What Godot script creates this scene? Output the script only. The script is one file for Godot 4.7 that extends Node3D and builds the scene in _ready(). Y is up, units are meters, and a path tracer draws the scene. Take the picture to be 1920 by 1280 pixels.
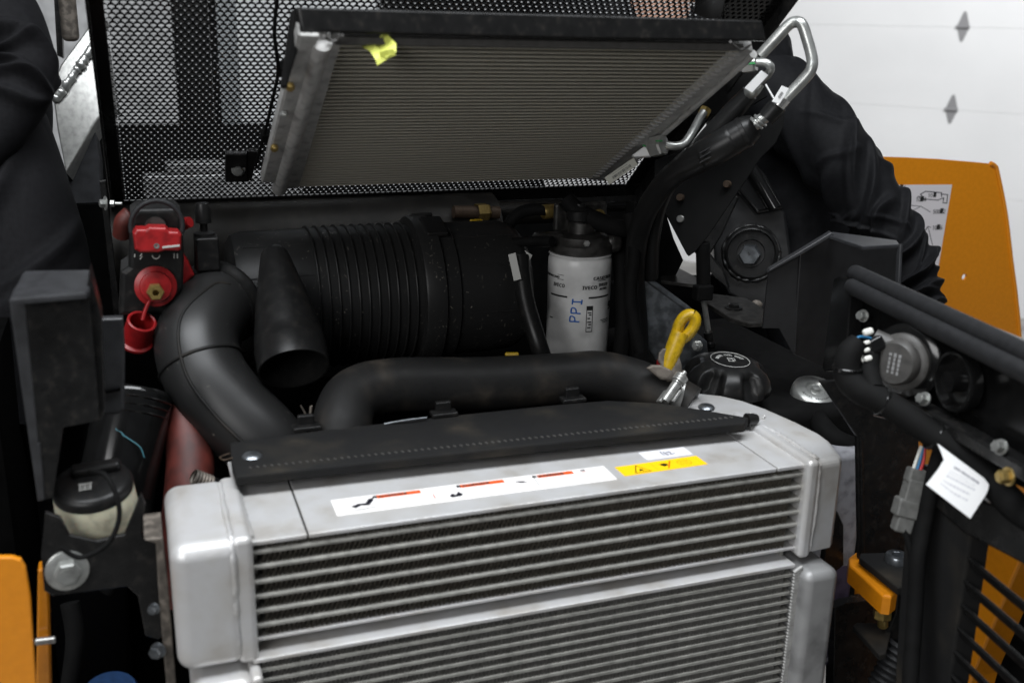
extends Node3D
# Open engine bay of an orange compact loader in a workshop. World axes follow the machine: x to its right, y up, z towards the viewer.

const CAM_AT := Vector3(-0.0824, 1.7061, 0.9752)
const FOCAL := 1950.0            # of a picture 1920 wide
var view := Basis.from_euler(Vector3(deg_to_rad(-17.0), deg_to_rad(-20.2), deg_to_rad(1.3)))
var M := {}                      # materials
var used := {}
var meshes := {}


class Shape:
	var v := PackedVector3Array()
	var n := PackedVector3Array()
	var uv := PackedVector2Array()
	var i := PackedInt32Array()

	func tri(a: int, b: int, c: int) -> void:
		var g := (v[c] - v[a]).cross(v[b] - v[a])
		if g.dot(n[a] + n[b] + n[c]) < 0.0:
			i.append_array([a, c, b])
		else:
			i.append_array([a, b, c])

	func put(p: Vector3, m: Vector3, t := Vector2.ZERO) -> int:
		v.append(p); n.append(m); uv.append(t)
		return v.size() - 1

	func face(a: Vector3, b: Vector3, c: Vector3, d: Vector3, out := Vector3.ZERO) -> void:   # flat quad; out: a rough outward direction
		var m := (c - a).cross(d - b).normalized()
		if out != Vector3.ZERO and m.dot(out) < 0.0:
			m = -m
		var k := put(a, m, Vector2(0, 1)); put(b, m, Vector2(1, 1)); put(c, m, Vector2(1, 0)); put(d, m, Vector2(0, 0))
		tri(k, k + 1, k + 2); tri(k, k + 2, k + 3)

	func plate(poly: PackedVector2Array, t: Transform3D, th: float, ch := 0.001, rounds := 1) -> void:   # front face at local z = 0, back at -th, front edge chamfered or rounded
		var p := poly
		if Geometry2D.is_polygon_clockwise(p):
			p = p.duplicate(); p.reverse()
		var c := p.size()
		var edge := []
		for k in c:
			var e: Vector2 = (p[(k + 1) % c] - p[k]).normalized()
			edge.append(Vector2(e.y, -e.x))
		var miter := []
		for k in c:
			var a: Vector2 = edge[(k + c - 1) % c]
			var b: Vector2 = edge[k]
			var s: Vector2 = (a + b)
			if s.length() < 0.2: s = b
			s = s.normalized()
			miter.append(s / maxf(0.45, s.dot(b)))
		while ch > 0.0001:   # a chamfer too wide for a narrow outline is made smaller
			var trial := PackedVector2Array()
			for k in c: trial.append(p[k] - miter[k] * ch)
			if Geometry2D.triangulate_polygon(trial).size(): break
			ch *= 0.6
		var loops := []   # [inset, z]
		loops.append([0.0, -th])
		for r in rounds + 1:
			var ang := PI / 2 * r / rounds
			loops.append([ch * (1.0 - cos(ang)), -ch + ch * sin(ang)])
		for l in loops.size() - 1:
			for k in c:
				var k2 := (k + 1) % c
				var q := []
				for w in [[k, l], [k2, l], [k2, l + 1], [k, l + 1]]:
					var pp: Vector2 = p[w[0]] - miter[w[0]] * loops[w[1]][0]
					q.append(t * Vector3(pp.x, pp.y, loops[w[1]][1]))
				var tilt := 0.0 if l == 0 else PI / 2 * (l - 0.5) / rounds
				var m2: Vector2 = edge[k] * cos(tilt)
				var m: Vector3 = (t.basis * Vector3(m2.x, m2.y, sin(tilt))).normalized()
				var b0 := put(q[0], m); put(q[1], m); put(q[2], m); put(q[3], m)
				tri(b0, b0 + 1, b0 + 2); tri(b0, b0 + 2, b0 + 3)
		var front := PackedVector2Array()
		for k in c:
			front.append(p[k] - miter[k] * ch)
		var box := Rect2(front[0], Vector2.ZERO)
		for q in front: box = box.expand(q)
		for side in 2:
			var ring := front if side == 0 else p
			var ids := Geometry2D.triangulate_polygon(ring)
			var z := 0.0 if side == 0 else -th
			var m := t.basis.z.normalized() * (1.0 if side == 0 else -1.0)
			var b0 := v.size()
			for q in ring:
				put(t * Vector3(q.x, q.y, z), m, Vector2((q.x - box.position.x) / maxf(box.size.x, 1e-6), 1.0 - (q.y - box.position.y) / maxf(box.size.y, 1e-6)))
			for k in range(0, ids.size(), 3):
				tri(b0 + ids[k], b0 + ids[k + 1], b0 + ids[k + 2])

	func rbox(t: Transform3D, size: Vector3, r: float, seg := 3) -> void:   # rounded box round the origin of t
		var h := size / 2
		r = minf(r, minf(h.x, minf(h.y, h.z)) * 0.999)
		var inner := h - Vector3.ONE * r
		var st := []
		for k in seg + 1: st.append(-PI / 4 + PI / 4 * k / seg)
		for ax in 3:
			for s in [-1.0, 1.0]:
				var us := []
				for k in seg + 1: us.append([-1.0, tan(-PI / 4 + PI / 4 * k / seg)])
				for k in seg + 1: us.append([1.0, tan(PI / 4 * k / seg)])
				var w := us.size()
				var b0 := v.size()
				for a in us:
					for b in us:
						var d := Vector3.ZERO
						d[ax] = s; d[(ax + 1) % 3] = a[1]; d[(ax + 2) % 3] = b[1]
						d = d.normalized()
						var base := Vector3.ZERO
						base[ax] = s * inner[ax]; base[(ax + 1) % 3] = a[0] * inner[(ax + 1) % 3]; base[(ax + 2) % 3] = b[0] * inner[(ax + 2) % 3]
						put(t * (base + d * r), (t.basis * d).normalized(), Vector2(a[0] * 0.5 + 0.5, b[0] * 0.5 + 0.5))
				for a in w - 1:
					for b in w - 1:
						var o := b0 + a * w + b
						tri(o, o + 1, o + w + 1); tri(o, o + w + 1, o + w)

	func box(t: Transform3D, size: Vector3, ch := 0.0008) -> void:   # a chamfered box
		rbox(t, size, ch, 1)

	func tube(pts: Array, rads: Array, seg := 16, caps := true, turn := 0.0, squash := 1.0) -> void:
		var c := pts.size()
		var up := Vector3.UP if absf((pts[1] - pts[0]).normalized().y) < 0.9 else Vector3.RIGHT
		var b0 := v.size()
		var length := 0.0
		var last := Vector3.ZERO
		var rings := []
		for k in c:
			var d: Vector3 = (pts[mini(k + 1, c - 1)] - pts[maxi(k - 1, 0)]).normalized()
			var x := up.cross(d).normalized()
			var y := d.cross(x).normalized()
			up = y
			if k: length += pts[k].distance_to(last)
			last = pts[k]
			rings.append([d, x, y, length])
		for k in c:
			var slope := 0.0
			var k0 := maxi(k - 1, 0)
			var k1 := mini(k + 1, c - 1)
			if rings[k1][3] > rings[k0][3] + 1e-6:
				slope = (rings_r(rads, k1) - rings_r(rads, k0)) / (rings[k1][3] - rings[k0][3])
			for s in seg + 1:
				var a := TAU * s / seg + turn
				var o: Vector3 = rings[k][1] * cos(a) + rings[k][2] * sin(a) * squash
				put(pts[k] + o * rings_r(rads, k), (o - rings[k][0] * slope).normalized(), Vector2(float(s) / seg, rings[k][3]))
		for k in c - 1:
			for s in seg:
				var o := b0 + k * (seg + 1) + s
				tri(o, o + 1, o + seg + 2); tri(o, o + seg + 2, o + seg + 1)
		if caps:
			for e in [0, c - 1]:
				var m: Vector3 = rings[e][0] * (-1.0 if e == 0 else 1.0)
				var mid := put(pts[e], m)
				for s in seg + 1:
					put(v[b0 + e * (seg + 1) + s], m)
				for s in seg:
					tri(mid, mid + 1 + s, mid + 2 + s)

	func rings_r(rads: Array, k: int) -> float:
		return rads[mini(k, rads.size() - 1)]

	func lathe(t: Transform3D, prof: Array, seg := 32, wave := 0.0, waves := 0) -> void:   # prof: Vector2(radius, height along local y); corners sharper than 40 degrees stay sharp
		var c := prof.size()
		var seg_n := []
		for k in c - 1:
			var d: Vector2 = (prof[k + 1] - prof[k]).normalized()
			seg_n.append(Vector2(d.y, -d.x))
		for k in c - 1:
			var na: Vector2 = seg_n[k]
			var nb: Vector2 = seg_n[k]
			if k > 0 and seg_n[k - 1].dot(seg_n[k]) > 0.75: na = (seg_n[k - 1] + seg_n[k]).normalized()
			if k < c - 2 and seg_n[k + 1].dot(seg_n[k]) > 0.75: nb = (seg_n[k + 1] + seg_n[k]).normalized()
			var b0 := v.size()
			for s in seg + 1:
				var a := TAU * s / seg
				var dir := Vector3(cos(a), 0, sin(a))
				var f := 1.0 + wave * (0.5 + 0.5 * cos(a * waves)) if waves else 1.0
				put(t * (dir * prof[k].x * f + Vector3(0, prof[k].y, 0)), (t.basis * (dir * na.x + Vector3(0, na.y, 0))).normalized(), Vector2(float(s) / seg, prof[k].y))
				put(t * (dir * prof[k + 1].x * f + Vector3(0, prof[k + 1].y, 0)), (t.basis * (dir * nb.x + Vector3(0, nb.y, 0))).normalized(), Vector2(float(s) / seg, prof[k + 1].y))
			for s in seg:
				var o := b0 + 2 * s
				tri(o, o + 1, o + 3); tri(o, o + 3, o + 2)

	func hexagon(t: Transform3D, across: float, h: float, hole := 0.0) -> void:   # hex head standing on the origin of t along its y
		var r := across / sqrt(3.0)
		var pts := []
		for k in 6: pts.append(Vector2(cos(TAU * k / 6), sin(TAU * k / 6)))
		var prof := [[r, 0.0], [r, h * 0.85], [r * 0.88, h], [maxf(hole, 0.0001), h]]
		if hole > 0.0: prof.append([hole, h * 0.2])
		for l in prof.size() - 1:
			for k in 6:
				var a: Vector2 = pts[k]
				var b: Vector2 = pts[(k + 1) % 6]
				face(t * Vector3(a.x * prof[l][0], prof[l][1], a.y * prof[l][0]), t * Vector3(b.x * prof[l][0], prof[l][1], b.y * prof[l][0]), t * Vector3(b.x * prof[l + 1][0], prof[l + 1][1], b.y * prof[l + 1][0]), t * Vector3(a.x * prof[l + 1][0], prof[l + 1][1], a.y * prof[l + 1][0]),
					t.basis * (Vector3((a + b).x, 0, (a + b).y) if l == 0 else Vector3(0, 1, 0) if l < 3 else -Vector3((a + b).x, 0, (a + b).y)))
		if hole > 0.0: lathe(t, [Vector2(hole, h * 0.2), Vector2(0.0001, h * 0.2)], 12)


# ---------------------------------------------------------------- points of the place
func ray(px: float, py: float) -> Vector3:
	return view * Vector3((px - 960.0) / FOCAL, -(py - 640.0) / FOCAL, -1.0)

func od(px: float, py: float, d: float) -> Vector3:      # at a distance along the lens axis
	return CAM_AT + ray(px, py) * d

func on(axis: int, value: float, px: float, py: float) -> Vector3:
	var r := ray(px, py)
	return CAM_AT + r * ((value - CAM_AT[axis]) / r[axis])

func oz(z: float, px: float, py: float) -> Vector3: return on(2, z, px, py)
func oy(y: float, px: float, py: float) -> Vector3: return on(1, y, px, py)
func ox(x: float, px: float, py: float) -> Vector3: return on(0, x, px, py)

func frame(o: Vector3, nrm: Vector3, along := Vector3.RIGHT) -> Transform3D:   # a plane through o: local z is its normal, local x near to along
	var z := nrm.normalized()
	var x := (along - z * along.dot(z)).normalized()
	return Transform3D(Basis(x, z.cross(x), z), o)

func fz(z: float) -> Transform3D: return Transform3D(Basis.IDENTITY, Vector3(0, 0, z))
func fy(y: float) -> Transform3D: return Transform3D(Basis(Vector3.RIGHT, Vector3.FORWARD, Vector3.UP), Vector3(0, y, 0))

func flat(t: Transform3D, pts: Array) -> PackedVector2Array:   # outline read off the photograph, laid on the plane of t
	var out := PackedVector2Array()
	for q in pts:
		var r := ray(q[0], q[1])
		var d := (t.origin - CAM_AT).dot(t.basis.z) / r.dot(t.basis.z)
		var l := t.affine_inverse() * (CAM_AT + r * d)
		out.append(Vector2(l.x, l.y))
	return out

func up_to(o: Vector3, d: Vector3, x := Vector3.RIGHT) -> Transform3D:   # local y points along d
	var y := d.normalized()
	if absf(y.dot(x.normalized())) > 0.95: x = Vector3.BACK if absf(y.z) < 0.9 else Vector3.UP
	var xx := (x - y * x.dot(y)).normalized()
	return Transform3D(Basis(xx, y, xx.cross(y)), o)

func smooth(pts: Array, per := 8) -> Array:   # Catmull-Rom
	var out := []
	for k in pts.size() - 1:
		var a: Vector3 = pts[maxi(k - 1, 0)]
		var b: Vector3 = pts[k]
		var c: Vector3 = pts[k + 1]
		var d: Vector3 = pts[mini(k + 2, pts.size() - 1)]
		for s in per:
			out.append(b.cubic_interpolate(c, a, d, float(s) / per))
	out.append(pts[-1])
	return out

func spread(vals: Array, per := 8) -> Array:
	var out := []
	for k in vals.size() - 1:
		for s in per:
			out.append(lerpf(vals[k], vals[k + 1], smoothstep(0.0, 1.0, float(s) / per)))
	out.append(vals[-1])
	return out

func pts_d(list: Array) -> Array:   # [px, py, distance]
	return list.map(func(q): return od(q[0], q[1], q[2]))


# ---------------------------------------------------------------- nodes
func numbered(called: String) -> String:
	var k: int = used.get(called, 0)
	used[called] = k + 1
	return called if k == 0 else "%s_%03d" % [called, k]

func tag(o: Node3D, label: String, category: String, group := "", kind := "") -> Node3D:
	o.set_meta("label", label)
	if category: o.set_meta("category", category)
	if group: o.set_meta("group", group)
	if kind: o.set_meta("kind", kind)
	return o

func thing(called: String, label: String, category: String, at: Vector3, group := "") -> Node3D:
	var o := Node3D.new()
	o.name = numbered(called)
	add_child(o, true)
	o.position = at
	return tag(o, label, category, group)

func origin_of(o: Node) -> Vector3:
	var s := Vector3.ZERO
	while o != self and o is Node3D:
		s += o.position
		o = o.get_parent()
	return s

func obj(called: String, s: Shape, m: Material, parent: Node = null, pivot := Vector3.INF) -> MeshInstance3D:
	if parent == null: parent = self
	var base := origin_of(parent)
	var o := MeshInstance3D.new()
	o.name = numbered(called) if parent == self else called
	if pivot != Vector3.INF: o.position = pivot - base
	var shift := base if pivot == Vector3.INF else pivot
	var vv := s.v.duplicate()
	for k in vv.size(): vv[k] -= shift
	var arr := []
	arr.resize(Mesh.ARRAY_MAX)
	arr[Mesh.ARRAY_VERTEX] = vv; arr[Mesh.ARRAY_NORMAL] = s.n; arr[Mesh.ARRAY_TEX_UV] = s.uv; arr[Mesh.ARRAY_INDEX] = s.i
	var am := ArrayMesh.new()
	am.add_surface_from_arrays(Mesh.PRIMITIVE_TRIANGLES, arr)
	am.surface_set_material(0, m)
	o.mesh = am
	parent.add_child(o, true)
	return o

func copy_part(o: MeshInstance3D, by: Vector3) -> MeshInstance3D:   # another alike piece of the same thing, sharing its mesh
	var c := o.duplicate()
	o.get_parent().add_child(c, true)
	c.position = o.position + by
	return c

func bolt(parent: Node, at: Vector3, dir: Vector3, across: float, h: float, m: Material, washer := 1.5, called := "bolt", stud := 0.0) -> void:
	var s := Shape.new()
	var t := up_to(at, dir)
	if washer > 0.0:
		var w := across * 0.58 * washer
		s.lathe(t, [Vector2(w * 0.5, 0), Vector2(w, 0), Vector2(w, h * 0.18), Vector2(w * 0.96, h * 0.22), Vector2(w * 0.3, h * 0.22)], 24)
	s.hexagon(t.translated_local(Vector3(0, h * 0.2, 0)), across, h)
	s.lathe(t.translated_local(Vector3(0, h * 1.2, 0)), [Vector2(across * 0.36, 0), Vector2(across * 0.36, h * 0.06), Vector2(0.0001, h * 0.06)], 18)
	if stud > 0.0:
		var p := []
		for k in 9:
			p.append(Vector2(across * (0.3 if k % 2 else 0.27), h * 1.2 + stud * k / 8.0))
		p.append(Vector2(0.0001, h * 1.2 + stud))
		s.lathe(t, p, 14)
	obj(called, s, m, parent)

func text(parent: Node, called: String, what: String, t: Transform3D, cap: float, m: Material, bend := 0.0, squeeze := 1.0, arc := 0.0, font := "Droid Sans", weight := 700) -> void:
	# flat lettering lying on the plane of t, centred; bend: radius of the cylinder (axis = local y) it is printed on; arc: radius of a circle it follows in the plane
	var tm := TextMesh.new()
	var f := SystemFont.new()
	f.font_names = PackedStringArray([font])
	f.font_weight = weight
	tm.font = f; tm.text = what; tm.font_size = 32; tm.pixel_size = 0.01; tm.depth = 0.01; tm.curve_step = 2.0
	var s := Shape.new()
	for k in tm.get_surface_count():
		var a := tm.surface_get_arrays(k)
		var vs: PackedVector3Array = a[Mesh.ARRAY_VERTEX]
		var ids = a[Mesh.ARRAY_INDEX]
		var b0 := s.v.size()
		var sc := cap / 0.23
		for p in vs:
			var x := p.x * sc * squeeze
			var y := p.y * sc
			var z := 0.0002 if p.z > 0.0 else -0.0003
			var q := Vector3(x, y, z)
			var nn := Vector3(0, 0, 1)
			if bend > 0.0:
				q = Vector3(sin(x / bend) * (bend + z), y, cos(x / bend) * (bend + z) - bend)
				nn = Vector3(sin(x / bend), 0, cos(x / bend))
			elif arc > 0.0:
				var an := PI / 2 - x / arc
				q = Vector3(cos(an) * (arc + y), sin(an) * (arc + y), z)
			s.put(t * q, t.basis * nn)
		if ids == null: ids = PackedInt32Array(range(vs.size()))
		for j in ids: s.i.append(b0 + j)
	if s.v.size(): obj(called, s, m, parent)


# ---------------------------------------------------------------- materials
func noise(sd: int, freq: float, octaves := 4, kind := FastNoiseLite.TYPE_SIMPLEX_SMOOTH) -> FastNoiseLite:
	var f := FastNoiseLite.new()
	f.seed = sd; f.frequency = freq; f.noise_type = kind; f.fractal_octaves = octaves
	return f

func ramp_tex(sd: int, freq: float, stops: Array, octaves := 4, size := 384, kind := FastNoiseLite.TYPE_SIMPLEX_SMOOTH) -> NoiseTexture2D:
	var g := Gradient.new()
	var offs := PackedFloat32Array()
	var cols := PackedColorArray()
	for s in stops:
		offs.append(s[0])
		cols.append(s[1].linear_to_srgb() if s[1] is Color else Color(s[1], s[1], s[1]))
	g.offsets = offs; g.colors = cols
	var t := NoiseTexture2D.new()
	t.width = size; t.height = size; t.seamless = true; t.noise = noise(sd, freq, octaves, kind); t.color_ramp = g
	return t

func mat(called: String, c: Color, rough: float, metal := 0.0, tex: Texture2D = null, scale := 4.0, rough_tex: Texture2D = null) -> StandardMaterial3D:
	var m := StandardMaterial3D.new()
	m.resource_name = called
	m.albedo_color = c.linear_to_srgb()
	m.roughness = rough; m.metallic = metal
	if tex: m.albedo_texture = tex
	if rough_tex: m.roughness_texture = rough_tex
	if tex or rough_tex:
		m.uv1_triplanar = true; m.uv1_world_triplanar = true; m.uv1_scale = Vector3.ONE * scale
	if called in ["matt_black", "soot", "dusty_rubber", "foam", "cloth", "grey_cloth", "tape", "rubber_seal", "skin", "black_plastic", "black_paint", "flecked_plastic"]:
		m.metallic_specular = {"soot": 0.1, "matt_black": 0.22, "cloth": 0.22, "grey_cloth": 0.2, "foam": 0.2, "dusty_rubber": 0.27}.get(called, 0.36)
	M[called] = m
	return m

func scratched(sd: int, size: int, count: int) -> ImageTexture:   # dust flecks and short scratches, thick in some places and sparse in others
	var im := Image.create(size, size, false, Image.FORMAT_RGB8)
	im.fill(g(0.016).linear_to_srgb())
	var rng := RandomNumberGenerator.new()
	rng.seed = sd
	var where := noise(sd, 0.006, 3)
	for k in count:
		var p := Vector2(rng.randf() * size, rng.randf() * size)
		if where.get_noise_2dv(p) < rng.randf_range(-0.35, 0.45): continue
		var d := Vector2.from_angle(rng.randf() * TAU)
		var c := Color(0.34, 0.31, 0.26) * pow(rng.randf(), 1.7) + g(0.015)
		c.a = 1.0
		var l := rng.randi_range(1, 9) if rng.randf() < 0.45 else rng.randi_range(1, 3)
		for s in l:
			p += d
			d = d.rotated(rng.randf_range(-0.25, 0.25))
			im.set_pixel(posmod(int(p.x), size), posmod(int(p.y), size), c.linear_to_srgb())
			if l < 4: im.set_pixel(posmod(int(p.x) + 1, size), posmod(int(p.y), size), c.linear_to_srgb())
	return ImageTexture.create_from_image(im)

func g(x: float) -> Color: return Color(x, x, x)

func materials() -> void:
	var mottle := ramp_tex(3, 0.02, [[0.0, 0.72], [0.5, 0.9], [1.0, 1.0]])
	var wear := ramp_tex(9, 0.012, [[0.0, 0.55], [0.45, 0.8], [0.62, 1.0], [1.0, 1.0]], 5)
	var patch := ramp_tex(21, 0.015, [[0.0, 0.7], [0.5, 0.95], [1.0, 1.0]], 5)
	# grey dust flecks and short scratches on black plastic
	var flecks := scratched(17, 1024, 5200)
	var specks := scratched(29, 768, 900)
	var dusty := ramp_tex(12, 0.014, [[0.0, Color(0.012, 0.012, 0.012)], [0.6, Color(0.0145, 0.0142, 0.014)], [0.8, Color(0.02, 0.0185, 0.017)], [1.0, Color(0.034, 0.03, 0.025)]], 5, 512)
	var settled := ramp_tex(19, 0.006, [[0.0, Color(0.0125, 0.0125, 0.013)], [0.55, Color(0.015, 0.015, 0.015)], [0.8, Color(0.025, 0.023, 0.02)], [1.0, Color(0.045, 0.038, 0.03)]], 6, 512)
	var grain := ramp_tex(61, 0.2, [[0.0, 0.0], [1.0, 1.0]], 2, 256)
	var plain_dark := ramp_tex(14, 0.02, [[0.0, g(0.008)], [0.6, g(0.011)], [0.8, Color(0.018, 0.017, 0.016)], [1.0, Color(0.03, 0.027, 0.024)]], 5, 512)
	var alum := ramp_tex(31, 0.01, [[0.0, Color(0.45, 0.425, 0.395)], [0.3, Color(0.55, 0.54, 0.525)], [0.7, Color(0.6, 0.6, 0.605)], [1.0, Color(0.58, 0.575, 0.56)]], 5, 512)
	var orange_t := ramp_tex(8, 0.03, [[0.0, Color(0.66, 0.225, 0.006)], [1.0, Color(0.74, 0.26, 0.008)]], 4)
	mat("flecked_plastic", g(1.0), 0.42, 0.0, flecks, 1.3)
	mat("speckled_rubber", g(1.0), 0.42, 0.0, specks, 1.6)
	mat("dusty_rubber", g(1.0), 0.58, 0.0, ramp_tex(83, 0.008, [[0.0, Color(0.012, 0.012, 0.0122)], [0.5, Color(0.015, 0.0148, 0.0145)], [0.72, Color(0.028, 0.025, 0.022)], [1.0, Color(0.06, 0.05, 0.04)]], 7, 512), 3.0, mottle)
	mat("black_plastic", g(1.0), 0.4, 0.0, plain_dark, 6.0, mottle)
	mat("matt_black", g(0.008), 0.75, 0.0, mottle, 5.0)
	mat("soot", g(0.003), 0.85, 0.0, mottle, 3.0)
	mat("black_paint", g(1.0), 0.36, 0.0, plain_dark, 5.0, wear)
	mat("gloss_black", g(0.008), 0.16, 0.0, mottle, 5.0)
	mat("grey_paint", Color(0.035, 0.036, 0.039), 0.42, 0.0, mottle, 5.0)
	mat("panel_paint", Color(0.013, 0.013, 0.014), 0.5, 0.0, mottle, 5.0)
	mat("arm_paint", Color(0.01, 0.01, 0.0105), 0.4, 0.0, mottle, 5.0, wear)
	mat("tape", g(0.014), 0.35, 0.0, mottle, 30.0)
	mat("rubber_seal", Color(0.02, 0.0205, 0.022), 0.55, 0.0, mottle, 9.0)
	mat("foam", g(1.0), 0.8, 0.0, settled, 2.2)
	mat("aluminium", g(1.0), 0.42, 0.36, alum, 2.5, patch)
	mat("cast_aluminium", g(0.36), 0.5, 0.35, patch, 2.5)
	mat("dusty_bar", Color(0.37, 0.365, 0.335), 0.5, 0.2, mottle, 6.0)
	mat("core_fin", Color(0.30, 0.295, 0.28), 0.5, 0.3, mottle, 9.0)
	mat("fin", Color(0.15, 0.135, 0.11), 0.6, 0.2, mottle, 9.0)
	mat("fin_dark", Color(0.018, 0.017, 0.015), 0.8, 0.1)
	mat("old_fin", Color(0.038, 0.034, 0.027), 0.6, 0.2)
	mat("old_tube", Color(0.42, 0.395, 0.33), 0.5, 0.4)
	mat("dull_aluminium", Color(0.46, 0.455, 0.44), 0.5, 0.3, patch, 9.0)
	mat("zinc", Color(0.5, 0.51, 0.49), 0.3, 0.7, mottle, 6.0)
	mat("steel", Color(0.5, 0.5, 0.48), 0.32, 0.6, mottle, 9.0)
	mat("bright_steel", Color(0.75, 0.75, 0.74), 0.22, 0.95)
	mat("blue_zinc", Color(0.27, 0.29, 0.31), 0.3, 0.85, wear, 8.0)
	mat("brass", Color(0.42, 0.3, 0.1), 0.32, 0.7, mottle, 20.0)
	mat("rust", Color(0.09, 0.06, 0.04), 0.6, 0.4, mottle, 20.0)
	mat("exhaust", Color(0.022, 0.02, 0.017), 0.5, 0.4, wear, 4.0)
	mat("orange", g(1.0), 0.36, 0.0, orange_t, 6.0)
	M.orange.clearcoat_enabled = true; M.orange.clearcoat = 0.35; M.orange.clearcoat_roughness = 0.15
	M.orange.heightmap_enabled = true; M.orange.heightmap_texture = grain; M.orange.heightmap_scale = 0.004
	mat("red_plastic", Color(0.34, 0.012, 0.014), 0.36, 0.0, mottle, 8.0)
	mat("red_hose", Color(0.11, 0.018, 0.012), 0.55, 0.0, wear, 6.0)
	mat("yellow", Color(0.66, 0.42, 0.01), 0.35, 0.0, mottle, 12.0)
	mat("yellow_print", Color(0.86, 0.6, 0.01), 0.5)
	mat("ribbon", Color(0.6, 0.64, 0.12), 0.6)
	M.ribbon.backlight_enabled = true; M.ribbon.backlight = Color(0.3, 0.32, 0.1)
	mat("white_paint", Color(0.74, 0.74, 0.73), 0.45, 0.0, patch, 5.0)
	mat("filter_white", Color(0.78, 0.78, 0.77), 0.34, 0.0, mottle, 2.0)
	mat("label_white", Color(0.8, 0.8, 0.79), 0.5)
	mat("label_shine", Color(0.84, 0.84, 0.84), 0.3)
	mat("paper_grey", Color(0.42, 0.42, 0.4), 0.6)
	mat("ink", g(0.012), 0.6)
	mat("blue_ink", Color(0.015, 0.11, 0.42), 0.5)
	mat("teal_ink", Color(0.04, 0.16, 0.2), 0.5)
	mat("warning_orange", Color(0.78, 0.16, 0.02), 0.5)
	mat("red_ink", Color(0.6, 0.03, 0.02), 0.5)
	mat("green_ink", Color(0.02, 0.2, 0.05), 0.5)
	mat("grey_ink", g(0.25), 0.6)
	mat("cream_plastic", Color(0.56, 0.53, 0.4), 0.4, 0.0, patch, 8.0)
	M.cream_plastic.subsurf_scatter_enabled = true; M.cream_plastic.subsurf_scatter_strength = 0.25
	mat("bottle_plastic", Color(0.4, 0.4, 0.43), 0.45, 0.0, patch, 6.0)
	mat("violet_liquid", Color(0.09, 0.075, 0.13), 0.45, 0.0, patch, 6.0)
	mat("grey_plastic", Color(0.15, 0.15, 0.142), 0.5, 0.0, mottle, 10.0)
	mat("alarm_grey", Color(0.075, 0.072, 0.068), 0.5, 0.0, mottle, 10.0)
	mat("dirty_steel", Color(0.19, 0.165, 0.14), 0.6, 0.4, wear, 10.0)
	mat("dark_cast", Color(0.05, 0.048, 0.045), 0.42, 0.4, wear, 12.0)
	mat("blue_wire", Color(0.03, 0.17, 0.35), 0.4)
	mat("white_wire", Color(0.7, 0.7, 0.65), 0.45)
	mat("red_wire", Color(0.5, 0.03, 0.03), 0.4)
	mat("blue_cap", Color(0.02, 0.07, 0.2), 0.5, 0.0, mottle, 8.0)
	mat("door_white", Color(0.83, 0.84, 0.85), 0.5, 0.0, ramp_tex(44, 0.01, [[0.0, 0.96], [1.0, 1.0]], 4, 256), 0.6)
	mat("wall_paint", Color(0.74, 0.76, 0.78), 0.8, 0.0, mottle, 0.5)
	mat("hinge_grey", Color(0.3, 0.3, 0.31), 0.5, 0.3)
	mat("concrete", Color(0.42, 0.41, 0.39), 0.7, 0.0, mottle, 0.4)
	mat("cloth", Color(0.0095, 0.0097, 0.011), 0.68, 0.0, mottle, 14.0)
	M.cloth.rim_enabled = true; M.cloth.rim = 0.08; M.cloth.rim_tint = 0.6
	mat("grey_cloth", Color(0.009, 0.009, 0.0102), 0.75, 0.0, mottle, 14.0)
	M.grey_cloth.rim_enabled = true; M.grey_cloth.rim = 0.1; M.grey_cloth.rim_tint = 0.6
	mat("skin", Color(0.5, 0.3, 0.22), 0.5, 0.0, mottle, 20.0)
	mat("hair", Color(0.03, 0.02, 0.013), 0.6)
	var gl := mat("glass", Color(0.85, 0.9, 0.92, 0.15), 0.03)
	gl.albedo_color.a = 0.15
	gl.transparency = BaseMaterial3D.TRANSPARENCY_ALPHA
	for k in ["dusty_rubber", "foam", "cloth", "grey_cloth"]:   # fine relief
		M[k].heightmap_enabled = true
		M[k].heightmap_texture = ramp_tex(60, 0.12, [[0.0, 0.0], [1.0, 1.0]], 3, 256)
		M[k].heightmap_scale = 0.03
	M.aluminium.heightmap_enabled = true; M.aluminium.heightmap_texture = grain; M.aluminium.heightmap_scale = 0.012


# ---------------------------------------------------------------- coolers
func fin_row(x0: float, x1: float, h: float, depth: float, pitch: float, sd: int) -> Shape:   # folded fin strip: from y = 0 to h, front at z = 0
	var s := Shape.new()
	var rng := RandomNumberGenerator.new()
	rng.seed = sd
	var x := x0
	var up := false
	while x < x1:
		var nx := x + pitch * rng.randf_range(0.42, 0.58)
		var lean := rng.randf_range(-0.0003, 0.0003)
		var ya := h if up else 0.0
		var yb := 0.0 if up else h
		var zf := rng.randf_range(-0.0006, 0.0)
		s.face(Vector3(x, ya, zf), Vector3(nx, yb, zf), Vector3(nx + lean, yb, -depth), Vector3(x + lean, ya, -depth))
		# the folded edge has a little width
		s.face(Vector3(x - 0.00022, ya, zf + 0.0001), Vector3(x + 0.00022, ya, zf + 0.0001), Vector3(nx + 0.00022, yb, zf + 0.0001), Vector3(nx - 0.00022, yb, zf + 0.0001), Vector3.BACK)
		x = nx
		up = not up
	return s

func lift(s: Shape, by: Vector3) -> Shape:
	for k in s.v.size(): s.v[k] += by
	return s

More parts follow.
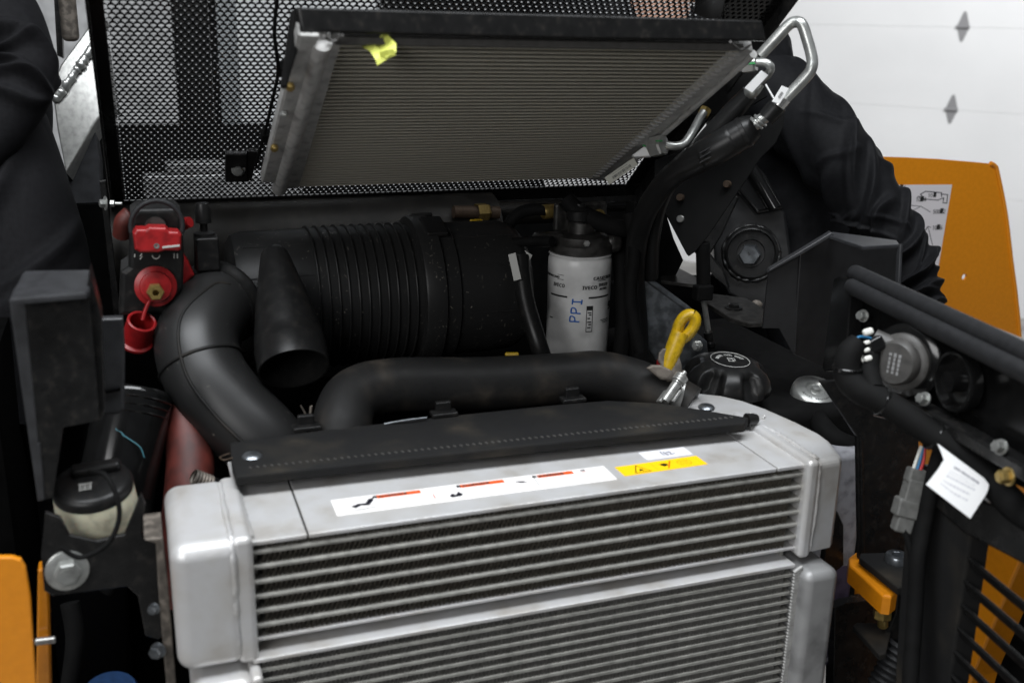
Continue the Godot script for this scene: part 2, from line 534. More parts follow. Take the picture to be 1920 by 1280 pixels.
func upper_cooler() -> void:
	var t := thing("air_cooler", "silver bar-and-plate cooler with stickers on its top, uppermost of the two", "cooler", Vector3(0.33, 1.075, -0.1))
	var s := Shape.new()
	# top plates: three lengths with a narrow groove between them
	for seg in [[-0.004, 0.0565], [0.0585, 0.6205], [0.6225, 0.668]]:
		s.box(Transform3D(Basis.IDENTITY, Vector3((seg[0] + seg[1]) / 2, 1.1975, -0.105)), Vector3(seg[1] - seg[0], 0.005, 0.212), 0.0012)
	obj("top_plate", s, M.aluminium, t)
	s = Shape.new()
	s.box(Transform3D(Basis.IDENTITY, Vector3(0.33, 1.0858, -0.09)), Vector3(0.668, 0.0035, 0.18))
	obj("bottom_plate", s, M.aluminium, t)
	s = Shape.new()
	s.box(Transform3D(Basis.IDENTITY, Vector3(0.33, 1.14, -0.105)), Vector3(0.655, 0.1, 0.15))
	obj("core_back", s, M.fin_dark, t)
	s = Shape.new()
	s.rbox(Transform3D(Basis.IDENTITY, Vector3(0.331, 1.186, -0.02)), Vector3(0.672, 0.0056, 0.04), 0.0027, 3)
	var bar := obj("tube", s, M.dusty_bar, t)
	for k in range(1, 6): copy_part(bar, Vector3(0, -0.017 * k, 0))
	var fin := obj("fin_row", lift(fin_row(0.011, 0.645, 0.0114, 0.022, 0.0052, 4), Vector3(0, 1.1718, -0.0035)), M.fin, t)
	for k in range(1, 6): copy_part(fin, Vector3(0, -0.017 * k, 0))
	obj("fin_row", lift(fin_row(0.011, 0.645, 0.0075, 0.022, 0.0052, 9), Vector3(0, 1.1886, -0.0035)), M.fin, t)
	for k in 7:
		for e in [0.0045, 0.6505]:
			s = Shape.new()
			s.box(Transform3D(Basis.IDENTITY, Vector3(e, 1.1775 - 0.017 * k + (0.0145 if k == 0 else 0.017) * 0.0, -0.022)), Vector3(0.004, 0.0112, 0.02))
			obj("end_block", s, M.dusty_bar, t)
	# left tank, a rounded casting welded to the core
	s = Shape.new()
	s.rbox(Transform3D(Basis.IDENTITY, Vector3(-0.044, 1.139, -0.066)), Vector3(0.07, 0.142, 0.164), 0.0165, 5)
	var tank := obj("tank", s, M.aluminium, t)
	s = Shape.new()
	s.rbox(Transform3D(Basis.IDENTITY, Vector3(-0.0095, 1.139, -0.066)), Vector3(0.021, 0.144, 0.158), 0.0075, 4)
	obj("header", s, M.aluminium, t)
	s = Shape.new()
	bead(s, [Vector3(0.0005, 1.2005, -0.14), Vector3(-0.001, 1.2015, -0.1), Vector3(0.0, 1.2015, -0.05), Vector3(0.001, 1.201, -0.004)], 0.0036, 3)
	bead(s, [Vector3(-0.0195, 1.2085, -0.13), Vector3(-0.0195, 1.2095, -0.02), Vector3(-0.0195, 1.2, 0.011), Vector3(-0.0195, 1.14, 0.0125), Vector3(-0.0195, 1.08, 0.0115)], 0.0034, 5)
	obj("weld_bead", s, M.aluminium, tank)
	# right tank: plan outline with rounded rim, bent back to the hose neck
	s = Shape.new()
	var plan := PackedVector2Array([Vector2(0.676, 0.006), Vector2(0.71, 0.004), Vector2(0.719, -0.004), Vector2(0.735, -0.05), Vector2(0.738, -0.075), Vector2(0.733, -0.12), Vector2(0.722, -0.175), Vector2(0.708, -0.215), Vector2(0.688, -0.243), Vector2(0.66, -0.262), Vector2(0.628, -0.268), Vector2(0.6, -0.262), Vector2(0.6, -0.22), Vector2(0.648, -0.17), Vector2(0.672, -0.11)])
	var p2 := PackedVector2Array()
	for q in plan: p2.append(Vector2(q.x, -q.y))
	s.plate(p2, fy(1.203), 0.122, 0.009, 4)
	var rt := obj("tank", s, M.aluminium, t)
	s = Shape.new()
	s.rbox(Transform3D(Basis.IDENTITY, Vector3(0.6685, 1.141, -0.08)), Vector3(0.017, 0.132, 0.182), 0.0065, 4)
	obj("header", s, M.aluminium, t)
	s = Shape.new()
	bead(s, [Vector3(0.678, 1.204, 0.0), Vector3(0.678, 1.2045, -0.05), Vector3(0.676, 1.204, -0.1), Vector3(0.66, 1.203, -0.15)], 0.0036, 11)
	bead(s, [Vector3(0.6785, 1.2, 0.006), Vector3(0.679, 1.14, 0.0075), Vector3(0.678, 1.084, 0.006)], 0.0024, 12)
	for k in 4:
		bead(s, [Vector3(0.668 + 0.007 * k, 1.2035, -0.156 + 0.006 * k), Vector3(0.676 + 0.007 * k, 1.2045, -0.163 + 0.006 * k)], 0.0022, 20 + k)
	obj("weld_bead", s, M.aluminium, rt)
	s = Shape.new()
	s.tube(smooth([Vector3(0.665, 1.165, -0.215), Vector3(0.635, 1.178, -0.225), Vector3(0.6, 1.19, -0.235)]), [0.028], 24)
	obj("hose_neck", s, M.aluminium, t)
	stickers(t)

func bead(s: Shape, path: Array, r: float, sd: int) -> void:   # an uneven weld
	var rng := RandomNumberGenerator.new()
	rng.seed = sd
	var p := smooth(path, 14)
	var rads := []
	for k in p.size():
		rads.append(r * rng.randf_range(0.75, 1.15))
		p[k] += Vector3(rng.randf_range(-1, 1), rng.randf_range(-1, 1), rng.randf_range(-1, 1)) * r * 0.15
	s.tube(p, rads, 8)

func lower_cooler() -> void:
	var t := thing("oil_cooler", "silver finned cooler with thin close tubes under the upper cooler", "cooler", Vector3(0.33, 0.86, -0.05))
	var top := 1.0705
	var zf := 0.012
	var s := Shape.new()
	s.box(Transform3D(Basis.IDENTITY, Vector3(0.325, top - 0.0025, zf - 0.06)), Vector3(0.66, 0.005, 0.12), 0.0012)
	obj("top_plate", s, M.aluminium, t)
	s = Shape.new()
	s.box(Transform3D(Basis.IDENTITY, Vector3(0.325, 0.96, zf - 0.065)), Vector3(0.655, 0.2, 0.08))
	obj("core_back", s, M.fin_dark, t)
	s = Shape.new()
	for dy in [-0.0011, 0.0011]:
		s.rbox(Transform3D(Basis.IDENTITY, Vector3(0.326, top - 0.0155 + dy, zf - 0.012)), Vector3(0.655, 0.0019, 0.022), 0.0009, 2)
	var bar := obj("tube", s, M.dusty_bar, t)
	var fin := obj("fin_row", lift(fin_row(0.004, 0.642, 0.0086, 0.016, 0.0046, 31), Vector3(0, top - 0.0138, zf - 0.0025)), M.core_fin, t)
	for k in range(1, 16):
		copy_part(bar, Vector3(0, -0.0126 * k, 0))
		copy_part(fin, Vector3(0, -0.0126 * k, 0))
	s = Shape.new()
	s.rbox(Transform3D(Basis.IDENTITY, Vector3(-0.037, 0.96, -0.02)), Vector3(0.062, 0.2, 0.11), 0.014, 4)
	obj("tank", s, M.aluminium, t)
	s = Shape.new()
	s.rbox(Transform3D(Basis.IDENTITY, Vector3(-0.004, 0.961, -0.018)), Vector3(0.012, 0.205, 0.105), 0.005, 3)
	obj("header", s, M.aluminium, t)
	s = Shape.new()
	s.rbox(Transform3D(Basis.IDENTITY, Vector3(0.683, 0.962, -0.02)), Vector3(0.05, 0.208, 0.108), 0.012, 4)
	obj("tank", s, M.cast_aluminium, t)
	s = Shape.new()
	for k in 44:
		var y := top - 0.006 - k * 0.0046
		s.tube([Vector3(0.651, y - 0.003, zf + 0.0035), Vector3(0.662, y + 0.003, zf + 0.0035)], [0.0028], 8)
	obj("weld_bead", s, M.dull_aluminium, t).set_meta("kind", "stuff")

func picture(w: int, h: int, paint: Callable) -> ImageTexture:
	var im := Image.create(w, h, false, Image.FORMAT_RGB8)
	paint.call(im)
	return ImageTexture.create_from_image(im)

func blob(im: Image, pts: Array, c: Color) -> void:   # a filled polygon of flat print
	var poly := PackedVector2Array(pts)
	var box := Rect2(poly[0], Vector2.ZERO)
	for q in poly: box = box.expand(q)
	for y in range(maxi(0, int(box.position.y)), mini(im.get_height(), int(box.end.y) + 1)):
		for x in range(maxi(0, int(box.position.x)), mini(im.get_width(), int(box.end.x) + 1)):
			if Geometry2D.is_point_in_polygon(Vector2(x + 0.5, y + 0.5), poly): im.set_pixel(x, y, c)

func stroke(im: Image, a: Vector2, b: Vector2, w: float, c: Color) -> void:
	var d := (b - a).normalized() * w / 2
	var e := Vector2(-d.y, d.x)
	blob(im, [a - d + e, b + d + e, b + d - e, a - d - e], c)

func printed(called: String, tex: Texture2D, rough := 0.45) -> StandardMaterial3D:
	var m := StandardMaterial3D.new()
	m.resource_name = called
	m.albedo_texture = tex; m.roughness = rough; m.texture_repeat = false
	M[called] = m
	return m

func sheet(t: Transform3D, w: float, h: float, th := 0.0004) -> Shape:   # a sticker lying on the plane of t, centre at its origin
	var s := Shape.new()
	s.plate(PackedVector2Array([Vector2(-w / 2, -h / 2), Vector2(w / 2, -h / 2), Vector2(w / 2, h / 2), Vector2(-w / 2, h / 2)]), t, th, 0.0001)
	return s

func lines_of_print(im: Image, r: Rect2, rows: int, sd: int, c := Color(0.45, 0.45, 0.45)) -> void:
	var rng := RandomNumberGenerator.new()
	rng.seed = sd
	for k in rows:
		var x := r.position.x
		var y := int(r.position.y + r.size.y * k / rows)
		while x < r.end.x - 8:
			var w := rng.randi_range(4, 16)
			im.fill_rect(Rect2i(int(x), y, mini(w, int(r.end.x - x)), maxi(2, int(r.size.y / rows * 0.42))), c)
			x += w + 4

func stickers(t: Node3D) -> void:
	# long white warning sticker: four panels, three of them with an orange heading
	var tex := picture(1024, 140, func(im: Image):
		im.fill(Color(0.93, 0.92, 0.91))
		var dark := Color(0.08, 0.08, 0.12)
		for panel in [[45, 300], [345, 610], [640, 880]]:
			var x: int = panel[0]
			im.fill_rect(Rect2i(panel[1] + 22, 6, 2, 128), Color(0.6, 0.6, 0.6))
			im.fill_rect(Rect2i(x + 112, 8, panel[1] - x - 100, 30), Color(0.85, 0.33, 0.1))
			im.fill_rect(Rect2i(x + 108, 8, 2, 124), Color(0.7, 0.7, 0.7))
			lines_of_print(im, Rect2(x + 125, 54, panel[1] - x - 130, 70), 4, x, Color(0.66, 0.66, 0.66))
		blob(im, [Vector2(55, 78), Vector2(85, 60), Vector2(110, 62), Vector2(125, 30), Vector2(145, 22), Vector2(138, 50), Vector2(118, 88), Vector2(92, 80), Vector2(70, 98)], dark)
		blob(im, [Vector2(60, 112), Vector2(140, 104), Vector2(138, 110), Vector2(62, 118)], dark)
		blob(im, [Vector2(400, 96), Vector2(414, 76), Vector2(425, 92), Vector2(438, 66), Vector2(450, 94), Vector2(440, 110), Vector2(405, 112)], dark)
		stroke(im, Vector2(380, 50), Vector2(420, 60), 4, dark)
		blob(im, [Vector2(655, 40), Vector2(690, 46), Vector2(700, 66), Vector2(672, 60)], dark)
		stroke(im, Vector2(690, 60), Vector2(726, 100), 3, Color(0.4, 0.4, 0.4))
		stroke(im, Vector2(735, 40), Vector2(732, 110), 3, Color(0.5, 0.5, 0.5))
		stroke(im, Vector2(300 + 48, 60), Vector2(300 + 48, 100), 3, Color(0.8, 0.2, 0.1))
		lines_of_print(im, Rect2(915, 30, 40, 70), 5, 77, Color(0.85, 0.55, 0.5))
		lines_of_print(im, Rect2(968, 24, 46, 90), 6, 78, Color(0.7, 0.7, 0.7))
		blob(im, [Vector2(920, 14), Vector2(940, 10), Vector2(945, 24), Vector2(925, 26)], dark))
	printed("warning_print", tex)
	var a := oy(1.2005, 615, 940)
	var b := oy(1.2005, 1140, 886)
	var front := oy(1.2005, 628, 970)
	var h := (front - a).length() * 0.98
	var tt := Transform3D(Basis(Vector3.RIGHT, Vector3.FORWARD, Vector3.UP), Vector3((a.x + b.x) / 2 + 0.003, 1.2006, (a.z + front.z) / 2 - 0.001)).rotated_local(Vector3(0, 0, 1), deg_to_rad(-0.6))
	var w := b.x - a.x
	var st := obj("warning_sticker", sheet(tt, w, h), M.warning_print, t)
	for k in [0.198, 0.493, 0.774]:
		text(st, "lettering", "\u25B2 WARNING", tt.translated_local(Vector3((k - 0.5) * w, h * 0.335, 0.0003)), h * 0.12, M.ink)
	# yellow sticker with a triangle and a crossed-out hand
	tex = picture(512, 112, func(im: Image):
		im.fill(Color(0.97, 0.78, 0.05))
		var dark := Color(0.09, 0.07, 0.03)
		stroke(im, Vector2(75, 96), Vector2(118, 16), 5, dark); stroke(im, Vector2(118, 16), Vector2(165, 96), 5, dark); stroke(im, Vector2(72, 98), Vector2(168, 98), 5, dark)
		blob(im, [Vector2(106, 86), Vector2(112, 66), Vector2(120, 58), Vector2(130, 66), Vector2(136, 88), Vector2(122, 80)], dark)
		im.fill_rect(Rect2i(210, 6, 2, 100), Color(0.7, 0.55, 0.05))
		blob(im, [Vector2(248, 40), Vector2(282, 34), Vector2(300, 44), Vector2(292, 62), Vector2(268, 72), Vector2(258, 58)], dark)
		stroke(im, Vector2(280, 92), Vector2(330, 18), 7, Color(0.8, 0.2, 0.03))
		for k in 14:
			var an := TAU * k / 14
			stroke(im, Vector2(400, 56) + Vector2(cos(an) * 42, sin(an) * 34), Vector2(400, 56) + Vector2(cos(an + 0.4) * 42, sin(an + 0.4) * 34), 3, Color(0.7, 0.5, 0.04))
		lines_of_print(im, Rect2(372, 36, 60, 44), 4, 5, Color(0.72, 0.52, 0.04)))
	printed("caution_print", tex)
	var qa := oy(1.2005, 1144, 876)
	var qb := oy(1.2005, 1298, 855)
	var qf := oy(1.2005, 1165, 894)
	var qt := Transform3D(Basis(Vector3.RIGHT, Vector3.FORWARD, Vector3.UP), Vector3((qa.x + qb.x) / 2 + 0.006, 1.2006, (qa.z + qf.z) / 2 - 0.001)).rotated_local(Vector3(0, 0, 1), deg_to_rad(1.2))
	obj("caution_sticker", sheet(qt, qb.x - qa.x, (qf - qa).length() * 0.92), M.caution_print, t)
	# small white sticker with scribbled figures
	tex = picture(256, 96, func(im: Image):
		im.fill(Color(0.88, 0.88, 0.9))
		var c := Color(0.3, 0.3, 0.36)
		for q in [[110, 20, 108, 60], [108, 60, 140, 62], [124, 26, 130, 70], [140, 30, 158, 36], [158, 36, 150, 66], [150, 66, 172, 60], [120, 44, 150, 40]]:
			stroke(im, Vector2(q[0], q[1]), Vector2(q[2], q[3]), 6, c))
	printed("small_print", tex)
	var wa := oy(1.2005, 1195, 852)
	var wb := oy(1.2005, 1276, 838)
	var wt := Transform3D(Basis(Vector3.RIGHT, Vector3.FORWARD, Vector3.UP), Vector3((wa.x + wb.x) / 2 + 0.004, 1.2006, (wa.z + wb.z) / 2 + 0.010))
	obj("part_sticker", sheet(wt, wb.x - wa.x, 0.024), M.small_print, t)

func core_cover() -> void:
	var t := thing("cooler_cover", "stitched black baffle strip lying along the back of the upper cooler", "baffle", Vector3(0.32, 1.2, -0.16))
	var top := 1.226
	var line := [[430, 829], [600, 806], [830, 780], [1062, 756], [1140, 750], [1240, 755], [1330, 769], [1404, 782], [1398, 792], [1200, 812], [950, 838], [700, 865], [442, 893], [434, 868]]
	var s := Shape.new()
	s.plate(flat(fy(top), line), fy(top), 0.011, 0.003, 3)
	obj("upper_sheet", s, M.foam, t)
	s = Shape.new()
	s.plate(flat(fy(top - 0.0125), line), fy(top - 0.0125), 0.0105, 0.003, 2)
	obj("lower_sheet", s, M.dusty_rubber, t)
	s = Shape.new()
	var a := oy(top, 470, 880)
	var b := oy(top, 1385, 784)
	for k in 78:
		var p := a.lerp(b, k / 78.0)
		s.rbox(Transform3D(Basis(Vector3.UP, deg_to_rad(24)), p + Vector3(0, 0.0002, -0.0045)), Vector3(0.0018, 0.0022, 0.0052), 0.0008, 1)
	obj("stitching", s, M.alarm_grey, t).set_meta("kind", "stuff")
	for q in [[472, 856], [1325, 764]]:
		var c := oy(top, q[0], q[1])
		s = Shape.new()
		s.lathe(up_to(c, Vector3(0.02, 1, 0.03)), [Vector2(0.011, -0.001), Vector2(0.0112, 0.001), Vector2(0.009, 0.0032), Vector2(0.005, 0.0046), Vector2(0.0001, 0.005)], 24)
		obj("push_pin", s, M.blue_zinc, t)
	for q in [[575, 806], [833, 780], [1075, 753]]:
		var c := oy(top, q[0], q[1])
		s = Shape.new()
		s.rbox(Transform3D(Basis.IDENTITY, c + Vector3(0, 0.003, -0.002)), Vector3(0.034, 0.006, 0.018), 0.002, 2)
		s.rbox(Transform3D(Basis.IDENTITY, c + Vector3(0, 0.011, -0.006)), Vector3(0.02, 0.014, 0.008), 0.002, 2)
		obj("edge_clip", s, M.black_plastic, t)
	s = Shape.new()
	var e := oy(1.214, 1410, 786)
	s.tube([e + Vector3(-0.008, 0, 0), e + Vector3(0.002, 0, 0), e + Vector3(0.008, 0, 0)], [0.009, 0.008, 0.006], 14)
	obj("end_plug", s, M.black_plastic, t)
	s = Shape.new()
	s.tube(smooth([oy(top, 430, 850), oy(top, 412, 857), oy(top, 420, 862), oy(top, 436, 858)]), [0.0008], 6)
	obj("twig", s, M.rust, t)
	# twig and dirt caught by the first clip
	s = Shape.new()
	var c0 := oy(top, 575, 800) + Vector3(0, 0.014, -0.004)
	s.tube([c0, c0 + Vector3(-0.006, 0.014, 0.002)], [0.0016, 0.0006], 6)
	s.tube([c0 + Vector3(0.004, -0.004, 0.004), c0 + Vector3(0.006, 0.012, 0.004), c0 + Vector3(0.008, 0.013, 0.004)], [0.0014, 0.0018, 0.0006], 6)
	obj("twig", s, M.dirty_steel, t)
	# thin wire lying behind
	s = Shape.new()
	s.tube(smooth([oy(top, 720, 795), oy(top + 0.004, 760, 788), oy(top + 0.004, 800, 783)]), [0.0016], 8)
	tag(obj("thin_cable", s, M.blue_zinc), "thin grey cable lying behind the black baffle strip", "cable")


# ---------------------------------------------------------------- engine bay
func hoses() -> void:
	var s := Shape.new()
	var path := [od(640, 860, 1.30), od(640, 800, 1.315), od(662, 745, 1.345), od(735, 722, 1.375), od(900, 719, 1.42), od(1050, 710, 1.455), od(1120, 706, 1.468), od(1180, 718, 1.474), od(1245, 742, 1.468), od(1272, 757, 1.462), od(1290, 768, 1.458)]
	var sm := smooth(path, 12)
	s.tube(sm, spread([0.036, 0.0375, 0.037, 0.036, 0.0365, 0.036, 0.0365, 0.0365, 0.036, 0.0355, 0.0355], 12), 36)
	# woven ridges in the rubber
	var t := thing("coolant_hose", "thick dusty black rubber hose bending across behind the cooler", "hose", od(900, 719, 1.42))
	obj("rubber_tube", s, M.dusty_rubber, t)
	var c := od(1262, 740, 1.455)
	var along := (od(1250, 745, 1.468) - od(1120, 706, 1.468)).normalized()
	s = Shape.new()
	s.lathe(up_to(c - along * 0.007 + Vector3(0, -0.006, 0), along), [Vector2(0.0375, 0), Vector2(0.0388, 0.0005), Vector2(0.0388, 0.0135), Vector2(0.0375, 0.014)], 40)
	obj("clamp_band", s, M.steel, t)
	s = Shape.new()
	var a := od(1246, 752, 1.40)
	var b := od(1281, 702, 1.415)
	var d := (b - a).normalized()
	s.lathe(up_to(a, d), [Vector2(0.0001, 0), Vector2(0.0065, 0), Vector2(0.0065, 0.03), Vector2(0.0075, 0.031), Vector2(0.0075, 0.033), Vector2(0.0098, 0.034), Vector2(0.0098, 0.036), Vector2(0.0088, 0.0365), Vector2(0.0098, 0.0385), Vector2(0.0098, 0.040), Vector2(0.0088, 0.0405), Vector2(0.0098, 0.0425), Vector2(0.0098, 0.0445), Vector2(0.004, 0.0455), Vector2(0.0035, 0.0455), Vector2(0.0035, 0.052), Vector2(0.0001, 0.052)], 20)
	obj("clamp_screw", s, M.steel, t)
	s = Shape.new()
	for k in [-1, 1]:
		s.rbox(Transform3D(up_to(Vector3.ZERO, d).basis, a + d * 0.012 + view.x * 0.0085 * k + Vector3(0, -0.003, 0)), Vector3(0.004, 0.02, 0.012), 0.001, 1)
	obj("clamp_lug", s, M.steel, t)
	# red charge hose under the intake elbow
	s = Shape.new()
	s.tube(smooth(pts_d([[345, 760, 1.34], [350, 800, 1.33], [356, 860, 1.31], [352, 930, 1.29], [345, 1010, 1.28], [335, 1120, 1.3]]), 8), [0.0295], 28)
	var r := thing("charge_hose", "dull red silicone hose going down behind the cooler's tank", "hose", od(335, 1120, 1.3))
	obj("silicone_tube", s, M.red_hose, r)
	s = Shape.new()
	var ca := od(362, 893, 1.215)
	var cd := (od(410, 912, 1.235) - ca).normalized()
	var prof := []
	for k in 13: prof.append(Vector2(0.0085 + (0.0012 if k % 2 else 0.0), 0.002 * k))
	prof.append(Vector2(0.0001, 0.025))
	s.lathe(up_to(ca, cd), prof, 18)
	obj("clamp_spring", s, M.dirty_steel, r)
	s = Shape.new()
	s.tube([ca + cd * 0.024, ca + cd * 0.05], [0.009, 0.008], 16)
	obj("clamp_end", s, M.matt_black, r)

func air_filter() -> void:
	var t := thing("air_filter_canister", "large ribbed black plastic canister covered in dust flecks", "air filter", Vector3(0.24, 1.2, -0.56))
	var o := Vector3(0.0, 1.303, -0.56)
	var R := 0.103
	var ax := Transform3D(Basis(Vector3(0, 0, 1), deg_to_rad(-90)) * Basis(Vector3.UP, 0.4), o)   # local y runs along world x
	var s := Shape.new()
	s.lathe(ax, [Vector2(0.06, 0.036), Vector2(R - 0.014, 0.038), Vector2(R - 0.004, 0.043), Vector2(R, 0.055), Vector2(R + 0.002, 0.2), Vector2(R + 0.001, 0.318)], 64)
	var body := obj("body", s, M.flecked_plastic, t)
	for k in 11:
		s = Shape.new()
		var x := 0.152 + k * 0.0142
		s.lathe(ax, [Vector2(R, x), Vector2(R + 0.0048, x + 0.0007), Vector2(R + 0.0052, x + 0.0017), Vector2(R + 0.0048, x + 0.0027), Vector2(R, x + 0.0034)], 64)
		obj("rib", s, M.flecked_plastic, body)
	s = Shape.new()
	s.lathe(ax, [Vector2(R, 0.306), Vector2(R + 0.0125, 0.308), Vector2(R + 0.014, 0.311), Vector2(R + 0.0135, 0.338), Vector2(R + 0.0075, 0.342), Vector2(R + 0.0065, 0.362), Vector2(R + 0.001, 0.366)], 64)
	obj("locking_band", s, M.flecked_plastic, t)
	s = Shape.new()
	s.lathe(ax, [Vector2(R + 0.0015, 0.362), Vector2(R + 0.0005, 0.42), Vector2(R - 0.001, 0.462), Vector2(R - 0.006, 0.475), Vector2(R - 0.016, 0.485), Vector2(R - 0.03, 0.489), Vector2(0.0001, 0.489)], 64)
	var cap := obj("end_cover", s, M.flecked_plastic, t)
	s = Shape.new()   # moulded lines along the shell
	for an in [22.0, 62.0, 92.0, 128.0, 160.0]:
		var q := ax.basis * Vector3(cos(deg_to_rad(an)), 0, sin(deg_to_rad(an)))
		q = Vector3(0, sin(deg_to_rad(an - 30)), cos(deg_to_rad(an - 30)))
		s.rbox(Transform3D(Basis(Vector3.RIGHT, q, Vector3.RIGHT.cross(q)), o + Vector3(0.105, 0, 0) + q * (R + 0.0005)), Vector3(0.1, 0.0016, 0.0022), 0.0006, 1)
		s.rbox(Transform3D(Basis(Vector3.RIGHT, q, Vector3.RIGHT.cross(q)), o + Vector3(0.415, 0, 0) + q * (R + 0.0005)), Vector3(0.1, 0.0016, 0.0022), 0.0006, 1)
	obj("moulding_line", s, M.flecked_plastic, t).set_meta("kind", "stuff")
	for an in [70.0, 115.0]:
		s = Shape.new()
		var q := Vector3(0, sin(deg_to_rad(an)), cos(deg_to_rad(an)))
		s.rbox(Transform3D(Basis(Vector3.RIGHT, q, Vector3.RIGHT.cross(q)), o + Vector3(0.338, 0, 0) + q * (R + 0.012)), Vector3(0.034, 0.008, 0.05), 0.003, 2)
		obj("latch", s, M.black_plastic, t)
	# inlet snout: a cone leaving the front of the shell and opening downwards
	s = Shape.new()
	var top := od(513, 470, 1.435)
	var mouth := od(551, 692, 1.335)
	var d := (mouth - top).normalized()
	var l := (mouth - top).length()
	var tt := up_to(top, d)
	s.lathe(tt, [Vector2(0.004, -0.003), Vector2(0.014, 0.0), Vector2(0.019, 0.008), Vector2(0.0265, l * 0.22), Vector2(0.0365, l * 0.48), Vector2(0.0445, l * 0.74), Vector2(0.0462, l * 0.83), Vector2(0.0468, l * 0.835), Vector2(0.0455, l), Vector2(0.0435, l), Vector2(0.043, l * 0.8), Vector2(0.034, l * 0.48), Vector2(0.02, l * 0.2), Vector2(0.0001, l * 0.1)], 48)
	obj("inlet_snout", s, M.black_plastic, t)
	s = Shape.new()
	var n1 := od(508, 740, 1.31)
	s.lathe(ax, [Vector2(0.05, -0.03), Vector2(0.058, -0.028), Vector2(0.06, -0.02), Vector2(0.056, -0.014), Vector2(0.06, 0.002), Vector2(0.062, 0.02), Vector2(0.062, 0.04)], 48)
	obj("outlet_neck", s, M.black_plastic, t)
	s = Shape.new()
	s.rbox(Transform3D(Basis(Vector3(0, 1, 0), 0.15), od(893, 420, 1.66)), Vector3(0.022, 0.016, 0.012), 0.004, 2)
	obj("indicator_cap", s, M.yellow, t)
	# rubber elbow from the canister down to the engine
	var e := thing("intake_elbow", "big black rubber elbow with moulded cross seam beside the canister", "air duct", od(500, 810, 1.30))
	s = Shape.new()
	var path := pts_d([[420, 566, 1.44], [392, 588, 1.405], [369, 640, 1.36], [385, 705, 1.34], [432, 768, 1.335], [490, 826, 1.34], [530, 880, 1.36]])
	var sm := smooth(path, 10)
	s.tube(sm, spread([0.052, 0.054, 0.0535, 0.053, 0.0525, 0.052, 0.052], 10), 48)
	obj("duct", s, M.speckled_rubber, e)
	s = Shape.new()
	s.tube([sm[0] + (sm[0] - sm[2]) * 0.4, sm[0], sm[2], sm[3], sm[5]], [0.0585, 0.0595, 0.0595, 0.0565, 0.0545], 48)
	obj("collar", s, M.black_plastic, e)
	# raised seams: one across, one along
	s = Shape.new()
	var k := 27
	var dd: Vector3 = (sm[k + 1] - sm[k - 1]).normalized()
	s.lathe(up_to(sm[k], dd), [Vector2(0.0525, -0.003), Vector2(0.0553, -0.0012), Vector2(0.0553, 0.0012), Vector2(0.0525, 0.003)], 48)
	var seam := []
	for j in range(8, 52):
		var dj: Vector3 = (sm[j + 1] - sm[j - 1]).normalized()
		var side: Vector3 = (CAM_AT + Vector3(-0.42, -0.25, 0) - sm[j]).normalized()
		side = (side - dj * side.dot(dj)).normalized()
		seam.append(sm[j] + side * 0.0535)
	s.tube(seam, [0.0022], 8)
	obj("seam", s, M.dusty_rubber, e)

